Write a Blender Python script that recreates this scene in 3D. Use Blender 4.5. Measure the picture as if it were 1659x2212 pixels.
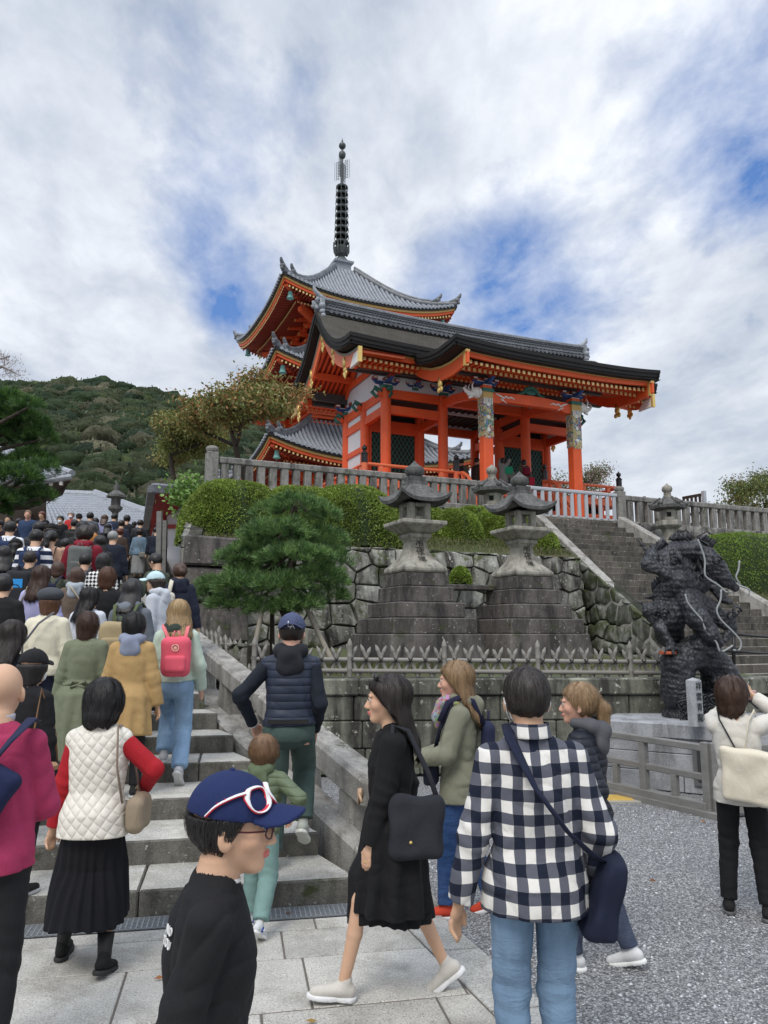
import bpy, bmesh, math, random
import numpy as np
from mathutils import Vector, Matrix, noise as mn
for o in list(bpy.data.objects): bpy.data.objects.remove(o)
R = math.radians
scn = bpy.context.scene
COL = scn.collection
random.seed(7)
RNG = np.random.default_rng(7)
# ---------------------------------------------------------------- camera
cam_d = bpy.data.cameras.new('camera'); cam = bpy.data.objects.new('camera', cam_d); COL.objects.link(cam)
cam.location = (0, 0, 1.87); cam.rotation_euler = (R(99), 0, 0)
cam_d.sensor_fit = 'VERTICAL'; cam_d.sensor_height = 36.0; cam_d.lens = 36.0*1640/2212
cam_d.clip_start = 0.05; cam_d.clip_end = 3000
scn.camera = cam
# ---------------------------------------------------------------- sun, exposure
SUN_EL, SUN_AZ = 52, 205          # azimuth from +Y clockwise, soft overcast sun
sd = bpy.data.lights.new('sun', 'SUN'); sd.energy = 1.45; sd.angle = R(24); sd.color = (1, .95, .87)
so = bpy.data.objects.new('sun', sd); COL.objects.link(so)
dv = Vector((math.sin(R(SUN_AZ))*math.cos(R(SUN_EL)), math.cos(R(SUN_AZ))*math.cos(R(SUN_EL)), math.sin(R(SUN_EL))))
so.rotation_euler = dv.to_track_quat('Z', 'Y').to_euler()
scn.view_settings.view_transform = 'Standard'; scn.view_settings.look = 'None'
scn.view_settings.exposure = 0.38; scn.view_settings.gamma = 1.0
# ---------------------------------------------------------------- node helpers
class NT:
    def __init__(s, tree): s.t = tree; s.n = tree.nodes; s.l = tree.links
    def add(s, typ, props=None, **ins):
        nd = s.n.new(typ)
        for k, v in (props or {}).items(): setattr(nd, k, v)
        for k, v in ins.items():
            key = k.replace('_', ' ') if not k.startswith('i') or not k[1:].isdigit() else int(k[1:])
            sk = nd.inputs[key]
            if isinstance(v, bpy.types.NodeSocket): s.l.new(v, sk)
            elif isinstance(v, bpy.types.Node): s.l.new(v.outputs[0], sk)
            else: sk.default_value = v
        return nd
    def math(s, op, a, b=0.0, c=0.0, clamp=False):
        nd = s.n.new('ShaderNodeMath'); nd.operation = op; nd.use_clamp = clamp
        for i, v in enumerate((a, b, c)):
            if isinstance(v, bpy.types.NodeSocket): s.l.new(v, nd.inputs[i])
            else: nd.inputs[i].default_value = v
        return nd.outputs[0]
    def vmath(s, op, a, b=(0, 0, 0)):
        nd = s.n.new('ShaderNodeVectorMath'); nd.operation = op
        for i, v in enumerate((a, b)):
            if isinstance(v, bpy.types.NodeSocket): s.l.new(v, nd.inputs[i])
            else: nd.inputs[i].default_value = v
        return nd.outputs['Value'] if op in ('DISTANCE', 'LENGTH', 'DOT_PRODUCT') else nd.outputs[0]
    def mix(s, f, a, b, mode='MIX'):
        nd = s.n.new('ShaderNodeMix'); nd.data_type = 'RGBA'; nd.blend_type = mode; nd.clamp_factor = True
        for i, v in ((0, f), (6, a), (7, b)):
            if isinstance(v, bpy.types.NodeSocket): s.l.new(v, nd.inputs[i])
            else: nd.inputs[i].default_value = (v if i == 0 else (tuple(v) + (1,))[:4])
        return nd.outputs[2]
    def noise(s, vec, scale, detail=4, rough=.55, dist=0.0):
        nd = s.n.new('ShaderNodeTexNoise'); s.l.new(vec, nd.inputs['Vector'])
        nd.inputs['Scale'].default_value = scale; nd.inputs['Detail'].default_value = detail
        nd.inputs['Roughness'].default_value = rough; nd.inputs['Distortion'].default_value = dist
        return nd.outputs[0]
    def vor(s, vec, scale, feat='F1', out=0, rand=1.0):
        nd = s.n.new('ShaderNodeTexVoronoi'); nd.feature = feat; s.l.new(vec, nd.inputs['Vector'])
        nd.inputs['Scale'].default_value = scale; nd.inputs['Randomness'].default_value = rand
        return nd.outputs[out]
    def ramp(s, f, a, b, clamp=True):
        nd = s.n.new('ShaderNodeMapRange'); nd.clamp = clamp; s.l.new(f, nd.inputs[0])
        nd.inputs[1].default_value = a; nd.inputs[2].default_value = b
        return nd.outputs[0]
    def scale(s, vec, sc, rot=(0, 0, 0)):
        nd = s.n.new('ShaderNodeMapping'); s.l.new(vec, nd.inputs[0]); nd.inputs['Scale'].default_value = sc
        nd.inputs['Rotation'].default_value = rot
        return nd.outputs[0]
# ---------------------------------------------------------------- sky: Nishita blue behind broken cloud
w = bpy.data.worlds.new('World'); scn.world = w; w.use_nodes = True
T = NT(w.node_tree); T.n.clear()
sky = T.add('ShaderNodeTexSky', dict(sky_type='NISHITA', sun_disc=False, sun_elevation=R(SUN_EL), sun_rotation=R(SUN_AZ)))
dirv = T.n.new('ShaderNodeTexCoord').outputs['Generated']
sep = T.add('ShaderNodeSeparateXYZ', None, i0=dirv)
den = T.math('ADD', T.math('MAXIMUM', sep.outputs[2], 0.0), 0.18)
px = T.math('DIVIDE', sep.outputs[0], den); py = T.math('DIVIDE', sep.outputs[1], den)
pv = T.add('ShaderNodeCombineXYZ', None, i0=px, i1=py, i2=0.3).outputs[0]
n1 = T.noise(T.scale(pv, (1.1, .75, 1), (0, 0, .5)), 1.25, 5, .5, .35)
n2 = T.noise(T.scale(pv, (1.0, .55, 1), (0, 0, .9)), 3.6, 6, .55, .3)
def spot(u, v, r):      # a gap or bank of cloud at a fixed direction of the sky
    x = (u-829.5)/1640; y = (1106-v)/1640
    d = Vector((x, math.cos(R(9))-y*math.sin(R(9)), math.sin(R(9))+y*math.cos(R(9)))).normalized()
    return T.ramp(T.vmath('DISTANCE', dirv, tuple(d)), r, r*.15)
gap = None
for u, v, r, k in ((1070, 670, .20, .19), (1260, 690, .15, .13), (940, 600, .14, .08), (450, 400, .20, .17), (520, 575, .14, .14), (1470, 290, .16, .17), (1580, 110, .22, .13),
                   (640, 215, .16, .08), (1160, 470, .14, .12), (1600, 640, .18, .05), (500, 680, .06, .18), (1640, 380, .1, .14), (330, 560, .12, .08)):
    g_ = T.math('MULTIPLY', spot(u, v, r), k)
    gap = g_ if gap is None else T.math('ADD', gap, g_)
for u, v, r, k in ((180, 620, .3, -.14), (700, 450, .13, -.14), (1280, 360, .2, -.12), (1350, 1000, .35, -.12), (100, 200, .3, -.05), (900, 330, .14, -.08)):
    gap = T.math('ADD', gap, T.math('MULTIPLY', spot(u, v, r), k))
n5 = T.noise(T.scale(pv, (1, .7, 1), (0, 0, .6)), 9, 6, .6, .2)
cl = T.math('ADD', T.math('ADD', T.math('MULTIPLY', n1, .34), T.math('MULTIPLY', n2, .38)), T.math('MULTIPLY', n5, .28))
cl = T.math('SUBTRACT', cl, gap)
mask = T.ramp(cl, .235, .48)
mask = T.math('POWER', mask, .8)
n3 = T.noise(T.scale(pv, (1, .6, 1), (0, 0, .7)), 2.2, 6, .55, .4)
n4 = T.noise(pv, .8, 2, .5)
sh = T.math('ADD', T.math('ADD', T.math('MULTIPLY', T.ramp(n3, .36, .64), .5), T.math('MULTIPLY', T.ramp(n4, .35, .65), .25)), T.math('MULTIPLY', T.ramp(n5, .35, .65), .25))
ccol = T.mix(sh, (.25, .31, .42), (.80, .825, .865))
lowb = T.ramp(sep.outputs[2], .42, .05)
ccol = T.mix(T.math('MULTIPLY', lowb, .55), ccol, (.60, .645, .69))
skyc = T.mix(1.0, sky.outputs[0], (.078, .088, .112), 'MULTIPLY')
skyc = T.mix(.55, skyc, (.10, .23, .55))
out = T.mix(mask, skyc, ccol)
# the cloud deck overhead, out of frame, is boosted to add light on the scene
ov = T.math('MULTIPLY_ADD', T.ramp(sep.outputs[2], .74, .95), 1.7, 1.0)
bg = T.add('ShaderNodeBackground', None, i0=out, i1=ov)
T.add('ShaderNodeOutputWorld', None, i0=bg)
# ---------------------------------------------------------------- materials
MATS = {}
def mat_new(name):
    m = bpy.data.materials.new(name); m.use_nodes = True
    t = NT(m.node_tree); t.n.clear(); return m, t
def finish(t, col, rough=.7, bump=None, bstr=.3, bdist=.02, metal=0.0, spec=.5, sheen=0.0, trans=0.0):
    b = t.n.new('ShaderNodeBsdfPrincipled')
    def setv(k, v):
        if isinstance(v, bpy.types.NodeSocket): t.l.new(v, b.inputs[k])
        else: b.inputs[k].default_value = v
    setv('Base Color', col if isinstance(col, bpy.types.NodeSocket) else tuple(col)+(1,))
    setv('Roughness', rough); setv('Metallic', metal); setv('Specular IOR Level', spec)
    if sheen: setv('Sheen Weight', sheen)
    if trans: setv('Transmission Weight', trans)
    if bump is not None:
        bp = t.add('ShaderNodeBump', None, Height=bump, Strength=bstr, Distance=bdist); t.l.new(bp.outputs[0], b.inputs['Normal'])
    o = t.n.new('ShaderNodeOutputMaterial'); t.l.new(b.outputs[0], o.inputs[0]); return b
def simple(name, col, rough=.6, var=.12, scale=6, bstr=.15, bscale=40, metal=0.0, spec=.5, bdist=.01, sheen=0.0, stretch=(1, 1, 1)):
    if name in MATS: return MATS[name]
    m, t = mat_new(name); co = t.scale(t.n.new('ShaderNodeTexCoord').outputs['Object'], stretch)
    n = t.noise(co, scale, 5, .6); k = t.math('MULTIPLY_ADD', n, 2*var, 1-var)
    c = t.mix(1.0, col, t.add('ShaderNodeCombineXYZ', None, i0=k, i1=k, i2=k).outputs[0], 'MULTIPLY')
    finish(t, c, rough, t.noise(co, bscale, 4, .6), bstr, bdist, metal, spec, sheen)
    MATS[name] = m; return m
def stone(name, base, dark, light, sc=2.0, stain=.5, lichen=.3, moss=0.0, bstr=.5, speck=0.0, rough=.85, attr=False, vstreak=True, bdist=.03):
    """weathered stone: mottled colour, dark run-off streaks, pale lichen, moss, grain"""
    if name in MATS: return MATS[name]
    m, t = mat_new(name); co = t.n.new('ShaderNodeTexCoord').outputs['Object']
    a = t.noise(co, sc, 6, .65); b = t.noise(co, sc*5.3, 5, .6)
    c = t.mix(t.ramp(a, .35, .7), base, light)
    c = t.mix(t.math('MULTIPLY', t.ramp(b, .4, .75), .5), c, tuple(x*.55 for x in base))
    if stain:
        st = t.noise(t.scale(co, (1, 1, .22) if vstreak else (1, 1, 1)), sc*2.3, 6, .7, .3)
        c = t.mix(t.math('MULTIPLY', t.ramp(st, .58-.25*stain, .72-.12*stain), min(1, .55+stain*.5)), c, dark)
    if lichen:
        li = t.noise(co, sc*9, 3, .6)
        c = t.mix(t.math('MULTIPLY', t.ramp(li, .70-.12*lichen, .74-.10*lichen), .85), c, (.46, .47, .42))
    if moss:
        mo = t.noise(co, sc*1.3, 5, .7)
        c = t.mix(t.math('MULTIPLY', t.ramp(mo, .62-.2*moss, .7-.15*moss), .9), c, (.045, .06, .014))
    if speck:
        v = t.noise(co, 90, 2, .9); c = t.mix(t.math('MULTIPLY', t.ramp(v, .55, .62), speck), c, tuple(x*.35 for x in base))
        v = t.noise(co, 70, 2, .9); c = t.mix(t.math('MULTIPLY', t.ramp(v, .6, .66), speck*.8), c, tuple(min(1, x*1.7) for x in base))
    if attr:
        at = t.add('ShaderNodeAttribute', dict(attribute_name='Col'))
        c = t.mix(1.0, c, at.outputs[0], 'MULTIPLY')
    h = t.math('ADD', t.noise(co, sc*6, 6, .7), t.math('MULTIPLY', t.noise(co, 60, 3, .7), .35))
    finish(t, c, rough, h, bstr, bdist)
    MATS[name] = m; return m
# ---------------------------------------------------------------- mesh builder
CA, SA = math.cos(R(24)), math.sin(R(24))
def G(gx, gy, z=0.0): return (gx*CA-gy*SA, gx*SA+gy*CA, z)      # the temple's own axes -> world
FRM = {'G': R(24), 'S': R(11), 'P': R(-31), None: 0.0}            # temple axes, entrance stair axes, pedestal axes
def W(fr, x, y, z=0.0):
    a = FRM[fr]; return (x*math.cos(a)-y*math.sin(a), x*math.sin(a)+y*math.cos(a), z)
def IW(fr, x, y):
    a = -FRM[fr]; return (x*math.cos(a)-y*math.sin(a), x*math.sin(a)+y*math.cos(a))
def _ray(u, v):
    x = (u-829.5)/1640; y = (1106-v)/1640
    return (x, math.cos(R(9))-y*math.sin(R(9)), math.sin(R(9))+y*math.cos(R(9)))
def at_gy(u, v, gy):       # measured point of the photograph on the plane gy = const -> temple axes
    d = _ray(u, v); k = gy/(-d[0]*SA+d[1]*CA); return ((d[0]*CA+d[1]*SA)*k, gy, 1.87+d[2]*k)
def at_Y(u, v, Y):
    d = _ray(u, v); k = Y/d[1]; return (d[0]*k, Y, 1.87+d[2]*k)
def at_z(u, v, z):
    d = _ray(u, v); k = (z-1.87)/d[2]; return (d[0]*k, d[1]*k, z)
class MB:
    def __init__(s): s.v = []; s.f = []; s.c = []; s.cur = None; s.p = []
    def add(s, vs, fs, col=None):
        o = len(s.v); s.p.append((o, o+len(vs), len(s.f), len(s.f)+len(fs))); s.v += [tuple(p) for p in vs]; s.f += [tuple(i+o for i in f) for f in fs]
        s.c += [col or s.cur or (1, 1, 1)]*len(vs); return s
    def box(s, x0, x1, y0, y1, z0, z1, col=None):
        return s.add([(x0,y0,z0),(x1,y0,z0),(x1,y1,z0),(x0,y1,z0),(x0,y0,z1),(x1,y0,z1),(x1,y1,z1),(x0,y1,z1)],
                     [(0,3,2,1),(4,5,6,7),(0,1,5,4),(1,2,6,5),(2,3,7,6),(3,0,4,7)], col)
    def hexa(s, b, t, col=None):      # 4 bottom points, 4 top points
        return s.add(list(b)+list(t), [(0,3,2,1),(4,5,6,7),(0,1,5,4),(1,2,6,5),(2,3,7,6),(3,0,4,7)], col)
    def beam(s, p, q, w, h, up=(0, 0, 1), col=None):
        p, q = Vector(p), Vector(q); d = (q-p).normalized(); u = Vector(up)
        r = d.cross(u)
        if r.length < 1e-4: r = d.cross(Vector((1, 0, 0)))
        r.normalize(); u = r.cross(d).normalized(); a = r*w/2; b = u*h/2
        return s.hexa([p-a-b, p+a-b, q+a-b, q-a-b], [p-a+b, p+a+b, q+a+b, q-a+b], col)
    def tube(s, pts, rad, n=8, cap=True, col=None, sq=(1, 1)):
        P = [Vector(p) for p in pts]; m = len(P)
        rad = [rad]*m if isinstance(rad, (int, float)) else rad
        vs = []; ref = None
        for i in range(m):
            d = (P[min(i+1, m-1)]-P[max(i-1, 0)]);
            d = d.normalized() if d.length > 1e-9 else Vector((0, 0, 1))
            if ref is None: ref = Vector((0, 0, 1)) if abs(d.z) < .9 else Vector((1, 0, 0))
            a = d.cross(ref).normalized(); b = d.cross(a).normalized(); ref = -b.cross(d).cross(d)*-1 if False else ref
            for k in range(n):
                t = 2*math.pi*k/n; vs.append(P[i]+a*math.cos(t)*rad[i]*sq[0]+b*math.sin(t)*rad[i]*sq[1])
        fs = [(i*n+k, i*n+(k+1) % n, (i+1)*n+(k+1) % n, (i+1)*n+k) for i in range(m-1) for k in range(n)]
        if cap: fs += [tuple(range(n-1, -1, -1)), tuple((m-1)*n+k for k in range(n))]
        return s.add(vs, fs, col)
    def lathe(s, prof, n=16, c=(0, 0, 0), ph=0.0, col=None):      # prof: (r, z); n=4 or 6 gives square / hexagonal work
        vs = [(c[0]+r*math.cos(ph+2*math.pi*k/n), c[1]+r*math.sin(ph+2*math.pi*k/n), c[2]+z) for r, z in prof for k in range(n)]
        m = len(prof); fs = [(i*n+k, i*n+(k+1) % n, (i+1)*n+(k+1) % n, (i+1)*n+k) for i in range(m-1) for k in range(n)]
        fs += [tuple(range(n-1, -1, -1)), tuple((m-1)*n+k for k in range(n))]
        return s.add(vs, fs, col)
    def prism(s, poly, off, col=None):      # planar polygon (3d points) extruded by off
        n = len(poly); off = Vector(off); vs = [Vector(p) for p in poly]+[Vector(p)+off for p in poly]
        fs = [tuple(range(n-1, -1, -1)), tuple(range(n, 2*n))]+[(i, (i+1) % n, n+(i+1) % n, n+i) for i in range(n)]
        return s.add(vs, fs, col)
    def grid(s, rows, col=None, closed=False):
        m = len(rows); n = len(rows[0]); vs = [p for r in rows for p in r]
        fs = [(i*n+k, i*n+k+1, (i+1)*n+k+1, (i+1)*n+k) for i in range(m-1) for k in range(n-1)]
        return s.add(vs, fs, col)
    def ball(s, c, r, n=10, sz=(1, 1, 1), col=None):
        prof = [(math.sin(math.pi*i/n)*r+1e-4, -math.cos(math.pi*i/n)*r) for i in range(n+1)]
        st = len(s.v); s.lathe(prof, max(6, n), (0, 0, 0), 0, col)
        for i in range(st, len(s.v)): x, y, z = s.v[i]; s.v[i] = (c[0]+x*sz[0], c[1]+y*sz[1], c[2]+z*sz[2])
        return s
    def split(s, name, mat, parent, cap=100, merge=True, **kw):
        """every separate piece becomes its own part; past cap pieces (nearest kept) the rest is one part"""
        V = np.array(s.v); n = len(s.p); lo = np.array([V[a:b].min(0) for a, b, _, _ in s.p])-.012; hi = np.array([V[a:b].max(0) for a, b, _, _ in s.p])+.012; g = list(range(n))
        def find(i):
            while g[i] != i: i = g[i]
            return i
        if merge:
            for i in range(n):
                for j in np.nonzero((lo[i] < hi[i+1:]).all(1) & (hi[i] > lo[i+1:]).all(1))[0]: g[find(int(j)+i+1)] = find(i)
        gr = {}
        for i in range(n): gr.setdefault(find(i), []).append(i)
        gs = sorted(gr.values(), key=lambda q: lo[q[0]][1]); rest = None
        for k, q in enumerate(gs):
            if k < cap or rest is None: m = MB()
            if k >= cap: rest = m
            for i in q: a, b, c, d = s.p[i]; m.add(s.v[a:b], [tuple(x-a for x in f) for f in s.f[c:d]], s.c[a])
            if k < cap: m.build(name, mat, parent, **kw)
        if rest: tag(rest.build(name, mat, parent, **kw), kind='stuff')
    def build(s, name, mat, parent=None, smooth=False, bevel=0, frame=None, origin=None, auto=None, recalc=True):
        """frame 'G': vertices are in temple axes. origin: point the object sits on."""
        if not s.v: return None
        V = np.array(s.v, dtype=float); rot = 0.0
        if parent is not None:
            b = BASE[parent.name]; frame = b[1]; org = np.array(b[0])
            V = V-org
        else:
            if origin is None: origin = (V[:, 0].mean(), V[:, 1].mean(), V[:, 2].min())
            V = V-np.array(origin)
        me = bpy.data.meshes.new(name); me.from_pydata([tuple(p) for p in V], [], s.f)
        if recalc:
            bm = bmesh.new(); bm.from_mesh(me); bmesh.ops.recalc_face_normals(bm, faces=bm.faces); bm.to_mesh(me); bm.free()
        if any(c != (1, 1, 1) for c in s.c):
            at = me.color_attributes.new('Col', 'FLOAT_COLOR', 'POINT')
            at.data.foreach_set('color', np.array([tuple(c)+(1,) for c in s.c], dtype=np.float32).ravel())
        if smooth: me.shade_smooth()
        if auto:
            me.shade_smooth()
            try: me.set_sharp_from_angle(angle=R(auto))
            except Exception: pass
        o = bpy.data.objects.new(name, me); COL.objects.link(o)
        for mm in (mat if isinstance(mat, (list, tuple)) else [mat]): me.materials.append(mm)
        if parent is not None: o.parent = parent; BASE[o.name] = BASE[parent.name]
        else:
            o.location = W(frame, *origin); o.rotation_euler = (0, 0, FRM[frame])
            BASE[o.name] = (tuple(origin), frame)
        if bevel:
            md = o.modifiers.new('bevel', 'BEVEL'); md.width = bevel; md.segments = 1; md.limit_method = 'ANGLE'; md.angle_limit = R(40)
        return o
BASE = {}
def tag(o, label=None, cat=None, group=None, kind=None):
    for k, v in (('label', label), ('category', cat), ('group', group), ('kind', kind)):
        if v: o[k] = v
    return o
def thing(name, label, cat, loc, frame=None, group=None, rot=None):
    o = bpy.data.objects.new(name, None); COL.objects.link(o); o.empty_display_size = .2
    o.location = W(frame, *loc); o.rotation_euler = (0, 0, FRM[frame])
    if rot is not None: o.rotation_euler = (0, 0, rot)
    BASE[o.name] = (tuple(loc) if rot is None else (0, 0, 0), frame)
    return tag(o, label, cat, group)
def copy_tree(o, parent=None):
    c = o.copy(); COL.objects.link(c)
    if parent is not None: c.parent = parent
    for ch in list(o.children): copy_tree(ch, c)
    return c
def text_mesh(txt, size, depth=.004, extr=True):
    cu = bpy.data.curves.new('txt', 'FONT'); cu.body = txt; cu.size = size; cu.extrude = depth; cu.align_x = 'CENTER'; cu.align_y = 'CENTER'
    cu.resolution_u = 3
    ob = bpy.data.objects.new('txt', cu); COL.objects.link(ob)
    dg = bpy.context.evaluated_depsgraph_get(); me = bpy.data.meshes.new_from_object(ob.evaluated_get(dg))
    V = [tuple(v.co) for v in me.vertices]; Fc = [tuple(p.vertices) for p in me.polygons]
    bpy.data.objects.remove(ob); bpy.data.curves.remove(cu); bpy.data.meshes.remove(me)
    return V, Fc
def put_text(mb, txt, size, org, right, up, depth=.004):
    """letters laid on a surface: org centre, right/up unit vectors"""
    V, Fc = text_mesh(txt, size, depth); r = Vector(right).normalized(); u = Vector(up).normalized(); n = r.cross(u)
    o = Vector(org); mb.add([o+r*x+u*y+n*z for x, y, z in V], Fc)
# ================================================================ GROUND, PAVING, STAIRS
M_GRAN = stone('granite_light', (.48, .462, .425), (.26, .245, .215), (.60, .585, .54), 1.1, .42, .0, 0, .4, .85, .8, True, False)
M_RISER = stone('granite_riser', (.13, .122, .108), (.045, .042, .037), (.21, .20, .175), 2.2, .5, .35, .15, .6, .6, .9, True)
M_OLD = stone('old_stone', (.26, .25, .23), (.045, .042, .04), (.33, .32, .30), 1.6, .6, .45, .1, .6, .2, .9)
M_RAIL = stone('rail_stone', (.34, .325, .295), (.11, .10, .09), (.47, .455, .42), 1.8, .55, .4, .05, .6, .5, .9)
M_RUBBLE = stone('rubble_stone', (.29, .285, .255), (.035, .031, .029), (.36, .365, .335), 1.5, .85, .7, .4, .8, .1, .9, True)
M_DARKSTONE = stone('dark_stone', (.115, .098, .092), (.022, .02, .019), (.20, .18, .165), 1.6, .7, .35, .06, .5, .1, .85)
M_LANT = stone('lantern_stone', (.36, .34, .285), (.10, .093, .085), (.47, .45, .39), 2.5, .5, .35, .03, .45, .25, .9)
M_LANTROOF = stone('lantern_roof_stone', (.10, .10, .098), (.04, .04, .04), (.17, .17, .16), 3, .5, .5, .03, .5, .2, .9)
M_NEWG = stone('pale_granite', (.36, .37, .39), (.12, .12, .12), (.44, .45, .47), 1.6, .45, .05, 0, .3, .55, .75)
M_EARTH = simple('earth', (.05, .04, .025), .95, .4, 3, .6, 30)
def gravel_mat():
    m, t = mat_new('gravel'); co = t.n.new('ShaderNodeTexCoord').outputs['Object']
    v = t.vor(co, 68, 'F1', 0); vc = t.vor(co, 68, 'F1', 1); v2 = t.vor(co, 140, 'F1', 1)
    sp = t.add('ShaderNodeSeparateXYZ', None, i0=vc).outputs[0]; s2 = t.add('ShaderNodeSeparateXYZ', None, i0=v2).outputs[1]
    f = t.math('ADD', t.math('MULTIPLY', sp, .75), t.math('MULTIPLY', s2, .25))
    c = t.mix(t.ramp(f, .1, .95), (.19, .19, .19), (.60, .60, .595))
    c = t.mix(t.ramp(sp, .93, .96), c, (.72, .72, .70))
    c = t.mix(t.math('MULTIPLY', t.ramp(v, .3, .75), .75), c, (.03, .033, .04))
    c = t.mix(t.math('MULTIPLY', t.ramp(t.noise(co, .8, 3), .4, .65), .22), c, (.16, .165, .175))
    h = t.math('SUBTRACT', 1.0, v)
    finish(t, c, .8, h, .9, .02); return m
M_GRAVEL = gravel_mat()
def grass_mat():
    m, t = mat_new('grass_ground'); co = t.n.new('ShaderNodeTexCoord').outputs['Object']
    a = t.noise(co, 1.1, 4); b = t.noise(co, 9, 5, .7)
    c = t.mix(t.ramp(a, .35, .65), (.075, .065, .03), (.055, .085, .022)); c = t.mix(t.math('MULTIPLY', t.ramp(b, .4, .7), .6), c, (.12, .11, .05))
    finish(t, c, .95, b, .8, .05); return m
M_GRASS = grass_mat()
# one ground sheet to the horizon
mb = MB(); S = 1500
mb.add([(-S, -S, -.03), (S, -S, -.03), (S, S, -.03), (-S, S, -.03)], [(0, 1, 2, 3)])
tag(mb.build('gravel_ground', M_GRAVEL, origin=(0, 0, -.03)), kind='structure')
# loose pebbles near the camera give the gravel real relief
def pebbles():
    mb = MB(); ico = [(0, 0, 1), (.9, 0, .1), (.3, .85, 0), (-.75, .5, .1), (-.7, -.55, 0), (.3, -.85, .05)]
    fc = [(0, 1, 2), (0, 2, 3), (0, 3, 4), (0, 4, 5), (0, 5, 1)]
    for i in range(15000):
        y = 3.2+6.5*RNG.random()**1.1; x = .2+(y*.62+.6-.2)*RNG.random()
        if x*.9816+y*.1908 < 1.40+(5.43+x*.1908-y*.9816)*.15 and y < 5.8: continue
        if y > 9.9: continue
        r = .006+.008*RNG.random(); a = RNG.random()*6.28; k = .5+1.1*RNG.random()**1.3; g = .27*k
        if RNG.random() < .06: g = .6
        ca, sa = math.cos(a)*r, math.sin(a)*r*.7
        mb.add([(x+p[0]*ca-p[1]*sa, y+p[0]*sa*1.3+p[1]*ca*.8, -.03+p[2]*r*.8) for p in ico], fc, (g, g*1.02, g*1.06))
    m, t = mat_new('pebble'); at = t.add('ShaderNodeAttribute', dict(attribute_name='Col')); finish(t, at.outputs[0], .75)
    o = mb.build('loose_gravel', m, recalc=False); tag(o, kind='stuff', label='loose grey gravel chips scattered over the forecourt ground')
pebbles()
def clip_poly(poly, a, b, c):      # keep a*x+b*y<=c
    out = []
    for i in range(len(poly)):
        p, q = poly[i], poly[(i+1) % len(poly)]; dp = a*p[0]+b*p[1]-c; dq = a*q[0]+b*q[1]-c
        if dp <= 0: out.append(p)
        if dp*dq < 0: t = dp/(dp-dq); out.append((p[0]+t*(q[0]-p[0]), p[1]+t*(q[1]-p[1])))
    return out
# paving slabs (stair axes): top at z = 0
rise, nose = .17, [5.62, 6.20, 6.82, 7.50, 8.05, 8.54, 8.98, 9.47]
def edge_t(s): return .90-.358*(s-5.62)          # right-hand end of the steps, stair axes
def border_t(s):                                 # right-hand border of the paving
    return 1.386+(5.43-s)*.15
mb = MB(); s = 5.38; rows = [.18, .42, .62, .52, .58, .50, .60, .5, .55, .6, .6, .6, .6, .6]
for k, hgt in enumerate(rows):
    s0 = s-hgt; x = -6.0-RNG.random()
    while True:
        L = .8+RNG.random()*.9; x1 = x+L; lim1, lim0 = border_t(s)-.30, border_t(s0)-.30
        g = .88+.24*RNG.random(); col = (g, g, g*.99); q = .006
        poly = clip_poly([(x+q, s0+q), (x1-q, s0+q), (x1-q, s-q), (x+q, s-q)], 1, .15, 1.386+5.43*.15-.30)
        if len(poly) > 2 and RNG.random() > -1: mb.prism([(px_, py_, -.12) for px_, py_ in poly], (0, 0, .12-.003*RNG.random()), col)
        x = x1
        if x > max(lim1, lim0): break
    s = s0
# diagonal border stones
for k in range(9):
    s1 = 5.45-k*.75; s0 = s1-.735
    mb.hexa([(border_t(s0)-.29, s0, -.12), (border_t(s0), s0, -.12), (border_t(s1), s1, -.12), (border_t(s1)-.29, s1, -.12)],
            [(border_t(s0)-.29, s0, .004), (border_t(s0), s0, .004), (border_t(s1), s1, .004), (border_t(s1)-.29, s1, .004)], (.9, .92, .93))
tag(mb.build('paving', M_GRAN, frame='S', origin=(0, 4, 0), bevel=.006), kind='structure')
mb = MB(); mb.hexa([(-12, -3, -.10), (border_t(-3)-.02, -3, -.10), (border_t(5.6)-.02, 5.6, -.10), (-12, 5.6, -.10)], [(-12, -3, -.006), (border_t(-3)-.02, -3, -.006), (border_t(5.6)-.02, 5.6, -.006), (-12, 5.6, -.006)])
tag(mb.build('paving_mortar', simple('mortar', (.13, .115, .10), .95, .3, 8), frame='S', origin=(0, 4, -.1)), kind='structure')
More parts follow.
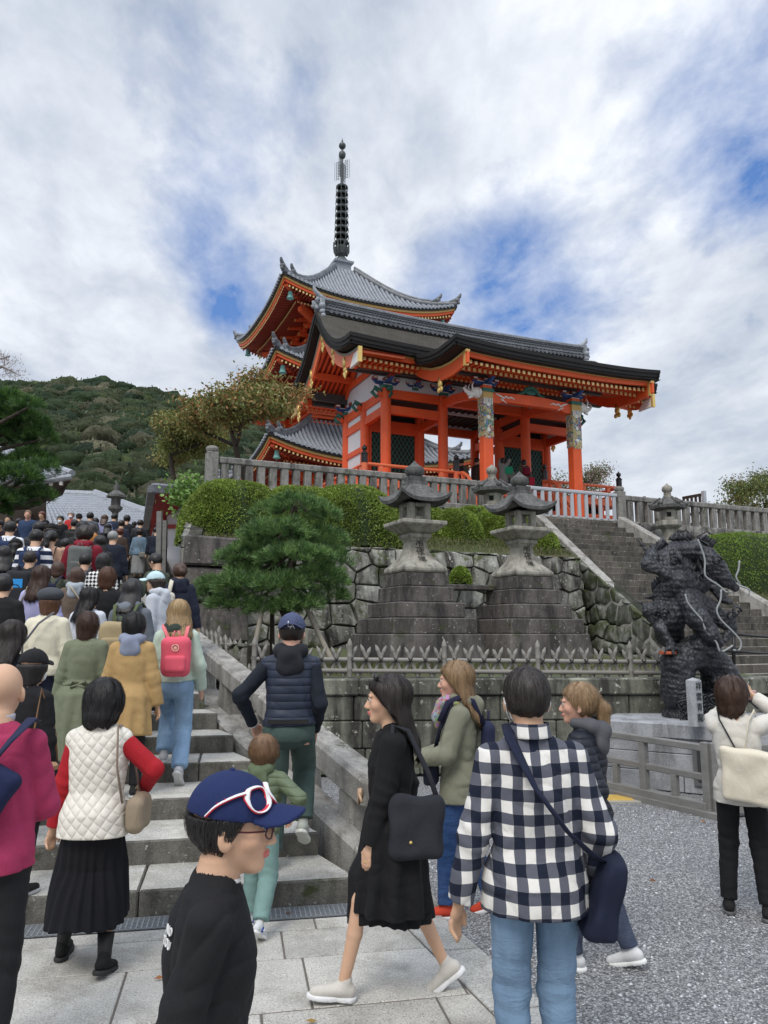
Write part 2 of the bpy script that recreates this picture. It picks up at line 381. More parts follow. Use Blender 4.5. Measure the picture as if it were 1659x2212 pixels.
# drain grate
def grate():
    root = thing('drain_grate', 'long steel drain grating set in the paving at the foot of the left stair', 'drain grate', (-1.2, 5.5, 0), 'S')
    a = MB()
    for x in np.arange(-3.9, 1.0, .033): a.box(x, x+.007, 5.40, 5.60, -.014, .003)
    a.build('cross_bars', simple('grate_steel', (.42, .45, .48), .45, .2, 20, .1, 60, .6), root)
    b = MB()
    for i in range(9):
        y = 5.40+i*.0245; b.box(-3.9, .98, y, y+.006, -.012, .0045)
    for x in (-3.9, -2.92, -1.94, -.96, .02, .975): b.box(x-.012, x+.012, 5.395, 5.605, -.016, .0055)
    b.build('frame_bars', MATS['grate_steel'], root)
    c = MB(); c.box(-4, 1.0, 5.385, 5.612, -.005, -.0045)
    c.build('gutter', simple('gutter_dark', (.012, .013, .014), .9), root)
grate()
def slab_row(mb, x0, x1, y0, y1, z0, z1, top=None, Lr=(1.0, 1.7), skew=None):
    x = x0-RNG.random()*.5
    while x < x1:
        xe = x+Lr[0]+RNG.random()*(Lr[1]-Lr[0])
        if xe > x1-.35: xe = x1
        g = .86+.28*RNG.random(); q = .004; j = .006*(RNG.random()-.5)
        e1 = xe-q if xe < x1 or skew is None else x1+skew
        mb.hexa([(x+q, y0+j, z0), (xe-q, y0+j, z0), (e1, y1, z0), (x+q, y1, z0)], [(x+q, y0+j, z1), (xe-q, y0+j, z1), (e1, y1, z1), (x+q, y1, z1)], (g, g, g*.98))
        x = xe
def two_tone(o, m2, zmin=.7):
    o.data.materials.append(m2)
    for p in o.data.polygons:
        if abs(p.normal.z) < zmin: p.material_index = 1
def stair_left():
    mb = MB(); n = len(nose)
    for i, s0 in enumerate(nose):
        s1 = nose[i+1] if i+1 < n else s0+.6
        slab_row(mb, -10.5, edge_t(s0), s0-.01, s1+.03, rise*i-.03, rise*(i+1), skew=edge_t(s1)-edge_t(s0))
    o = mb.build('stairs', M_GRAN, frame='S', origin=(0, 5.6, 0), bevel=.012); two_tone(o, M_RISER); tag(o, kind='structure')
    # sloping landing between the two flights, then the upper flight
    mb = MB(); z0 = rise*n
    mb.hexa([(-16, 9.9, 0), (-.5, 9.9, 0), (-1.2, 12.1, 0), (-16, 12.1, 0)], [(-16, 9.9, z0), (-.5, 9.9, z0), (-1.2, 12.1, z0), (-16, 12.1, z0)])
    mb.hexa([(-16, 13.9, 0), (-1.6, 13.9, 0), (-2.4, 21.6, 0), (-16, 21.6, 0)], [(-16, 13.9, 2.04), (-1.6, 13.9, 2.04), (-2.4, 21.6, 2.45), (-16, 21.6, 2.45)])
    tag(mb.build('landing', M_GRAN, frame='S', origin=(-8, 16, 0)), kind='structure')
    mb = MB()
    for i in range(4): slab_row(mb, -14, -1.1-.05*i, 12+.5*i, 12.6+.5*i, 1.3+.17*i, 1.53+.17*i)
    for i in range(13): slab_row(mb, -22, -2.6-.05*i, 21.5+i*.5, 22.1+i*.5, 2.4+.165*i, 2.615+.165*i)
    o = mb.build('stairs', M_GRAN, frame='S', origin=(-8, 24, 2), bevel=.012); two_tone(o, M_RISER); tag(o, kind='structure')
    mb = MB(); mb.box(-60, -2.6, 28.0, 95, 0, 4.59)
    tag(mb.build('upper_forecourt', simple('trodden_earth', (.22, .20, .17), .95, .2, 1.5), frame='S', origin=(-20, 40, 0)), kind='structure')
stair_left()
def floor_z(x, y):
    t, s = IW('S', x, y)
    if s < nose[0]: return 0.0
    if s < 12.0: return rise*sum(1 for q in nose if s >= q)
    if s < 13.9: return 1.36+.17*min(4, int((s-12.0)/.5)+1)
    if s < 21.5: return 2.04+.41*(s-13.9)/7.6
    if s < 28.0: return 2.45+.165*(int((s-21.5)/.5)+1)
    return 4.59
# parapet of the left stair
def parapet():
    # rail line: world points (x, y, z top)
    A = Vector((-.17, 6.40, .80)); B = Vector((-2.55, 10.30, 1.86)); d = (B-A); dn = d.normalized()
    root = thing('stair_parapet', 'heavy sloping stone handrail on posts along the right of the left stair', 'parapet', (-.2, 6.4, 0))
    a0 = A-dn*.25; b0 = B+dn*3.2
    mb = MB(); n = 7
    for i in range(n):
        p = a0.lerp(b0, i/n); q = a0.lerp(b0, (i+1)/n-.004)
        mb.beam(p-Vector((0, 0, .12)), q-Vector((0, 0, .12)), .27, .24)
    o = mb.build('handrail', M_RAIL, root, bevel=.035)
    side = dn.cross(Vector((0, 0, 1))).normalized()
    for i in range(8):
        p = a0.lerp(b0, (i+.35)/8); ps = MB(); w = .11
        u = Vector((dn.x, dn.y, 0)).normalized()
        zt = p.z-.22; zb = p.z-.72
        b4 = [p+side*sx*w*1.25+u*sy*w*1.3 for sx, sy in ((-1, -1), (1, -1), (1, 1), (-1, 1))]
        t4 = [p+side*sx*w+u*sy*w for sx, sy in ((-1, -1), (1, -1), (1, 1), (-1, 1))]
        ps.hexa([(q.x, q.y, zb-.1) for q in b4], [(q.x, q.y, zt+u.dot(q-p)*dn.z) for q in t4])
        ps.build('post', M_RAIL, root, bevel=.02)
    # sloping stringer on which the posts stand, down to a tongue on the gravel
    sb = MB(); s0 = a0-dn*.35; dz = .60
    P0 = Vector((.40, 5.42, 0)); 
    sb.hexa([(P0.x-.24, P0.y-.05, -.1), (P0.x+.06, P0.y+.02, -.1), (b0.x+.26, b0.y, 0), (b0.x-.24, b0.y-.1, 0)],
            [(P0.x-.24, P0.y-.02, .05), (P0.x+.06, P0.y+.02, .02), (b0.x+.26, b0.y, b0.z-dz), (b0.x-.24, b0.y-.1, b0.z-dz)])
    sb.build('stringer', M_RAIL, root, bevel=.02)
    sb = MB()
    sb.hexa([(-.02, 5.68, -.1), (.16, 5.72, -.1), (b0.x-.22, b0.y-.1, 0), (b0.x-.42, b0.y-.2, 0)],
            [(-.02, 5.68, .2), (.16, 5.72, .2), (b0.x-.22, b0.y-.1, b0.z-dz+.1), (b0.x-.42, b0.y-.2, b0.z-dz+.1)])
    sb.build('inner_kerb', M_RAIL, root, bevel=.02)
parapet()
# ---------------------------------------------------------------- rubble masonry: irregular cushion-faced stones in a wall plane
def rubble(mb, O, U, V, N, L, H, cw=.62, chh=.36, bulge=.07, gap=.018, top=None, rnd=None, pale_top=True):
    """wall face: origin O, along U (length L), up V (height H), outward N; top(u)->height"""
    rnd = rnd or random.Random(3); O, U, V, N = map(Vector, (O, U, V, N)); pts = []
    y = chh*.4; r = 0
    while y < H+chh:
        x = (.3 if r % 2 else 0)*cw; hh = chh*(.8+.5*rnd.random())
        while x < L+cw:
            ww = cw*(.6+.9*rnd.random()); pts.append((x+ww/2+.1*cw*(rnd.random()-.5), y+hh*.55*(rnd.random()-.5))); x += ww
        y += hh; r += 1
    asp = 1.25
    for i, (px, py) in enumerate(pts):
        poly = [(0, 0), (L, 0), (L, H), (0, H)] if top is None else None
        if poly is None:
            xs = [0]+[L*k/8 for k in range(1, 8)]+[L]; poly = [(0, 0), (L, 0)]+[(xx, top(xx)) for xx in reversed(xs)]
        for j, (qx, qy) in enumerate(pts):
            if j == i or abs(qx-px) > 3*cw or abs(qy-py) > 4*chh: continue
            # anisotropic bisector
            a, b = (qx-px), (qy-py)*asp*asp; c = (qx*qx-px*px)/2+(qy*qy-py*py)*asp*asp/2
            poly = clip_poly(poly, a, b, c)
            if len(poly) < 3: break
        if len(poly) < 3: continue
        cx = sum(p[0] for p in poly)/len(poly); cy = sum(p[1] for p in poly)/len(poly)
        ar = abs(sum(poly[k][0]*poly[(k+1) % len(poly)][1]-poly[(k+1) % len(poly)][0]*poly[k][1] for k in range(len(poly))))/2
        if ar < .004: continue
        # subdivide outline, shrink
        out = []
        for k in range(len(poly)):
            p, q = poly[k], poly[(k+1) % len(poly)]; ln = math.hypot(q[0]-p[0], q[1]-p[1]); m = max(1, int(ln/.12))
            for j in range(m): t = j/m; out.append((p[0]+(q[0]-p[0])*t, p[1]+(q[1]-p[1])*t))
        n = len(out); sz = math.sqrt(ar); bl = bulge*(.6+.8*rnd.random())
        tone = .62+.62*rnd.random(); tint = rnd.random()*.06
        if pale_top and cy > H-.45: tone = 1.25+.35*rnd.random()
        vs = []
        for ring, (sh, dep) in enumerate(((gap, -.06), (gap+.004, bl*.35), (gap+.03, bl*.85), (sz*.28, bl))):
            for (x, y) in out:
                dx, dy = cx-x, cy-y; dl = math.hypot(dx, dy)+1e-6; k = min(sh*1.0/dl, .85)
                jx = mn.noise(Vector((x*7, y*7, 3.1)))*.018; nn = mn.noise(Vector((x*3.1, y*3.1, i*.7)))*.035
                dd = dep+(nn if ring > 1 else nn*.3)
                vs.append(O+U*(x+dx*k+jx)+V*(y+dy*k)+N*dd)
        vs.append(O+U*cx+V*cy+N*(bl+.01))
        fs = [(r*n+k, r*n+(k+1) % n, (r+1)*n+(k+1) % n, (r+1)*n+k) for r in range(3) for k in range(n)]+[(3*n+k, 3*n+(k+1) % n, 4*n) for k in range(n)]
        mb.add(vs, fs, (tone, tone*(1-tint*.3), tone*(1-tint)))
    # dark mortar bed behind
    def P(x, y, d): return O+U*x+V*y+N*d
    tt = top or (lambda x: H)
    k = 10
    for j in range(k):
        xa, xb = L*j/k, L*(j+1)/k
        mb.hexa([P(xa, 0, -.35), P(xb, 0, -.35), P(xb, 0, -.03), P(xa, 0, -.03)], [P(xa, tt(xa)-.03, -.35), P(xb, tt(xb)-.03, -.35), P(xb, tt(xb)-.03, -.03), P(xa, tt(xa)-.03, -.03)], (.25, .24, .2))
M_BLOCK = stone('old_block_wall', (.145, .15, .125), (.028, .025, .024), (.33, .335, .28), 1.5, .85, .6, .12, .55, .1, .9, True)
# ---------------------------------------------------------------- low wall of coursed old blocks, with coping, that carries the bamboo fence
def low_wall():
    root = thing('low_retaining_wall', 'low streaked block wall with flat coping under the bamboo fence', 'retaining wall', (.4, 10.5, 0))
    d = Vector((1, .045, 0)).normalized(); n = Vector((d.y, -d.x, 0)); O = Vector((-1.85, 10.42, 0)); Lw = 7.6
    m = MB(); rnd = random.Random(5); z = 0
    for c, hc in enumerate((.34, .36, .33)):
        x = -.3*rnd.random()
        while x < Lw:
            L = .45+.6*rnd.random(); g = .7+.6*rnd.random(); xe = min(x+L, Lw); o_ = .012*rnd.random()
            p = O+d*(max(x, 0)+.006)+n*(o_); q = O+d*(xe-.006)+n*(o_)
            m.hexa([p+Vector((0, 0, z)), q+Vector((0, 0, z)), q-n*.3+Vector((0, 0, z)), p-n*.3+Vector((0, 0, z))],
                   [p+Vector((0, 0, z+hc-.01)), q+Vector((0, 0, z+hc-.01)), q-n*.3+Vector((0, 0, z+hc-.01)), p-n*.3+Vector((0, 0, z+hc-.01))], (g, g, g*.95))
            x += L
        z += hc
    m.build('wall', M_BLOCK, root, bevel=.015)
    m = MB(); x = 0
    while x < Lw:
        L = 1.1+.5*rnd.random(); xe = min(x+L, Lw); p = O+d*(x+.004)+n*.05; q = O+d*(xe-.004)+n*.05; g = .9+.4*rnd.random()
        m.hexa([p+Vector((0, 0, z)), q+Vector((0, 0, z)), q-n*.5+Vector((0, 0, z)), p-n*.5+Vector((0, 0, z))],
               [p+Vector((0, 0, z+.22)), q+Vector((0, 0, z+.22)), q-n*.5+Vector((0, 0, z+.22)), p-n*.5+Vector((0, 0, z+.22))], (g, g, g*.95))
        x += L
    m.build('coping', M_BLOCK, root, bevel=.02)
    m = MB(); q0, q1 = O-n*.06, O+d*Lw-n*.06; m.hexa([q0, q1, q1-n*.3, q0-n*.3], [p+Vector((0, 0, 1.0)) for p in (q0, q1, q1-n*.3, q0-n*.3)], (.3, .3, .3)); m.build('core', M_BLOCK, root)
    # return wall running back beside the stair
    r = thing('stair_side_wall', 'rough dark stone wall climbing back beside the parapet of the left stair', 'retaining wall', (-2.4, 11.5, 0))
    m = MB(); rubble(m, (-5.0, 16.9, 1.1), Vector((3.1, -6.3, 0)).normalized(), (0, 0, 1), Vector((-6.3, -3.1, 0)).normalized()*1, 7.0, .62, .5, .33, .05, rnd=random.Random(8), pale_top=False)
    m.build('wall', M_RUBBLE, r, auto=50)
low_wall()
# planted bed between the low wall and the great retaining wall
mb = MB()
mb.add([(-1.9, 10.7, 1.22), (5.9, 11.0, 1.18)]+[G(14.2, 17.8, 1.3), G(2.9, 17.8, 1.6)], [(0, 1, 2, 3)])
mb.add([(-1.9, 10.7, 1.1), G(2.9, 17.8, 1.6), (-4.9, 17.4, 1.7), (-4.3, 15.3, 1.6), (-2.6, 11.6, 1.2)], [(0, 1, 2, 3, 4)])
tag(mb.build('planted_bed', M_GRASS, origin=(1, 12, 1.1)), kind='structure')
# slope and terrace above
mb = MB(); xs = np.linspace(2.3, 15.2, 27); rows = []
for j, (gy, z) in enumerate(((17.75, 3.97), (18.3, 4.1), (19, 4.4), (19.8, 4.8), (20.8, 5.35), (21.6, 5.75))):
    rows.append([(x+(2.9-2.3)+(14.1-15.2)*(x-2.3)/12.9*(1 if gy < 21 else .2)-(.6*(x-2.3)/12.9)+(.25*(gy-17.75))*(1-(x-2.3)/12.9), gy, z+.06*math.sin(x*2.1+j)) for x in xs])
mb.grid(rows)
tag(mb.build('terrace_slope', M_GRASS, frame='G', origin=(8, 18, 3.6), smooth=True), kind='structure')
mb = MB(); mb.prism([(3.9, 21.6, 0), (62, 21.6, 0), (62, 80, 0), (14.5, 80, 0), (7.8, 42, 0), (4.2, 24, 0)], (0, 0, 5.88))
tag(mb.build('temple_terrace', simple('terrace_earth', (.24, .225, .2), .95, .2, 2), frame='G', origin=(20, 30, 0)), kind='structure')
# body of earth behind the retaining walls (keeps the wall faces solid from the side)
mb = MB(); mb.box(4.0, 13.8, 17.9, 21.5, 0, 3.8); tag(mb.build('terrace_core', M_EARTH, frame='G', origin=(8, 18, 0)), kind='structure')
def great_wall():
    root = thing('rubble_retaining_wall', 'tall mossy rubble retaining wall below the clipped hedges, behind the two lanterns', 'retaining wall', (8, 15.5, 1.2), 'G')
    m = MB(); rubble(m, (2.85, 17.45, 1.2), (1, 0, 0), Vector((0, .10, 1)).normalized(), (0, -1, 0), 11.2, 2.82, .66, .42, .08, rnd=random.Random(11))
    m.build('wall_face', M_RUBBLE, root, auto=50)
    m = MB(); rubble(m, (3.95, 21.7, 1.7), Vector((-1.1, -4.1, 0)).normalized(), (0, 0, 1), Vector((-4.1, 1.1, 0)).normalized(), 4.25, 4.3, .8, .5, .08, rnd=random.Random(12), pale_top=False,
                     top=lambda x: 4.3-x*.46)
    m.build('wall_return', M_RUBBLE, root, auto=50)
    # big corner stones stepping up beside the crowd
    m = MB(); rn = random.Random(4)
    for (x0, x1, z0, z1) in ((2.75, 4.15, 3.35, 4.05), (2.7, 3.95, 2.55, 3.33), (2.7, 4.3, 1.65, 2.53)):
        c = .75+.3*rn.random(); m.hexa([(x0, 17.15, z0), (x1, 17.15, z0), (x1, 18.0, z0), (x0+.2, 18.0, z0)], [(x0+.04, 17.22, z1), (x1-.03, 17.2, z1-.05), (x1, 18.0, z1), (x0+.2, 18.0, z1)], (c, c*.95, c*.92))
    m.build('corner_stones', M_DARKSTONE, root, bevel=.05)
great_wall()
# ---------------------------------------------------------------- right-hand flight
RS_T, RS_R = .327, .2125; RS_N = 27; RS_TOP = (21.2, 5.74)
def rs_y(z): return RS_TOP[0]-(RS_TOP[1]-z)/RS_R*RS_T
def rs_l(z): return 15.15-.9*(5.74-z)/4.9
def rs_r(z): return 18.65+1.0*(5.74-z)/3.2
def right_stair():
    mb = MB(); rn = random.Random(2)
    for i in range(RS_N):
        z1 = RS_TOP[1]-i*RS_R; y0 = RS_TOP[0]-i*RS_T; xl, xr = rs_l(z1), rs_r(z1)
        if z1 < 1.6: xl += .9
        x = xl
        while x < xr:
            xe = min(x+1.0+1.3*rn.random(), xr); xe = xr if xr-xe < .4 else xe; g = .75+.5*rn.random()
            mb.box(x+.004, xe-.004, y0, y0+RS_T+.1, z1-RS_R-.1, z1, (g, g, g*.96)); x = xe
    # landing at the top
    mb.box(15.2, 18.7, RS_TOP[0]+RS_T, 21.7, 5.4, 5.85, (1.3, 1.25, 1.15))
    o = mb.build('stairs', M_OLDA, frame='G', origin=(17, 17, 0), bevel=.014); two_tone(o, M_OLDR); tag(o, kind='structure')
    mb = MB(); mb.hexa([(14.6, rs_y(0), -.1), (23, rs_y(0), -.1), (23, 21.6, -.1), (14.6, 21.6, -.1)], [(15.2, rs_y(0)+.4, 0), (20, rs_y(0)+.4, 0), (18.6, 21.6, 5.5), (15.2, 21.6, 5.5)])
    tag(mb.build('stair_bed', M_EARTH, frame='G', origin=(17, 17, 0)), kind='structure')
    for nm, lab, side in (('stair_stringer', 'long sloping stone stringer on the left of the right-hand stair', 0), ('stair_stringer', 'sloping stone stringer on the right of the right-hand stair, beside the clipped hedge', 1),
                          ('stair_stringer', 'lower stone stringer behind the dragon statue, at the foot of the right-hand stair', 2)):
        m = MB(); zs = {0: (5.75, 1.25), 1: (5.75, .2), 2: (1.45, -.3)}[side]; P = []
        for z in zs:
            x = (rs_l(z)-.12, rs_r(z)+.12, rs_l(z)+.75)[side]; P.append(Vector((x, rs_y(z)-.05, z+.22)))
        k = 5
        for i in range(k):
            a, b = P[0].lerp(P[1], i/k), P[0].lerp(P[1], (i+1)/k-.003)
            m.hexa([a+Vector((-.17, .1, -.75)), a+Vector((.17, .1, -.75)), b+Vector((.17, .1, -.75)), b+Vector((-.17, .1, -.75))],
                   [a+Vector((-.17, 0, 0)), a+Vector((.17, 0, 0)), b+Vector((.17, 0, 0)), b+Vector((-.17, 0, 0))])
        o = m.build(nm, M_RAIL, frame='G', bevel=.02); tag(o, lab, 'stone stringer')
    # side wall of mossy blocks under the left stringer
    r = thing('stair_flank_wall', 'moss-streaked stone flank wall rising under the left stringer of the right-hand stair', 'retaining wall', (14.5, 17, 0), 'G')
    m = MB(); a = (rs_l(1.25)-.30, rs_y(1.25)-.5); b = (rs_l(5.75)-.30, rs_y(5.75)); U = Vector((b[0]-a[0], b[1]-a[1], 0)); L = U.length; U.normalize()
    rubble(m, (a[0], a[1], 0.9), U, (0, 0, 1), (-U.y, U.x, 0), L, 4.9, .55, .42, .06, rnd=random.Random(21), top=lambda x: .45+4.45*x/L, pale_top=False)
    m.build('wall_face', stone('flank_stone', (.19, .19, .16), (.04, .04, .035), (.33, .34, .31), 1.3, .6, .3, .85, .8, .1, .9, True), r, auto=50)
M_OLDA = stone('old_step', (.27, .255, .235), (.09, .08, .07), (.36, .35, .32), 1.2, .4, .3, .05, .5, .3, .9, True)
M_OLDR = stone('old_step_riser', (.10, .088, .078), (.02, .018, .017), (.14, .125, .11), 1.6, .55, .4, .08, .5, .2, .9, True)
right_stair()
# walls right of the stair
def right_side():
    r = thing('rubble_retaining_wall', 'pale rubble retaining wall right of the right-hand stair, under the big hedge', 'retaining wall', (23, 17, 0), 'G')
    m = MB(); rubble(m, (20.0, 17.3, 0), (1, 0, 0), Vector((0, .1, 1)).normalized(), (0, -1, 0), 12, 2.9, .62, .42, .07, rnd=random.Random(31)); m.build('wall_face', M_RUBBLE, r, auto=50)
    r = thing('terrace_wall', 'dark stone wall under the balustrade at the far right, behind the big hedge', 'retaining wall', (24, 21.5, 3), 'G')
    m = MB(); rubble(m, (18.9, 21.55, 2.5), (1, 0, 0), (0, 0, 1), (0, -1, 0), 22, 3.4, .9, .5, .07, rnd=random.Random(32), pale_top=False); m.build('wall_face', M_OLD, r, auto=50)
    r = thing('terrace_wall', 'course of round grey stones under the balustrade between the two lantern tops', 'retaining wall', (12, 21.6, 5), 'G')
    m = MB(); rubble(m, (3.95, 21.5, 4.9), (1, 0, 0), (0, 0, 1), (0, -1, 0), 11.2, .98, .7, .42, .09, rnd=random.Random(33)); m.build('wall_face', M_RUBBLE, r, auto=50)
    mb = MB(); rows = []
    for gy, z in ((17.35, 2.85), (18.5, 3.4), (20, 3.9), (21.55, 4.3)): rows.append([(x, gy, z) for x in np.linspace(19.4, 34, 12)])
    mb.grid(rows); tag(mb.build('hedge_slope', M_GRASS, frame='G', origin=(24, 19, 3), smooth=True), kind='structure')
    mb = MB(); mb.box(20.0, 34, 17.5, 21.5, 0, 2.7); tag(mb.build('terrace_core', M_EARTH, frame='G', origin=(24, 19, 0)), kind='structure')
right_side()
# ================================================================ GATE, PAGODA, FENCES, LANTERNS
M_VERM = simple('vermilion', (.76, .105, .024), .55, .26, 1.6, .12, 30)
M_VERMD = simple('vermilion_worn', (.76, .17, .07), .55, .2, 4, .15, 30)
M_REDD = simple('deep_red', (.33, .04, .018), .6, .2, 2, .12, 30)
M_GOLD = simple('gold_fitting', (.80, .58, .20), .42, .2, 9, .25, 50, .55)
M_TIP = simple('gilt_end', (.78, .58, .24), .5, .12, 9)
M_FRZ = simple('painted_frieze', (.045, .05, .05), .6, .5, 9)
M_OCHRE = simple('ochre_paint', (.55, .36, .12), .6, .15, 5)
M_PLAST = simple('white_plaster', (.70, .71, .73), .8, .08, 2)
M_BLACK = simple('black_lacquer', (.012, .012, .013), .35, .3, 4)
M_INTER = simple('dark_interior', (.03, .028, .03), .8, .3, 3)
M_TILE = stone('roof_tile', (.115, .125, .14), (.045, .048, .055), (.24, .255, .275), 2.5, .3, .12, 0, .25, 0, .45, False, False)
M_TILEL = stone('roof_tile_pale', (.27, .29, .32), (.12, .13, .15), (.36, .385, .42), 2.5, .25, .05, 0, .2, 0, .5, False, False)
M_GREEN = simple('green_paint', (.03, .16, .12), .5, .2, 5)
M_BLUE = simple('blue_paint', (.022, .075, .24), .5, .2, 5)
M_BELL = simple('verdigris', (.22, .50, .46), .6, .25, 20)
M_WHITE = simple('white_paint', (.78, .76, .72), .55, .08, 6)
M_BRONZE = simple('spire_bronze', (.075, .085, .085), .5, .3, 6, .2, 30, .4)
def bark_mat():
    m, t = mat_new('cypress_bark'); co = t.n.new('ShaderNodeTexCoord').outputs['Object']
    a = t.noise(t.scale(co, (3.5, 1, 1)), 7, 8, .75); b = t.noise(co, 1.1, 4); l = t.noise(co, 26, 3, .7)
    c = t.mix(t.ramp(a, .3, .7), (.028, .025, .02), (.105, .094, .075)); c = t.mix(t.math('MULTIPLY', t.ramp(b, .45, .7), .4), c, (.12, .112, .088))
    c = t.mix(t.math('MULTIPLY', t.ramp(l, .66, .72), .5), c, (.25, .25, .2))
    finish(t, c, .95, t.math('ADD', a, t.math('MULTIPLY', t.noise(t.scale(co, (2, 1, 1)), 20, 5, .7), .6)), .9, .08); return m
M_BARK = bark_mat()
def edge_mat():
    m, t = mat_new('bark_edge'); co = t.n.new('ShaderNodeTexCoord').outputs['Object']
    a = t.noise(t.scale(co, (.6, .6, 18)), 3, 5, .6); c = t.mix(t.ramp(a, .35, .65), (.005, .005, .0055), (.020, .018, .016))
    finish(t, c, .75, a, .4, .02); return m
M_EDGE = edge_mat()
def painted_mat():      # polychrome brocade painting on the porch pillars
    m, t = mat_new('brocade_paint'); co = t.n.new('ShaderNodeTexCoord').outputs['Object']
    v = t.vor(co, 11, 'F1', 1); s = t.add('ShaderNodeSeparateXYZ', None, i0=v).outputs[0]
    c = t.mix(t.ramp(s, .25, .3), (.42, .34, .10), (.05, .17, .12)); c = t.mix(t.ramp(s, .5, .53), c, (.28, .05, .05)); c = t.mix(t.ramp(s, .66, .69), c, (.06, .14, .38)); c = t.mix(t.ramp(s, .82, .85), c, (.55, .50, .30))
    e = t.vor(co, 11, 'DISTANCE_TO_EDGE', 0); c = t.mix(t.ramp(e, .06, .03), c, (.55, .52, .45))
    finish(t, c, .6); return m
M_BROC = painted_mat()
# ---------------------------------------------------------------- West gate (temple axes)
GX = [12.41, 15.08, 19.28, 22.0]; GY = [27.7, 29.9, 32.1]; FZ = 7.58; CZ = 11.85
def gate():
    r = thing('temple_gate', 'vermilion temple gate with dark bark roof and painted porch pillars, before the pagoda', 'temple gate', (17.2, 28, 5.88), 'G')
    # round columns
    for i, x in enumerate(GX):
        for j, y in enumerate(GY):
            m = MB(); m.lathe([(.215, 5.88), (.215, CZ-.25), (.20, CZ)], 18, (x, y, 0)); m.build('column', M_VERM, r, auto=40)
    # square porch pillars, upper third painted
    for x in (15.08, 19.25):
        m = MB(); m.box(x-.21, x+.21, 24.04, 24.46, 5.9, 11.3); o = m.build('porch_pillar', M_VERM, r, bevel=.04)
        q = MB(); q.box(x-.216, x+.216, 24.034, 24.466, 9.25, 10.75)
        for sx in (-.145, 0, .145): q.prism([(x+sx+.072*math.cos(a), 24.03, 9.25-.10*abs(math.sin(a))) for a in np.linspace(math.pi, 2*math.pi, 7)], (0, .004, 0))
        q.build('painted_band', M_BROC, o, bevel=.02)
        q = MB(); q.box(x-.222, x+.222, 24.028, 24.472, 10.75, 11.0); q.build('striped_band', M_OCHRE, o)
        q = MB()
        for k in range(6): q.box(x-.19+k*.068, x-.155+k*.068, 24.022, 24.03, 10.5, 10.76)
        for k in range(3): q.ball((x, 24.03, 9.5+.5*k), .075, 8, (1, .2, 1))
        q.build('white_stripes', M_WHITE, o)
        q = MB(); q.box(x-.26, x+.26, 23.98, 24.52, 11.0, 11.06); q.box(x-.235, x+.235, 24.0, 24.5, 11.06, 11.14); q.build('capital_band', M_GREEN, o)
        # carved elephant-like nosing, white
        s = -1 if x < 17 else 1; e = MB(); cx = x+s*.30
        e.ball((cx+s*.08, 24.25, 10.98), .23, 12, (1.25, .85, .95)); e.ball((cx+s*.32, 24.25, 10.9), .15, 10, (1.3, .8, .8))
        e.tube([(cx+s*.42, 24.25, 10.92), (cx+s*.55, 24.25, 10.98), (cx+s*.64, 24.25, 11.1), (cx+s*.58, 24.25, 11.2), (cx+s*.52, 24.25, 11.14)], [.09, .07, .055, .045, .02], 8)
        for sy in (-1, 1):
            e.tube([(cx+s*.3, 24.25+sy*.10, 10.95), (cx+s*.36, 24.25+sy*.14, 11.2), (cx+s*.28, 24.25+sy*.15, 11.36)], [.04, .03, .008], 6)
            e.ball((cx+s*.02, 24.25+sy*.19, 10.98), .12, 8, (.7, .3, 1))
        e.tube([(cx+s*.3, 24.25, 10.8), (cx+s*.44, 24.25, 10.72)], [.07, .03], 8)
        e.build('carved_beast_head', M_WHITE, r, smooth=True)
    # tie beams
    m = MB()
    def bx(x0, x1, y0, y1, z0, z1): m.box(x0, x1, y0, y1, z0, z1)
    for z0, z1, wd in ((11.46, 11.84, .12), (10.80, 11.16, .105)):
        for (a, b) in ((0, 1), (2, 3)):
            for y in GY: bx(GX[a]+.19, GX[b]-.19, y-wd, y+wd, z0, z1)
        for i, x in enumerate(GX):
            for j in (0, 1): bx(x-wd, x+wd, GY[j]+.19, GY[j+1]-.19, z0, z1)
    for y in (GY[0], GY[2]): bx(GX[1]+.19, GX[2]-.19, y-.12, y+.12, 11.46, 11.84)
    for y in GY: bx(GX[0]-.35, GX[0]-.2, y-.1, y+.1, 11.5, 11.8); bx(GX[3]+.2, GX[3]+.35, y-.1, y+.1, 11.5, 11.8)
    for z0, z1 in ((9.7, 9.95), (FZ-.02, FZ+.2), (8.32, 8.52)):
        for x in (GX[0], GX[3]): bx(x-.1, x+.1, GY[1]+.2, GY[2]-.2, z0, z1)
    for a, b in ((0, 1), (2, 3)):
        bx(GX[a]+.2, GX[b]-.2, GY[1]-.1, GY[1]+.1, FZ, FZ+.16); bx(GX[a]+.2, GX[b]-.2, GY[1]-.09, GY[1]+.09, 8.20, 8.42)
        for y in (GY[0], ): bx(GX[a]+.2, GX[b]-.2, y-.08, y+.08, FZ-.05, FZ+.12)
    m.split('tie_beam', M_VERM, r, bevel=.012)
    # porch beam with white cloud scrolls
    m = MB(); n = 14; lo = []; 
    for k in range(n+1):
        x = 15.29+(19.04-15.29)*k/n; q = abs(2*k/n-1); lo.append((x, 24.12, 10.62+(0 if q > .72 else .10)))
    up = [(x, 24.12, 11.02+.10*(1-(2*(x-15.29)/3.75-1)**2)) for x, _, _ in reversed(lo)]
    m.prism(lo+up, (0, .26, 0)); pb = m.build('porch_beam', M_VERM, r)
    q = MB()
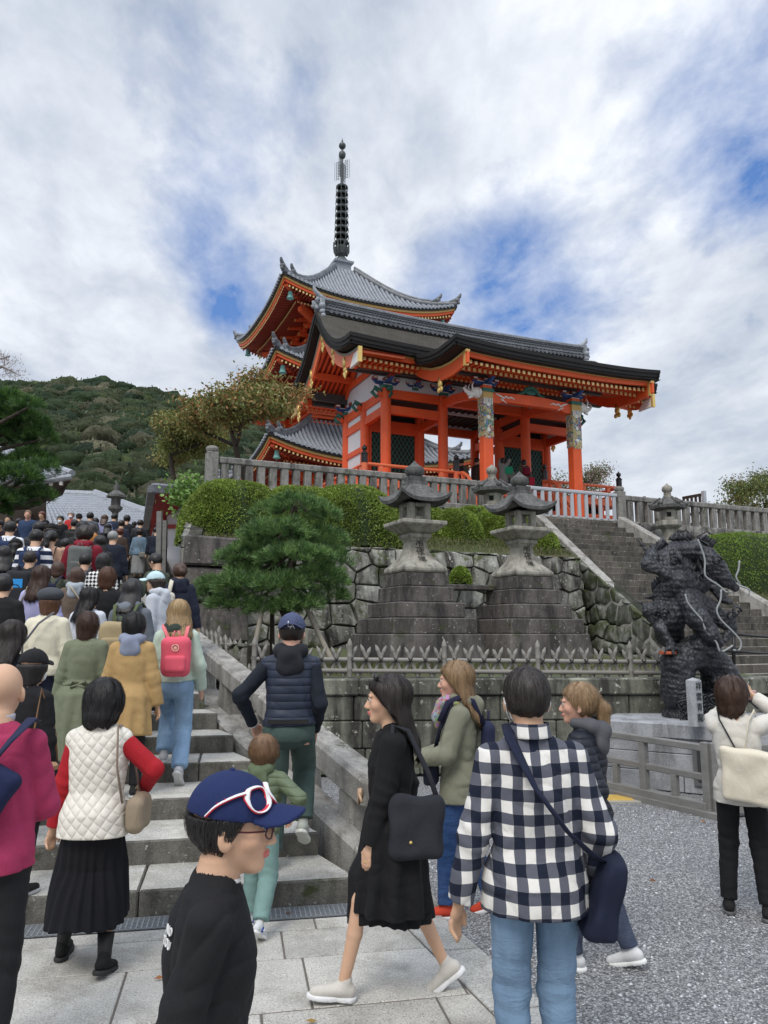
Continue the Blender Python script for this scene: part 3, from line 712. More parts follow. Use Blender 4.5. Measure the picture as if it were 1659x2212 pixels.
    for s, x0 in ((1, 15.42), (-1, 18.92)):
        pts = [(x0+s*.05, 11.0), (x0+s*.25, 10.93), (x0+s*.42, 10.84), (x0+s*.36, 10.75), (x0+s*.28, 10.80), (x0+s*.34, 10.87)]
        q.tube([(a, 24.105, b) for a, b in pts], [.02, .034, .038, .034, .026, .014], 6)
        q.tube([(a, 24.105, b) for a, b in ((x0+s*.40, 10.86), (x0+s*.52, 10.94), (x0+s*.62, 10.88), (x0+s*.74, 10.93), (x0+s*.92, 10.87))], [.03, .038, .03, .034, .01], 6)
        q.tube([(a, 24.105, b) for a, b in ((x0+s*.38, 10.77), (x0+s*.48, 10.70), (x0+s*.56, 10.66))], [.018, .02, .005], 6)
    q.split('cloud_scroll', M_WHITE, pb)
    m = MB()      # curved tie beams from porch back to body
    for x in (15.08, 19.25):
        pts = [(x, 24.4, 10.9), (x, 25.4, 11.25), (x, 26.6, 11.45), (x, 27.6, 11.5)]
        for a, b in zip(pts, pts[1:]): m.beam(a, b, .22, .34)
    m.split('rainbow_beam', M_VERM, r)
    # plaster panels
    m = MB(); P = .03
    for y in GY:
        for a, b in ((0, 1), (1, 2), (2, 3)): m.box(GX[a]+.1, GX[b]-.1, y-P, y+P, 11.84, 12.42)
    m.box(GX[0]-P, GX[0]+P, GY[0], GY[2], 11.84, 12.9); m.box(GX[3]-P, GX[3]+P, GY[0], GY[2], 11.84, 12.9)
    for x in (GX[0], GX[3]):
        m.box(x-P, x+P, GY[1]+.2, GY[2]-.2, FZ+.2, 8.32); m.box(x-P, x+P, GY[1]+.2, GY[2]-.2, 8.52, 9.7); m.box(x-P, x+P, GY[1]+.2, GY[2]-.2, 9.95, 10.8)
        m.box(x-P, x+P, GY[1]+.2, GY[2]-.2, 11.16, 11.46); m.box(x-P, x+P, GY[0]+.2, GY[1]-.2, 11.16, 11.46)
    m.split('plaster_panel', M_PLAST, r)
    # ceiling and dark back of the alcoves
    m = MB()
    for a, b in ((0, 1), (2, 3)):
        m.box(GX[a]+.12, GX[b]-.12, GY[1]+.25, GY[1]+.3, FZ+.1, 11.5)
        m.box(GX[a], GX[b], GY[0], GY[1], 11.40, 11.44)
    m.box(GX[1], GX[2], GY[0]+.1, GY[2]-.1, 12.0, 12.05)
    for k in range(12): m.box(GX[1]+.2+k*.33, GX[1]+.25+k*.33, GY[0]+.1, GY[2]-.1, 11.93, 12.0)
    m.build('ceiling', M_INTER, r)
    # lattice windows with green diagonal bars
    for a, b in ((0, 1), (2, 3)):
        x0, x1, y = GX[a]+.26, GX[b]-.26, GY[1]-.02; z0, z1 = 8.55, 10.6
        f = MB()
        for c in ((x0, x1, z0-.1, z0), (x0, x1, z1, z1+.1), (x0-.1, x0, z0-.1, z1+.1), (x1, x1+.1, z0-.1, z1+.1)): f.box(c[0], c[1], y-.07, y+.05, c[2], c[3])
        wn = f.build('lattice_window', M_VERM, r, bevel=.01)
        g = MB(); st = .2; Wd, H = x1-x0, z1-z0; sl = 1.6
        for s in (1, -1):
            c = -H/sl
            while c < Wd:
                # line x = c + t, z = t*sl
                t0 = max(0, -c); t1 = min(H/sl, Wd-c)
                if t1 > t0+.03:
                    pa, pb_ = (c+t0, t0*sl), (c+t1, t1*sl)
                    if s < 0: pa, pb_ = (Wd-pa[0], pa[1]), (Wd-pb_[0], pb_[1])
                    g.beam((x0+pa[0], y-.01*s, z0+pa[1]), (x0+pb_[0], y-.01*s, z0+pb_[1]), .032, .012, up=(0, 1, 0))
                c += st
        g.build('lattice_bars', M_GREEN, wn)
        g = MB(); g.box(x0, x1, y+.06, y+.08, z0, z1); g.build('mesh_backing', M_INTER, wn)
        g = MB()
        for k in range(10): g.lathe([(.035, FZ+.16), (.05, FZ+.35), (.03, FZ+.5), (.02, 8.2)], 6, (x0+.05+(x1-x0-.1)*k/9, y, 0))
        g.build('balusters', M_GREEN, wn)
        g = MB(); g.box(GX[a]+.2, GX[a]+.27, y-.05, y+.05, 8.42, 10.8); g.box(GX[b]-.27, GX[b]-.2, y-.05, y+.05, 8.42, 10.8); g.box(GX[a]+.2, GX[b]-.2, y-.04, y+.04, 10.68, 10.82); g.build('jambs', M_VERM, wn)
    # polychrome bracket sets over each column and porch pillar
    def bracket(x, y, z, s=1.0, sy=-1):
        b = MB(); b.box(x-.17*s, x+.17*s, y-.17*s, y+.17*s, z, z+.16*s); b.build('bearing_block', M_GREEN, r, bevel=.02)
        b = MB(); b.hexa([(x-.38*s, y-.07, z+.16*s), (x+.38*s, y-.07, z+.16*s), (x+.38*s, y+.07, z+.16*s), (x-.38*s, y+.07, z+.16*s)], [(x-.52*s, y-.07, z+.30*s), (x+.52*s, y-.07, z+.30*s), (x+.52*s, y+.07, z+.30*s), (x-.52*s, y+.07, z+.30*s)])
        b.hexa([(x-.07, y-.38*s, z+.162*s), (x+.07, y-.38*s, z+.162*s), (x+.07, y+.38*s, z+.162*s), (x-.07, y+.38*s, z+.162*s)], [(x-.07, y-.60*s, z+.302*s), (x+.07, y-.60*s, z+.302*s), (x+.07, y+.5*s, z+.302*s), (x-.07, y+.5*s, z+.302*s)])
        arm = b.build('bracket_arm', M_BLUE, r)
        b = MB()
        for dx in (-.43, 0, .43): b.box(x+dx*s-.1*s, x+dx*s+.1*s, y-.1*s, y+.1*s, z+.305*s, z+.42*s)
        b.box(x-.1*s, x+.1*s, y-.58*s, y-.38*s, z+.307*s, z+.42*s)
        b.build('small_blocks', M_REDD, arm, bevel=.015)
        b = MB()
        for dx in (-.43, 0, .43): b.box(x+dx*s-.075*s, x+dx*s+.075*s, y-.112*s, y-.102*s, z+.33*s, z+.39*s)
        b.box(x-.36*s, x+.36*s, y-.082, y-.072, z+.265*s, z+.29*s); b.box(x-.17*s, x+.17*s, y-.178*s, y-.172*s, z+.12*s, z+.145*s)
        b.build('white_outlines', M_WHITE, arm)
    for x in GX:
        for y in (GY[0], GY[2]): bracket(x, y, CZ, 1.15)
    for x in (15.08, 19.25): bracket(x, 24.25, 11.14, 1.1)
    for x in ((GX[0]+GX[1])/2, 16.5, 17.9, (GX[2]+GX[3])/2): bracket(x, GY[0], 11.95, .8)
    # frog-leg strut with carving on the porch beam
    m = MB(); m.tube([(16.55, 24.2, 11.14), (16.8, 24.2, 11.22), (16.95, 24.2, 11.42), (17.17, 24.2, 11.5), (17.4, 24.2, 11.42), (17.55, 24.2, 11.22), (17.8, 24.2, 11.14)], [.04, .06, .07, .07, .07, .06, .04], 6)
    m.ball((17.17, 24.2, 11.28), .16, 8, (1.6, .4, .8)); m.build('frog_leg_strut', M_GREEN, r)
    # green scroll brackets at the corners
    m = MB()
    for x, s in ((GX[0], -1), (GX[3], 1)):
        for y in GY:
            m.tube([(x+s*.2, y, 11.7), (x+s*.5, y, 11.85), (x+s*.62, y, 11.65), (x+s*.42, y, 11.45), (x+s*.3, y, 11.55)], [.12, .1, .09, .07, .04], 7)
        m.tube([(x-s*.02, 27.45, 11.8), (x-s*.02, 27.2, 11.75), (x-s*.02, 27.15, 11.5), (x, 27.35, 11.4)], [.12, .1, .08, .05], 7)
    m.split('scroll_nosing', M_GREEN, r, smooth=True)
    # purlins under the eaves (dark painted) + dark frieze board
    m = MB()
    for y, z in ((GY[0]-.55, 12.36), (GY[2]+.55, 12.36)): m.box(10.9, 23.4, y-.12, y+.12, z-.02, z+.24)
    m.box(13.4, 20.9, 23.62, 23.86, 11.62, 11.86); m.box(13.6, 20.7, 24.15, 24.35, 11.62, 11.9)
    m.box(10.7, 23.6, 27.6, 27.8, 12.42, 12.8); m.box(10.7, 23.6, 32.0, 32.2, 12.42, 12.8)
    m.split('purlin', M_FRZ, r)
    # roof: profile in depth (gy, z of top surface)
    PF = [(30.0, 15.62), (29.7, 15.42), (29.3, 15.02), (28.8, 14.45), (28.3, 13.98), (27.8, 13.62), (27.3, 13.36), (26.8, 13.20), (26.3, 13.12), (25.75, 13.10)]
    PB = [(60-y, z) for y, z in PF]
    PP = [(27.3, 13.36), (26.6, 13.0), (26.0, 12.72), (25.3, 12.44), (24.5, 12.26), (23.8, 12.20), (23.2, 12.22), (22.55, 12.28)]
    def up(x, x0, x1):      # eaves rise toward the ends, verges tilt up
        q = abs((x-(x0+x1)/2)/((x1-x0)/2)); return .16*q**3
    def verge_off(prof):      # unit vector square to the roof surface, pointing inward, in the (depth, height) plane
        o = []
        for k in range(len(prof)):
            (ya, za), (yb, zb) = prof[max(k-1, 0)], prof[min(k+1, len(prof)-1)]; L = math.hypot(yb-ya, zb-za); n_ = (-(zb-za)/L, (yb-ya)/L)
            n_ = n_ if n_[1] < 0 else (-n_[0], -n_[1]); o.append((0.0, -1.0) if k in (0, len(prof)-1) else n_)
        return o
    def surf(prof, x0, x1, th, name, n=26, slant=0.0):
        xs = np.linspace(x0, x1, n); top, bot = [], []; ofs = verge_off(prof)
        for k, (y, z) in enumerate(prof):
            top.append([(x, y, z+up(x, x0, x1)) for x in xs]); bot.append([(x, y+ofs[k][0]*th*.97, z+up(x, x0, x1)+ofs[k][1]*th*.97) for x in xs])
        a = MB(); a.grid(top); o = a.build(name, M_BARK, r, smooth=True)
        e = MB(); e.grid([[p for p in row] for row in bot])
        # front lip in three stepped layers, side verges
        L = len(prof)-1
        def strip(f1, f2): e.grid([f1, f2])
        for lyr in range(3):
            z0, z1 = -th*lyr/3, -th*(lyr+1)/3; ins = .05*lyr; d = 1 if prof[L][0] > prof[0][0] else -1
            a1 = [(x, y-d*ins, z+z0) for x, y, z in top[L]]; b1 = [(x, y-d*(ins+.015), z+z1) for x, y, z in top[L]]; c1 = [(x, y-d*(ins+.065), z+z1) for x, y, z in top[L]]
            strip(a1, b1); strip(b1, c1)
            for i, s in ((0, 1), (-1, -1)):
                a2, b2, c2 = ([(row[i][0]+s*(ins+e_), row[i][1]-q[0]*zz, row[i][2]-q[1]*zz) for row, q in zip(top, ofs)] for zz, e_ in ((z0, 0), (z1, .015), (z1, .065)))
                strip(a2, b2); strip(b2, c2)
        e.build('bark_edge', M_EDGE, o); return top
    surf(PF, 10.05, 25.35, .46, 'roof'); surf(PB, 10.05, 25.35, .46, 'roof')
    surf(PP, 12.85, 22.4, .42, 'porch_roof', 20)
    # soffit boards, eave boards and rafters with gilt ends
    sof = MB(); raf = MB(); tips = MB(); eav = MB(); gl = MB()
    def eave(x0, x1, ye, ze, yb, zb, yw, zw, d):      # outer tier (ye->yb), inner tier (yb->yw)
        sof.add([(x0, ye+d*.1, ze+.10), (x1, ye+d*.1, ze+.10), (x1, yb, zb+.12), (x0, yb, zb+.12)], [(0, 1, 2, 3)])
        sof.add([(x0, yb-d*.02, zb-.02), (x1, yb-d*.02, zb-.02), (x1, yw, zw+.1), (x0, yw, zw+.1)], [(0, 1, 2, 3)])
        n = int((x1-x0)/.235)
        for k in range(n+1):
            x = x0+.1+(x1-x0-.2)*k/n; u_ = up(x, x0, x1)*.7
            raf.beam((x, ye+d*.16, ze+u_), (x, yb, zb), .085, .10); raf.beam((x, yb-d*.28, zb-.16), (x, yw, zw), .09, .11)
            tips.box(x-.058, x+.058, ye+min(0, d*.012)+d*.15-.006, ye+d*.15+.006, ze+u_-.065, ze+u_+.06)
            tips.box(x-.06, x+.06, yb-d*.29-.006, yb-d*.29+.006, zb-.16-.07, zb-.16+.065)
        for (zz, yy, hh, tgt) in ((ze+.10, ye, .17, eav), (ze+.27, ye-d*.04, .07, gl)):
            k = 16
            for i in range(k):
                xa, xb = x0+(x1-x0)*i/k, x0+(x1-x0)*(i+1)/k; ua, ub = up(xa, x0, x1)*.85, up(xb, x0, x1)*.85
                tgt.hexa([(xa, yy, zz+ua), (xb, yy, zz+ub), (xb, yy+d*.12, zz+ub), (xa, yy+d*.12, zz+ua)], [(xa, yy, zz+hh+ua), (xb, yy, zz+hh+ub), (xb, yy+d*.12, zz+hh+ub), (xa, yy+d*.12, zz+hh+ua)])
        eav.box(x0+.1, x1-.1, yb-d*.22, yb-d*.10, zb-.09, zb-.01)
    eave(10.5, 24.9, 26.05, 12.34, 27.05, 12.52, 30, 14.2, 1); eave(10.5, 24.9, 33.95, 12.34, 32.95, 12.52, 30, 14.2, -1)
    eave(13.35, 21.9, 22.8, 11.55, 23.75, 11.72, 26.9, 12.6, 1)
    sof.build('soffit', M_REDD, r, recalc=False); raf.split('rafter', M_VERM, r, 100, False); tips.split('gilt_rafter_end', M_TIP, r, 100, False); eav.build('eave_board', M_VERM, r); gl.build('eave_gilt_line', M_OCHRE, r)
    # gable walls, verge rafters (striped soffit under the gable overhang), bargeboards
    for s, xv, xw in ((-1, 10.4, GX[0]), (1, 24.95, GX[3])):
        w_ = MB(); prof = [(y, z-.5) for y, z in PF[::-1]]+[(y, z-.5) for y, z in PB[1:]]
        pr = [(y, z) for y, z in prof if 27.6 < y < 32.4]
        w_.prism([(xw, 27.65, 12.4)]+[(xw, y, z-.2) for y, z in pr]+[(xw, 32.35, 12.4)], (.08, 0, 0)); w_.build('gable_wall', M_PLAST, r)
        st = MB(); x0, x1 = sorted((xv, xw))
        st.grid([[(x, y, z+.03) for x in (x0, x1)] for y, z in prof]); k = 0
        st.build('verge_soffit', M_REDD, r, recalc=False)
        st = MB()
        for (ya, za), (yb, zb) in zip(prof, prof[1:]):
            L = math.hypot(yb-ya, zb-za); m_ = max(1, int(L/.2))
            for q in range(m_):
                t = (q+.5)/m_; y, z = ya+(yb-ya)*t, za+(zb-za)*t; st.beam((x0, y, z-.03), (x1, y, z-.03), .07, .09)
        st.build('verge_battens', M_VERMD, r)
        bb = MB(); gb = MB(); rr = MB()
        for half in (PF, PB):
            pts = [(y+q_[0]*.5, z+q_[1]*.5) for (y, z), q_ in zip(half, verge_off(half))]
            n = len(pts)
            for k in range(n-1):
                (ya, za), (yb, zb) = pts[k], pts[k+1]; wa, wb = .42+.16*(1-k/n), .42+.16*(1-(k+1)/n)
                bb.hexa([(xv, ya, za-wa), (xv+.09, ya, za-wa), (xv+.09, yb, zb-wb), (xv, yb, zb-wb)], [(xv, ya, za), (xv+.09, ya, za), (xv+.09, yb, zb), (xv, yb, zb)])
                rr.hexa([(xv-s*.02-.03, ya, za), (xv+.12, ya, za), (xv+.12, yb, zb), (xv-s*.02-.03, yb, zb)], [(xv-.03, ya, za+.10), (xv+.12, ya, za+.10), (xv+.12, yb, zb+.10), (xv-.03, yb, zb+.10)])
        bo = bb.build('bargeboard', M_VERMD, r); rr.build('verge_board', M_WOODG, bo)
        for half in (PF, PB):
            d = -1 if half is PF else 1; y0, z0 = half[-1]
            q = MB(); q.box(xv-.03, xv+.12, y0+d*.02-.06, y0+d*.02+.06, z0-.52-.5, z0-.40); q.build('gilt_end', M_GOLD, bo)
            q = MB(); q.hexa([(xv-.012, y0-d*.9, z0-1.0), (xv+.1, y0-d*.9, z0-1.0), (xv+.1, y0-d*.06, z0-.98), (xv-.012, y0-d*.06, z0-.98)], [(xv-.012, y0-d*.5, z0-.54), (xv+.1, y0-d*.5, z0-.54), (xv+.1, y0-d*.06, z0-.53), (xv-.012, y0-d*.06, z0-.53)]); q.build('painted_end', M_WHITE if half is PF else M_OCHRE, bo)
        # gilt pendants
        for y, z in ((27.25, 12.35), (28.6, 13.35), (30, 14.4), (31.5, 13.2), (33.3, 12.1)):
            q = MB(); q.box(xv-.05, xv+.12, y-.09, y+.09, z-.02, z+.4); q.ball((xv+.03, y, z-.08), .15, 10, (.4, 1, .9)); q.ball((xv+.03, y-.10, z-.25), .11, 8, (.4, 1, 1)); q.ball((xv+.03, y+.10, z-.25), .11, 8, (.4, 1, 1)); q.ball((xv+.03, y, z-.36), .10, 8, (.4, .9, 1.2))
            q.build('gilt_pendant', M_GOLD, r, smooth=True)
        q = MB()
        for y, z in ((27.15, 12.48), (32.85, 12.48), (30, 14.3), (28.7, 13.3), (31.3, 13.3)): q.box(*sorted((xv+s*-.05, xw+s*-.4)), y-.13, y+.13, z-.13, z+.13)
        q.split('purlin_end', M_VERM, r)
        q = MB(); q.beam((xw+s*.1, 27.8, 12.6), (xw+s*.1, 30, 14.3), .1, .25); q.beam((xw+s*.1, 32.2, 12.6), (xw+s*.1, 30, 14.3), .1, .25); q.box(xw+s*.1-.06, xw+s*.1+.06, 27.8, 32.2, 12.95, 13.2); q.build('gable_beams', M_VERM, r)
    # porch bargeboards with gilt ends
    for xv in (13.30, 21.9):
        pts = [(y, z-.44) for y, z in PP[1:]]; n = len(pts); bb = MB(); rr = MB()
        for k in range(n-1):
            (ya, za), (yb, zb) = pts[k], pts[k+1]; wa, wb = .36+.2*(k/n)*(1-k/n)*2, .36+.2*((k+1)/n)*(1-(k+1)/n)*2
            bb.hexa([(xv, ya, za-wa), (xv+.1, ya, za-wa), (xv+.1, yb, zb-wb), (xv, yb, zb-wb)], [(xv, ya, za), (xv+.1, ya, za), (xv+.1, yb, zb), (xv, yb, zb)])
            rr.hexa([(xv-.03, ya, za), (xv+.13, ya, za), (xv+.13, yb, zb), (xv-.03, yb, zb)], [(xv-.03, ya, za+.09), (xv+.13, ya, za+.09), (xv+.13, yb, zb+.09), (xv-.03, yb, zb+.09)])
        bo = bb.build('porch_bargeboard', M_VERM, r); rr.build('verge_board', M_OCHRE, bo)
        q = MB(); q.box(xv-.03, xv+.13, 22.66, 22.78, 11.36, 11.88); q.build('gilt_end', M_GOLD, bo)
        q = MB(); q.ball((xv+.05, 24.7, 11.28), .15, 10, (.5, 1, 1.1)); q.ball((xv+.05, 24.6, 11.05), .11, 8, (.5, 1, 1)); q.ball((xv+.05, 24.8, 11.05), .11, 8, (.5, 1, 1)); q.box(xv, xv+.1, 24.62, 24.78, 11.3, 11.55); q.build('gilt_pendant', M_GOLD, r, smooth=True)
    # tiled ridge with openwork and end ornaments
    def rz(x): return 15.62+.16*abs((x-17.4)/7)**2
    n = 60; m = MB(); xs = np.linspace(10.35, 24.45, n+1)
    for a, b in zip(xs, xs[1:]):
        za, zb = rz(a), rz(b)
        m.hexa([(a, 29.78, za-.12), (b, 29.78, zb-.12), (b, 30.22, zb-.12), (a, 30.22, za-.12)], [(a, 29.84, za+.52), (b, 29.84, zb+.52), (b, 30.16, zb+.52), (a, 30.16, za+.52)])
    rd = m.build('ridge', simple('ridge_dark', (.05, .055, .06), .6, .3, 8), r)
    m = MB(); pts = [(x, 30, rz(x)+.60) for x in xs]; m.tube(pts, .13, 8); 
    for y in (29.76, 30.24): m.tube([(x, y, rz(x)+.5) for x in xs], .035, 6); m.tube([(x, y-.02 if y < 30 else y+.02, rz(x)+.14) for x in xs], .04, 6); m.tube([(x, y*1.0, rz(x)+.02) for x in xs], .05, 6)
    for k in range(58):
        x = 10.7+k*.237
        for y, s in ((29.70, -1), (30.30, 1)):
            m.tube([(x, 30+s*.2, rz(x)+.0), (x, y+s*.06, rz(x)-.03)], .085, 10)
    m.build('ridge_tiles', M_TILE, rd, auto=50)
    m = MB()
    for k in range(94):
        for row in range(3):
            x = 10.55+k*.148+(.074 if row % 2 else 0); z = rz(x)+.19+row*.11
            m.tube([(x-.062, 29.80, z+.055), (x, 29.775, z), (x+.062, 29.80, z+.055)], .014, 4)
    m.build('openwork_tiles', M_TILEL, rd)
    for s, x in ((-1, 10.32), (1, 24.5)):
        m = MB(); z = rz(x)
        m.ball((x+s*.05, 30, z+.32), .32, 12, (.5, .9, 1.0)); m.ball((x+s*.2, 30, z+.22), .16, 8); m.box(x-.06, x+.06, 29.62, 30.38, z-.35, z+.6)
        for y in (29.68, 30.32): m.ball((x+s*.05, y, z+.15), .15, 8); m.ball((x+s*.05, y, z-.12), .13, 8); m.ball((x+s*.03, y-.1+.2*(y > 30), z-.34), .12, 8)
        rn = random.Random(3)
        for k in range(26): m.ball((x+s*(.18+.12*rn.random()), 29.75+.5*rn.random(), z+.05+.5*rn.random()), .05+.04*rn.random(), 6)
        m.tube([(x-s*.15, 30, z+.62), (x+s*.1, 30, z+.74), (x+s*.3, 30, z+.95), (x+s*.36, 30, z+1.15)], [.13, .12, .1, .05], 8)
        m.build('ridge_end_ornament', M_TILEL, rd, auto=50)
    # veranda: floor, skirt, stair, railing
    m = MB(); m.box(10.85, 23.5, 26.35, 33.3, FZ-.16, FZ); m.box(15.0, 19.4, 26.1, 26.4, FZ-.45, FZ-.25); m.build('veranda_floor', M_VERMD, r, bevel=.02)
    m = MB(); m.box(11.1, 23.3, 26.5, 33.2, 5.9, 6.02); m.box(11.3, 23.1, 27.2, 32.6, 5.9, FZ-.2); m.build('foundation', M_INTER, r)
    m = MB(); sl = MB()
    for y in (26.55, 33.1):
        for k in range(14):
            x = 10.95+k*.954
            if 15.05 < x < 19.3 and y < 30: continue
            m.box(x-.09, x+.09, y-.09, y+.09, 5.9, FZ-.16)
        for (a, b) in ((10.95, 15.0), (19.35, 23.4)) if y < 30 else ((10.95, 23.4),): m.box(a, b, y-.06, y+.06, 6.85, 7.02); m.box(a, b, y-.06, y+.06, 5.95, 6.1)
    for x in (10.98, 23.35):
        for k in range(6): m.box(x-.09, x+.09, 26.6+k*1.3-.09, 26.6+k*1.3+.09, 5.9, FZ-.16)
        m.box(x-.06, x+.06, 26.55, 33.1, 6.85, 7.02)
    m.split('veranda_post', M_VERM, r)
    k = 0; x = 11.1
    while x < 15.0: 
        sl.box(x, x+.09, 26.6, 26.64, 6.1, 6.85); x += .2
    x = 19.5
    while x < 23.3:
        sl.box(x, x+.09, 26.6, 26.64, 6.1, 6.85); x += .2
    sl.split('white_slat', M_PLAST, r)
    m = MB()
    for k in range(8): m.box(15.25, 19.1, 24.7+k*.23, 24.7+(k+1)*.23+.05, 5.9, 6.08+k*.18)
    m.build('porch_steps', stone('step_grey', (.2, .2, .19), (.08, .08, .08), (.3, .3, .28), 2), r)
    RZ = FZ+.72
    def railing(p, q, posts, first=True):
        p, q = Vector(p), Vector(q); a = MB()
        a.tube([p+Vector((0, 0, .72)), q+Vector((0, 0, .72))], .065, 10); a.beam(p+Vector((0, 0, .42)), q+Vector((0, 0, .42)), .09, .07); a.beam(p+Vector((0, 0, .08)), q+Vector((0, 0, .08)), .11, .12)
        ro = a.build('railing', M_VERMD, r, auto=40)
        for i in range(posts):
            t = (i+.5)/posts; c = p.lerp(q, t); b = MB(); b.box(c.x-.075, c.x+.075, c.y-.075, c.y+.075, FZ, FZ+.66); b.build('railing_post', M_VERMD, ro)
            b = MB(); b.ball((c.x+.0, c.y-.085, FZ+.42), .035, 6); b.ball((c.x-.085, c.y, FZ+.42), .035, 6); b.build('nail_cover', M_BLACK, ro)
    railing((10.95, 26.45, FZ), (14.95, 26.45, FZ), 3); railing((19.4, 26.45, FZ), (23.4, 26.45, FZ), 3)
    railing((10.95, 26.5, FZ), (10.95, 33.2, FZ), 5); railing((23.4, 26.5, FZ), (23.4, 33.2, FZ), 5)
    for x, y in ((10.95, 26.45), (15.0, 26.45), (19.35, 26.45), (23.4, 26.45)):
        m = MB(); m.lathe([(.12, FZ-.1), (.12, FZ+.78)], 12, (x, y, 0)); nw = m.build('newel_post', M_VERMD, r, auto=40)
        m = MB(); m.lathe([(.128, FZ+.75), (.13, FZ+1.08), (.15, FZ+1.09), (.15, FZ+1.12), (.11, FZ+1.14), (.11, FZ+1.17), (.06, FZ+1.2), (.06, FZ+1.24), (.11, FZ+1.30), (.10, FZ+1.38), (.02, FZ+1.45), (.005, FZ+1.5)], 12, (x, y, 0)); m.build('black_finial', M_BLACK, nw, auto=40)
    for x in (15.05, 19.3):
        m = MB(); pts = [(x, 26.45, FZ+.66), (x, 26.0, FZ+.62), (x, 25.6, FZ+.40), (x, 25.3, FZ+.05), (x, 24.9, FZ-.35), (x, 24.5, FZ-.75)]
        m.tube(pts, .075, 10); p2 = [(a, b, c-.36) for a, b, c in pts]
        for a, b in zip(p2, p2[1:]): m.beam(a, b, .09, .12)
        p3 = [(a, b, c-.68) for a, b, c in pts]
        for a, b in zip(p3, p3[1:]): m.beam(a, b, .12, .3)
        for a in (1, 3, 5): m.box(x-.06, x+.06, pts[a][1]-.06, pts[a][1]+.06, pts[a][2]-.7, pts[a][2]-.03)
        m.build('stair_rail', M_VERMD, r, auto=40)
M_WOODG = simple('weathered_wood', (.26, .235, .20), .85, .25, 4, .3, 30, stretch=(1, 1, 4))
gate()
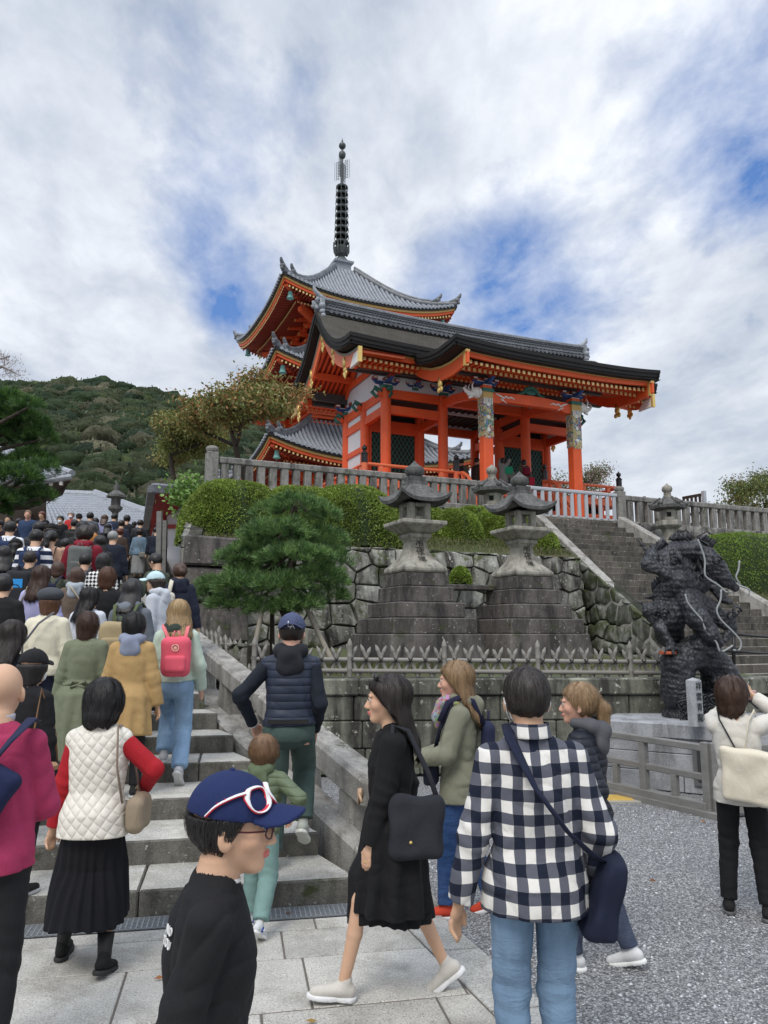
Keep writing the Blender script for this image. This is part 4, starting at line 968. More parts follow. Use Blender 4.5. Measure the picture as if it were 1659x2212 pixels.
# ---------------------------------------------------------------- pagoda
def pagoda():
    cx, cy = 18.45, 49.2
    r = thing('three_storey_pagoda', 'vermilion three-storey pagoda with grey tiled roofs and tall bronze spire, behind the gate', 'pagoda', (cx, cy, 6.5), 'G')
    def rot(mb, st, k):
        for i in range(st, len(mb.v)):
            x, y, z = mb.v[i]
            for _ in range(k): x, y = -y, x
            mb.v[i] = (x, y, z)
    def place(mb):
        mb.v = [(x+cx, y+cy, z) for x, y, z in mb.v]
    def roof(h, zc, zm, hi, zi, body, ztop, name):
        """h half width at eave, zc corner eave z, zm mid eave z, hi inner half, zi inner z, body half"""
        def ez(u): return zm+(zc-zm)*abs(u)**2.6
        def sz(u, t): return ez(u)*(1-t)+zi*t-(zi-zm)*.22*math.sin(math.pi*t)*(1-.3*t)
        base = MB(); til = MB(); ed = MB(); gd = MB(); ora = MB(); raf = MB(); tip = MB(); sof = MB(); hip = MB(); beam = MB()
        for k in range(4):
            for mb in (base, til, ed, gd, ora, raf, tip, sof, hip, beam): mb._s = len(mb.v)
            us = np.linspace(-1, 1, 29)
            base.grid([[(u*(h+(hi-h)*t), -(h+(hi-h)*t), sz(u, t)) for u in us] for t in np.linspace(0, 1, 12)])
            n = 44
            for i in range(n+1):
                x = -h+.12+(2*h-.24)*i/n; tm = min(1, (h-abs(x))/(h-hi)-.01); 
                if tm < .03: continue
                T_ = np.linspace(0, tm, 9)
                pts = []
                for t in T_:
                    wd = h+(hi-h)*t; pts.append((x, -wd-(.06 if t == 0 else 0), sz(x/wd, t)+.04))
                til.tube(pts, .095, 6, sq=(1, 1))
                til.tube([(x, -h-.10, ez(x/h)+.035), (x, -h-.05, ez(x/h)+.035)], .105, 10)
            m_ = 24
            for i in range(m_):
                ua, ub = -1+2*i/m_, -1+2*(i+1)/m_; za, zb = ez(ua), ez(ub); xa, xb = ua*h, ub*h
                def bd(tgt, ins, z0, z1, th=.12):
                    q = (h-ins)/h
                    tgt.hexa([(xa*q, -h+ins, za+z0), (xb*q, -h+ins, zb+z0), (xb*q, -h+ins+th, zb+z0), (xa*q, -h+ins+th, za+z0)], [(xa*q, -h+ins, za+z1), (xb*q, -h+ins, zb+z1), (xb*q, -h+ins+th, zb+z1), (xa*q, -h+ins+th, za+z1)])
                bd(ed, .0, -.16, -.02); bd(gd, .09, -.32, -.17); bd(ora, .16, -.52, -.33)
            # rafters: flying tier then base tier
            n2 = 52; zi1 = lambda u: (zm-.52)*1.0
            for i in range(n2+1):
                x = -h+.3+(2*h-.6)*i/n2; u = x/h; z0 = ez(u)-.60; q = h*.80
                yin = max(q-.4, abs(x)) if abs(x) > q else q
                if abs(x) < h-.5:
                    yb = min(h-.6, max(q, abs(x))); zb_ = zm-.35+ (z0-(zm-.6))*(yb/h)**2
                    raf.beam((x, -h+.22, z0), (x, -yb, zb_), .10, .13); tip.box(x-.055, x+.055, -h+.205, -h+.22, z0-.065, z0+.065)
                if abs(x) < q-.1:
                    yw = max(body, abs(x)); raf.beam((x, -q+.05, zm-.55+(ez(u)-zm)*.5), (x, -yw, zm-.05), .11, .14)
                    if abs(x) < q-.1: tip.box(x-.06, x+.06, -q+.03, -q+.05, zm-.62+(ez(u)-zm)*.5, zm-.48+(ez(u)-zm)*.5)
            sof.grid([[(u*yy, -yy, zz+(ez(u)-zm)*(yy/h)**2) for u in us] for yy, zz in ((h-.2, zm-.50), (h*.8, zm-.32), (body, zm+.2))])
            # corner hip beam and hip ridge with end tile
            hp = [(h*1.0+(hi-h)*t, sz(1, t)) for t in np.linspace(0, 1, 10)]
            hip.tube([(w_, -w_, z+.16) for w_, z in hp], [.17]*10, 8, sq=(.8, 1.2)); 
            hip.tube([(w_, -w_, z+.36) for w_, z in hp[2:]], .11, 6)
            for w_, z, e in ((h+.02, ez(1), .75), (h-.95, sz(1, .95/(h-hi))+.08, .7)):
                hip.tube([(w_-.4, -w_+.4, z+.30), (w_-.1, -w_+.1, z+.38), (w_+.12, -w_-.12, z+.62), (w_+.16, -w_-.16, z+.80)], [.14, .15, .12, .07], 8)
                hip.ball((w_-.02, -w_+.02, z+.36), .2, 8); hip.ball((w_+.05, -w_-.05, z+.18), .12, 6)
            beam.beam((body-.2, -body+.2, zm-.5), (h-.35, -h+.35, ez(1)-.62), .26, .3)
            for mb in (base, til, ed, gd, ora, raf, tip, sof, hip, beam): rot(mb, mb._s, k)
        for mb in (base, til, ed, gd, ora, raf, tip, sof, hip, beam): place(mb)
        ro = base.build(name, M_TILE, r, smooth=True); til.build('round_tiles', M_TILEL, ro, auto=50); hip.build('hip_ridges', M_TILE, ro, auto=50)
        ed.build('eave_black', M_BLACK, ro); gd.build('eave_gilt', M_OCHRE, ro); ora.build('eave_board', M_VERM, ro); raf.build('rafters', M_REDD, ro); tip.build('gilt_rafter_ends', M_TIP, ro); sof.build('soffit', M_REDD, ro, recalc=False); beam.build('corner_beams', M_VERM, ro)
        for sx, sy in ((-1, -1), (1, -1), (-1, 1), (1, 1)):
            m = MB(); w_ = h-.75; X, Y, Z = cx+sx*w_, cy+sy*w_, zc-1.0
            m.lathe([(.24, -.36), (.20, -.30), (.15, -.05), (.13, .10), (.03, .16)], 10, (X, Y, Z)); m.tube([(X, Y, Z+.15), (X, Y, Z+.35)], .02, 5); m.tube([(X, Y, Z-.3), (X, Y, Z-.5)], .02, 5)
            m.build('wind_bell', M_BELL, ro, auto=50)
    def body(half, z0, z1):
        m = MB(); w_ = half
        for sx in (-1, -.36, .36, 1):
            for sy in (-1, -.36, .36, 1):
                if max(abs(sx), abs(sy)) < 1: continue
                m.lathe([(.19, z0), (.19, z1-1.3)], 10, (cx+sx*w_, cy+sy*w_, 0))
        for z in (z0+.3, z0+1.0, z1-1.7, z1-1.4):
            for s in (-1, 1):
                m.box(cx-w_, cx+w_, cy+s*w_-.1, cy+s*w_+.1, z, z+.22); m.box(cx+s*w_-.1, cx+s*w_+.1, cy-w_, cy+w_, z+.003, z+.223)
        b = m.build('storey_frame', M_VERM, r, auto=40)
        m = MB(); m.box(cx-w_+.05, cx+w_-.05, cy-w_+.05, cy+w_-.05, z0-.5, z1+1.0); m.build('storey_wall', M_REDD, b)
        # three-stepped bracket complexes
        m = MB(); t = MB()
        for k in range(4):
            m._s = len(m.v); t._s = len(t.v)
            for x in (-w_, -.36*w_, .36*w_, w_):
                for st in range(3):
                    y = -w_-.15-.48*st; z = z1-1.25+.42*st
                    m.box(x-.13, x+.13, y-.35, y+.5, z, z+.2); t.box(x-.13, x+.13, y-.362, y-.35, z, z+.2)
                    m.box(x-.5+.0*st, x+.5, y-.1, y+.1, z+.21, z+.38)
                    for dx in (-.42, 0, .42): m.box(x+dx-.11, x+dx+.11, y-.13, y+.13, z+.36, z+.46); 
                m.beam((x, -w_, z1-.1), (x, -w_-1.75, z1-.42), .18, .22); t.box(x-.1, x+.1, -w_-1.77, -w_-1.75, z1-.54, z1-.31)
            for st in range(3): m.box(-w_-1.2, w_+1.2, -w_-.25-.48*st, -w_-.08-.48*st, z1-.80+.42*st, z1-.66+.42*st)
            m.beam((w_, -w_, z1-.7), (w_+2.1, -w_-2.1, z1-.55), .25, .3); rot(m, m._s, k); rot(t, t._s, k)
        place(m); place(t); m.build('brackets', M_VERM, b); t.build('gilt_bracket_ends', M_GOLD, b)
    roof(6.2, 24.05, 23.15, .75, 27.85, 2.5, 24, 'top_roof')
    roof(6.75, 18.9, 17.95, 2.9, 20.9, 2.8, 19, 'middle_roof')
    roof(7.1, 13.45, 12.45, 3.2, 15.6, 3.1, 14, 'lower_roof')
    body(2.45, 20.9, 23.1); body(2.75, 15.6, 17.85); body(3.05, 7.2, 12.35)
    m = MB(); m.box(cx-4.2, cx+4.2, cy-4.2, cy+4.2, 5.8, 7.3); m.build('stone_platform', M_OLD, r)
    for half, z in ((3.1, 20.7), (3.4, 15.4)):
        m = MB()
        for s in (-1, 1):
            for zz in (.0, .35, .6): m.box(cx-half, cx+half, cy+s*half-.05, cy+s*half+.05, z+zz, z+zz+.09); m.box(cx+s*half-.05, cx+s*half+.05, cy-half, cy+half, z+zz+.002, z+zz+.092)
        m.build('balcony_rail', M_VERM, r)
    # spire (sorin)
    S0 = 27.8; m = MB(); m.lathe([(1.05, 0), (1.0, .15), (.8, .2), (.8, .75), (1.02, .85), (1.05, 1.0), (.6, 1.02)], 4, (cx, cy, S0-.1), R(45)); m.build('dew_basin', M_TILEL, r)
    m = MB(); m.lathe([(.6, .9), (.55, 1.2), (.35, 1.45), (.2, 1.5), (.12, 1.6), (.12, 8.9), (.08, 9.2), (.06, 11)], 12, (cx, cy, S0-.1)); sp = m.build('spire', M_BRONZE, r, auto=50)
    m = MB(); m.lathe([(.15, 1.5), (.38, 1.75), (.5, 2.25), (.48, 2.3), (.25, 2.0), (.15, 1.9)], 12, (cx, cy, S0-.1))
    for k in range(8):
        a = k*math.pi/4; m.tube([(cx+.4*math.cos(a), cy+.4*math.sin(a), S0+1.6), (cx+.58*math.cos(a), cy+.58*math.sin(a), S0+1.95), (cx+.62*math.cos(a), cy+.62*math.sin(a), S0+2.5)], [.09, .07, .03], 5)
    m.build('lotus_flower', M_BRONZE, sp)
    for k in range(9):
        z = S0+2.55+k*.56; rad = .52-.012*k; m = MB()
        m.lathe([(rad-.16, z-.05), (rad, z-.04), (rad+.02, z+.05), (rad-.05, z+.13), (rad-.18, z+.10), (rad-.2, z+.02), (rad-.16, z-.05)], 18, (cx, cy, 0))
        m.lathe([(.14, z-.1), (.16, z+.15), (.11, z+.3)], 10, (cx, cy, 0))
        for q in range(8):
            a = q*math.pi/4+.3; c, s = math.cos(a), math.sin(a)
            m.tube([(cx+c*.2, cy+s*.2, z+.05), (cx+c*(rad-.1), cy+s*(rad-.1), z+.04)], .035, 5); m.tube([(cx+c*rad, cy+s*rad, z), (cx+c*rad*1.02, cy+s*rad*1.02, z-.24), (cx+c*rad*.9, cy+s*rad*.9, z-.4)], .03, 5)
        m.build('spire_ring', M_BRONZE, sp, auto=50)
    m = MB(); z0 = S0+7.7
    for q in range(4):
        a = q*math.pi/2+R(45); c, s = math.cos(a), math.sin(a)
        for k in range(12):
            z = z0+k*.13; m.tube([(cx+c*.18, cy+s*.18, z), (cx+c*.4, cy+s*.4, z+.06), (cx+c*.5, cy+s*.5, z+.02)], .018, 4)
        for rr in (.3, .45, .6): m.tube([(cx+c*rr, cy+s*rr, z0), (cx+c*rr, cy+s*rr, z0+1.5)], .015, 4)
    m.build('water_flame', M_BRONZE, sp)
    for z, q, nm in ((S0+10.0, (.27, .34), 'dragon_vehicle'), (S0+10.75, (.27, .27), 'sacred_jewel')):
        m = MB(); m.ball((cx, cy, z-.3), q[0], 12, (1, 1, q[1]/q[0])); m.build(nm, M_BRONZE, sp, smooth=True)
    m = MB(); m.tube([(cx, cy, S0+10.4), (cx, cy, S0+11.1)], [.06, .01], 6); m.build('tip', M_BRONZE, sp)
pagoda()
# lightning cable hanging at the pagoda's left corner
# ---------------------------------------------------------------- balustrades on the terrace
def balustrade(name, label, x0, x1, gy, z, pw, pd, step, hh, rail_h, m_, newels, zslope=0.0, roundcap=True):
    r = thing(name, label, 'balustrade', (x0, gy, z), 'G'); n = int(round((x1-x0)/step)); 
    rr = MB(); L = 2.2; x = x0
    while x < x1-.01:
        xe = min(x+L, x1); rr.box(x+.004, xe-.004, gy-pd*.62, gy+pd*.62, z+hh-rail_h, z+hh); x = xe
    rr.build('top_rail', m_, r, bevel=.03)
    if pw < .17: rr = MB(); rr.box(x0, x1, gy-pd*.5, gy+pd*.5, z+.02, z+.12); rr.build('bottom_rail', m_, r, bevel=.01)
    for k in range(n):
        x = x0+(k+.5)*(x1-x0)/n; b = MB(); b.box(x-pw/2, x+pw/2, gy-pd/2, gy+pd/2, z, z+hh-rail_h); b.build('baluster', m_, r, bevel=.015)
    for xn, hn in newels:
        b = MB(); b.box(xn-.17, xn+.17, gy-.17, gy+.17, z-.15, z+hn); 
        b.lathe([(.14, z+hn), (.17, z+hn+.03), (.19, z+hn+.1), (.17, z+hn+.17), (.08, z+hn+.2)], 12, (xn, gy, 0)); b.build('newel', m_, r, bevel=.02)
    return r
balustrade('stone_balustrade', 'old lichened stone balustrade on the terrace edge above the pine, ending in a round-capped post', 4.45, 14.35, 22, 6.05, .22, .20, .372, .93, .2, M_OLD, [(4.25, 1.05)])
balustrade('barrier_railing', 'pale grey slatted railing closing off the head of the right-hand stair', 14.45, 19.25, 21.9, 5.86, .13, .09, .325, 1.1, .13, simple('grey_timber', (.42, .44, .47), .7, .12, 3, .2, 20), [])
balustrade('stone_balustrade', 'stone balustrade on the terrace edge right of the stair head, running out of the frame', 19.65, 40, 22, 5.86, .26, .20, .47, 1.08, .2, M_OLD, [(19.45, 1.22)])
m = MB(); m.box(4.0, 14.4, 21.45, 22.3, 5.84, 6.05); tag(m.build('terrace_kerb', M_OLD, frame='G', bevel=.03), 'low stone kerb under the old balustrade above the pine', 'kerb')
# ---------------------------------------------------------------- stone lanterns
def roof_sq(mb, c, half, z0, th, z1, ri, n=9):
    """square lantern roof with flared corners"""
    for k in range(4):
        rows_t, rows_b = [], []
        for j, t in enumerate(np.linspace(0, 1, 7)):
            wd = half+(ri-half)*t; row, rb = [], []
            for u in np.linspace(-1, 1, n):
                fl = .16*abs(u)**3*(1-t)**2; z = z0+(z1-z0)*(t**1.5)+fl; x, y = u*wd*(1+.03*abs(u)*(1-t)), -wd*(1+.03*abs(u)*(1-t))
                for _ in range(k): x, y = -y, x
                row.append((c[0]+x, c[1]+y, c[2]+z)); rb.append((c[0]+x*.98, c[1]+y*.98, c[2]+max(z-th, z0-th+fl) if j < 1 else c[2]+z0-th*.9+.12*t*0+fl*.5))
            rows_t.append(row); rows_b.append(rb)
        mb.grid(rows_t); mb.grid([rows_b[0], rows_t[0]]); mb.grid([rows_b[0], [(c[0]+(p[0]-c[0])*.35, c[1]+(p[1]-c[1])*.35, c[2]+z0+.02) for p in rows_b[0]]])
def big_lantern(gx, gy, z, lab, chars):
    r = thing('stone_lantern', lab, 'stone lantern', (gx, gy, z), 'G', group='square stone lanterns on stepped bases'); c = (gx, gy, z); P4 = R(45); q = math.sqrt(2)
    m = MB(); m.lathe([(.44*q, 0), (.46*q, .04), (.46*q, .09), (.42*q, .13), (.33*q, .22), (.24*q, .34), (.185*q, .48), (.17*q, .60), (.20*q, .66), (.245*q, .70), (.245*q, .76), (.2*q, .765)], 4, c, P4)
    sh = m.build('shaft', M_LANT, r, bevel=.012)
    k = MB()
    for ch, zz, yy, s, tl in ((chars[0], .60, .187, .22, .10), (chars[1], .42, .225, .20, .50), (chars[2], .27, .30, .18, .85)):
        put_text(k, ch, s, (gx, gy-yy-.006, z+zz), (1, 0, 0), (0, -math.sin(tl)*-1 if False else math.sin(tl), math.cos(tl)), .004)
    k.build('carved_characters', simple('carving_shadow', (.07, .065, .055), .95), sh)
    m = MB(); m.lathe([(.22*q, .766), (.3*q, .80), (.47*q, .93), (.47*q, 1.0), (.25*q, 1.01)], 4, c, P4); m.build('platform', M_LANT, r, bevel=.012)
    # fire box: four corner posts, rounded openings
    m = MB(); h0, h1, a, p = z+1.01, z+1.37, .235, .13
    for sx in (-1, 1):
        for sy in (-1, 1): m.box(gx+sx*a-(p if sx > 0 else 0), gx+sx*a+(p if sx < 0 else 0), gy+sy*a-(p if sy > 0 else 0), gy+sy*a+(p if sy < 0 else 0), h0, h1)
    for zz0, zz1 in ((h0, h0+.09), (h1-.08, h1)):
        for s in (-1, 1):
            m.box(gx-a+p, gx+a-p, gy+s*a-(p if s > 0 else 0), gy+s*a+(p if s < 0 else 0), zz0, zz1); m.box(gx+s*a-(p if s > 0 else 0), gx+s*a+(p if s < 0 else 0), gy-a+p, gy+a-p, zz0, zz1)
    m.lathe([(.05, h0), (.05, h1)], 8, (gx, gy, 0)); m.build('fire_box', M_LANT, r, bevel=.03)
    m = MB(); roof_sq(m, (gx, gy, z), .53, 1.42, .07, 1.76, .17); m.build('roof', M_LANTROOF, r, auto=40)
    m = MB(); m.lathe([(.19*q, 1.72), (.19*q, 1.80), (.15*q, 1.81), (.17*q, 1.90), (.1*q, 1.91)], 4, c, P4); m.lathe([(.1, 1.90), (.17, 1.95), (.2, 2.02), (.18, 2.09), (.10, 2.14), (.05, 2.19), (.004, 2.24)], 14, c); m.build('finial', M_LANTROOF, r, auto=40)
def stepped_base(gx, gy, lab, z0=1.2):
    r = thing('lantern_base', lab, 'stepped plinth', (gx, gy, z0), 'G', group='dark stepped bases of the lanterns')
    zz = [(1.00, .93, z0, 1.84), (.86, .86, 1.84, 2.13), (.70, .70, 2.135, 2.42), (.55, .55, 2.425, 2.72), (.46, .44, 2.725, 2.99)]
    for i, (a, b, z1, z2) in enumerate(zz):
        m = MB()
        m.hexa([(gx-a, gy-a, z1), (gx+a, gy-a, z1), (gx+a, gy+a, z1), (gx-a, gy+a, z1)], [(gx-b, gy-b, z2), (gx+b, gy-b, z2), (gx+b, gy+b, z2), (gx-b, gy+b, z2)])
        m.build('tier' if i else 'plinth', M_DARKSTONE, r, bevel=.02)
LA = at_gy(897, 1240, 13.2); LB = at_gy(1128, 1250, 13.2)
stepped_base(LA[0], 13.2, 'dark stepped stone base under the left square lantern'); stepped_base(LB[0], 13.2, 'dark stepped stone base under the right square lantern')
big_lantern(LA[0], 13.2, 2.99, 'tall square stone lantern on a stepped base, left of the pair, beside the pine', '常夜燈')
big_lantern(LB[0], 13.2, 2.99, 'tall square stone lantern on a stepped base, right of the pair, nearer the right-hand stair', '常夜燈')
m = MB(); m.hexa([(LA[0]+.1, 13.45, 2.72), (LB[0]-.1, 13.45, 2.72), (LB[0]-.1, 13.85, 2.72), (LA[0]+.1, 13.85, 2.72)], [(LA[0]+.1, 13.45, 2.83), (LB[0]-.1, 13.45, 2.83), (LB[0]-.1, 13.85, 2.83), (LA[0]+.1, 13.85, 2.83)])
tag(m.build('stone_slab', M_DARKSTONE, frame='G', bevel=.02), 'flat dark stone slab bridging the two lantern bases', 'stone slab')
def hex_lantern(gx, gy, z, lab):
    r = thing('hexagonal_lantern', lab, 'stone lantern', (gx, gy, z), 'G', group='hexagonal stone lanterns at the stair head'); c = (gx, gy, z); ph = R(20)
    m = MB(); m.lathe([(.36, 0), (.34, .08), (.27, .12), (.255, .5), (.28, .52), (.28, .56), (.25, .58), (.24, 1.15), (.28, 1.2)], 20, c); m.build('round_shaft', M_LANT, r, auto=40)
    m = MB(); m.lathe([(.25, 1.2), (.36, 1.26), (.46, 1.33), (.46, 1.50), (.3, 1.52)], 6, c, ph); m.build('lotus_platform', M_LANT, r, bevel=.02)
    m = MB(); m.lathe([(.30, 1.52), (.30, 1.90)], 6, c, ph); fb = m.build('fire_box', M_LANT, r, bevel=.015)
    m = MB()
    for k in (0, 2, 4):
        a = ph+R(30)+R(60)*(k+3); n = Vector((math.cos(a), math.sin(a), 0)); t = Vector((-n.y, n.x, 0)); o = Vector((gx, gy, z+1.72))+n*.262
        m.add([o-t*.075-Vector((0, 0, .085)), o+t*.075-Vector((0, 0, .085)), o+t*.075+Vector((0, 0, .085)), o-t*.075+Vector((0, 0, .085))], [(0, 1, 2, 3)])
    m.build('window_opening', simple('opening_dark', (.012, .012, .012), .95), fb)
    m = MB(); m.lathe([(.34, 1.90), (.64, 1.95), (.66, 2.06), (.52, 2.14), (.32, 2.30), (.17, 2.36)], 6, c, ph)
    for k in range(6):
        a = ph+R(60)*k; x, y = gx+math.cos(a)*.60, gy+math.sin(a)*.60; m.ball((x, y, z+2.12), .10, 8, (1, 1, .8)); m.tube([(x, y, z+2.12), (gx+math.cos(a)*.25, gy+math.sin(a)*.25, z+2.36)], [.06, .04], 6)
    m.build('roof', M_LANTROOF, r, auto=40)
    m = MB(); m.lathe([(.15, 2.34), (.15, 2.44), (.12, 2.45), (.14, 2.52), (.10, 2.54), (.17, 2.60), (.19, 2.68), (.16, 2.77), (.07, 2.83), (.005, 2.90)], 14, c); m.build('finial', M_LANT, r, auto=40)
LC = at_gy(1062, 1003, 21.1); LD = at_gy(1440, 1044, 20.6)
hex_lantern(LC[0], 21.1, LC[2]-2.9, 'hexagonal stone lantern behind the two square lanterns, against the balustrade')
hex_lantern(LD[0], 20.6, LD[2]-2.9, 'hexagonal stone lantern right of the stair head, beside the big clipped hedge')
# ---------------------------------------------------------------- bamboo fences
M_BAMB = simple('weathered_bamboo', (.24, .228, .205), .6, .25, 5, .15, 40)
M_CORD = simple('black_cord', (.02, .018, .016), .9)
def bamboo_fence(name, lab, P, Q, zP, zQ, n, seed, posts=3, H=.40):
    P, Q = Vector((P[0], P[1], zP)), Vector((Q[0], Q[1], zQ)); d = (Q-P); L = d.length; d.normalize(); rn = random.Random(seed)
    hor = Vector((d.x, d.y, 0)).normalized(); nrm = Vector((-hor.y, hor.x, 0)); r = thing(name, lab, 'bamboo fence', tuple(P)); up = Vector((0, 0, 1))
    def pole(nm, a, b, rad, pointed=True):
        m = MB(); pts = [a+(b-a)*t for t in (0, .18, .2, .22, .5, .52, .54, .8, .82, .84)]; rd = [rad, rad, rad*1.12, rad, rad, rad*1.12, rad, rad, rad*1.1, rad]
        if pointed: pts += [a+(b-a)*.9, b]; rd += [rad*.9, rad*.15]
        else: pts += [b]; rd += [rad]
        return m.tube(pts, rd, 8).build(nm, M_BAMB, r, auto=50)
    for k, z in enumerate((.06, .21)):
        ph = [P+d*(L*i/posts) for i in range(posts+1)]
        pole('rail', P+up*z-nrm*.03, Q+up*z-nrm*.03, .030, False)
    kn = MB(); kind = 0
    for i in range(n):
        c = P+d*(L*(i+.5)/n); s = .10
        for sg in (1, -1):
            j = .02*(rn.random()-.5); a = c-hor*sg*(s+j)+nrm*(.012*sg); b = c+hor*sg*(s*.72+j)+nrm*(.012*sg)
            b0 = Vector((b.x, b.y, b.z+H*(.92+.14*rn.random()))); a0 = Vector((a.x, a.y, a.z-.01)); m = pole('stake', a0, b0, .024+.005*rn.random())
        for z in (.21,):
            q = c+up*z; kn.ball(q-nrm*.035, .034, 6, (.7, .7, 1)); kn.tube([q-nrm*.07-hor*.03+up*.03, q-nrm*.07+hor*.03-up*.03], .007, 4); kn.tube([q-nrm*.07-hor*.03-up*.03, q-nrm*.07+hor*.03+up*.03], .007, 4)
    kn.split('cord_knot', M_CORD, r)
    for i in range(posts+1):
        c = P+d*(L*i/posts)-nrm*.05; pole('post', c-up*.02, c+up*(H+.10), .034)
bamboo_fence('bamboo_fence', 'grey bamboo fence of crossed pointed stakes along the low wall below the lanterns', (-1.78, 10.62), (4.75, 10.92), 1.30, 1.24, 32, 1, 5)
bamboo_fence('bamboo_fence', 'grey bamboo fence of pointed stakes climbing beside the parapet of the left stair', (-1.82, 10.62), (-4.2, 14.6), 1.30, 1.82, 21, 2, 3)
# ---------------------------------------------------------------- plinth, dragon post, plaque
def pedestal():
    c = Vector((2.78, 9.93, 0)); dr = Vector((.86, -.51, 0)).normalized(); bk = Vector((.51, .86, 0))
    r = thing('statue_plinth', 'low pale granite plinth carrying the dragon statue, with a dark plaque on its side', 'plinth', tuple(c+dr*2))
    def pt(a, b, z): q = c+dr*a+bk*b; return (q.x, q.y, z)
    def bl(mb, a0, a1, b0, b1, z0, z1, col=None): mb.hexa([pt(a0, b0, z0), pt(a1, b0, z0), pt(a1, b1, z0), pt(a0, b1, z0)], [pt(a0, b0, z1), pt(a1, b0, z1), pt(a1, b1, z1), pt(a0, b1, z1)], col)
    m = MB(); rn = random.Random(9)
    for row, (z0, z1) in enumerate(((-.02, .2), (.205, .42), (.425, .60))):
        a = -.0-.3*row
        while a < 5.4:
            L = .7+.5*rn.random(); bl(m, max(a, 0)+.004, min(a+L, 5.4)-.004, .0, .5, z0, z1, (1, 1, 1)); a += L
        b = .5
        while b < 3.6: bl(m, .0, .5, b+.004, b+.79, z0, z1); b += .8
    m.build('block_courses', M_NEWG, r, bevel=.01)
    m = MB(); bl(m, .06, 5.35, .06, 3.5, 0, .6); m.build('core', simple('mortar_grey', (.38, .38, .38), .9), r)
    m = MB(); bl(m, -.05, 2.7, -.05, 3.6, .60, .78); bl(m, 2.705, 5.45, -.05, 3.6, .60, .78); m.build('top_slab', M_NEWG, r, bevel=.015)
    m = MB(); bl(m, 1.05, 1.75, -.03, .01, .08, .56); pl = m.build('plaque', simple('plaque_frame', (.13, .13, .13), .5), r)
    m = MB(); bl(m, 1.10, 1.70, -.04, -.028, .13, .51); m.build('plaque_face', simple('plaque_bronze', (.045, .045, .048), .45, .2, 8, .3, 60), pl)
    m = MB()
    for k in range(9):
        a = 1.14+.062*k
        q = c+dr*(a+.01)+bk*-.043; put_text(m, '一二三四五六七八九'[k] if False else '||||'[0], .0001, q, dr, (0, 0, 1)) if False else None
        bl(m, a, a+.012, -.044, -.0405, .16, .48)
    m.build('inscription_columns', simple('inscription', (.11, .11, .11), .6), pl)
    # inscribed granite post
    q = at_Y(1499, 1575, 9.25); a = q[0]; b = q[1]
    r2 = thing('inscribed_post', 'white granite post with black brushed characters standing in front of the dragon', 'stone post', (a, b, .78))
    m = MB(); w_ = .098
    m.hexa([(a-w_, b-.02, .78), (a+.0, b-w_*1.0, .78), (a+w_, b+.02, .78), (a, b+w_, .78)], [(a-w_, b-.02, 1.33), (a+.0, b-w_, 1.31), (a+w_, b+.02, 1.33), (a, b+w_, 1.34)])
    m.v = []; m.f = []; m.c = []
    L1 = Vector((-w_*.95, -.075, 0)); L2 = Vector((0, -.11, 0)); L3 = Vector((.10, -.055, 0)); L4 = Vector((.0, .03, 0)); o = Vector((a, b, 0))
    bt = [o+L1+Vector((0, 0, .78)), o+L2+Vector((0, 0, .78)), o+L3+Vector((0, 0, .78)), o+L4+Vector((0, 0, .78))]
    tp = [o+L1+Vector((0, 0, 1.31)), o+L2+Vector((0, 0, 1.305)), o+L3+Vector((0, 0, 1.31)), o+L4+Vector((0, 0, 1.315))]
    m.hexa(bt, tp); cc = sum(tp, Vector())/4+Vector((0, 0, .03)); st = len(m.v); m.add(tp+[cc], [(0, 1, 4), (1, 2, 4), (2, 3, 4), (3, 0, 4)])
    m.build('post', M_NEWG, r2)
    m = MB(); rt = (L3-L2).normalized(); mid = o+(L2+L3)/2+Vector((rt.y, -rt.x, 0))*.003
    for ch, z in zip('祥雲青龍', (1.235, 1.115, .995, .875)): put_text(m, ch, .10, mid+Vector((0, 0, z)), rt, (0, 0, 1), .002)
    m.build('characters', simple('ink_black', (.01, .01, .01), .7), r2)
pedestal()
# ---------------------------------------------------------------- grey timber fence round the plinth
def timber_fence():
    M = simple('fence_timber', (.19, .185, .175), .85, .45, 4, .25, 30, stretch=(1, 1, 3))
    segs = [((2.55, 9.75), (3.40, 8.32), 'grey timber post-and-rail fence running back along the plinth, left of the woman with the camera'), ((3.46, 8.28), (6.6, 8.75), 'grey timber post-and-rail fence behind the woman with the camera, at the right edge')]
    for (p, q, lab) in segs:
        P, Q = Vector((*p, 0)), Vector((*q, 0)); r = thing('timber_fence', lab, 'timber fence', tuple(P)); d = (Q-P).normalized(); L = (Q-P).length
        for z, w_, h in ((.66, .09, .07), (.36, .05, .07), (.06, .12, .10)):
            m = MB(); m.beam(P+Vector((0, 0, z)), Q+Vector((0, 0, z)), w_, h); m.build('rail', M, r, bevel=.008)
        n = max(1, round(L/.85))
        for i in range(n+1):
            c = P+d*(L*i/n); m = MB(); hh = .72 if i in (0, n) else .625; m.beam(c, c+Vector((0, 0, hh)), .085, .085, up=tuple(d)); m.build('post', M, r, bevel=.006)
        for i in range(n):
            c = P+d*(L*(i+.5)/n); m = MB(); m.beam(c+Vector((0, 0, .1)), c+Vector((0, 0, .33)), .07, .07, up=tuple(d)); m.build('short_post', M, r, bevel=.006)
        m = MB(); c = Q if q[0] < 4 else P; e = Vector((1, .1, 0))
        if q[0] < 4: m.beam(P-d*.2, Q+d*.15, .2, .06); m.build('sill_timber', M, r)
timber_fence()
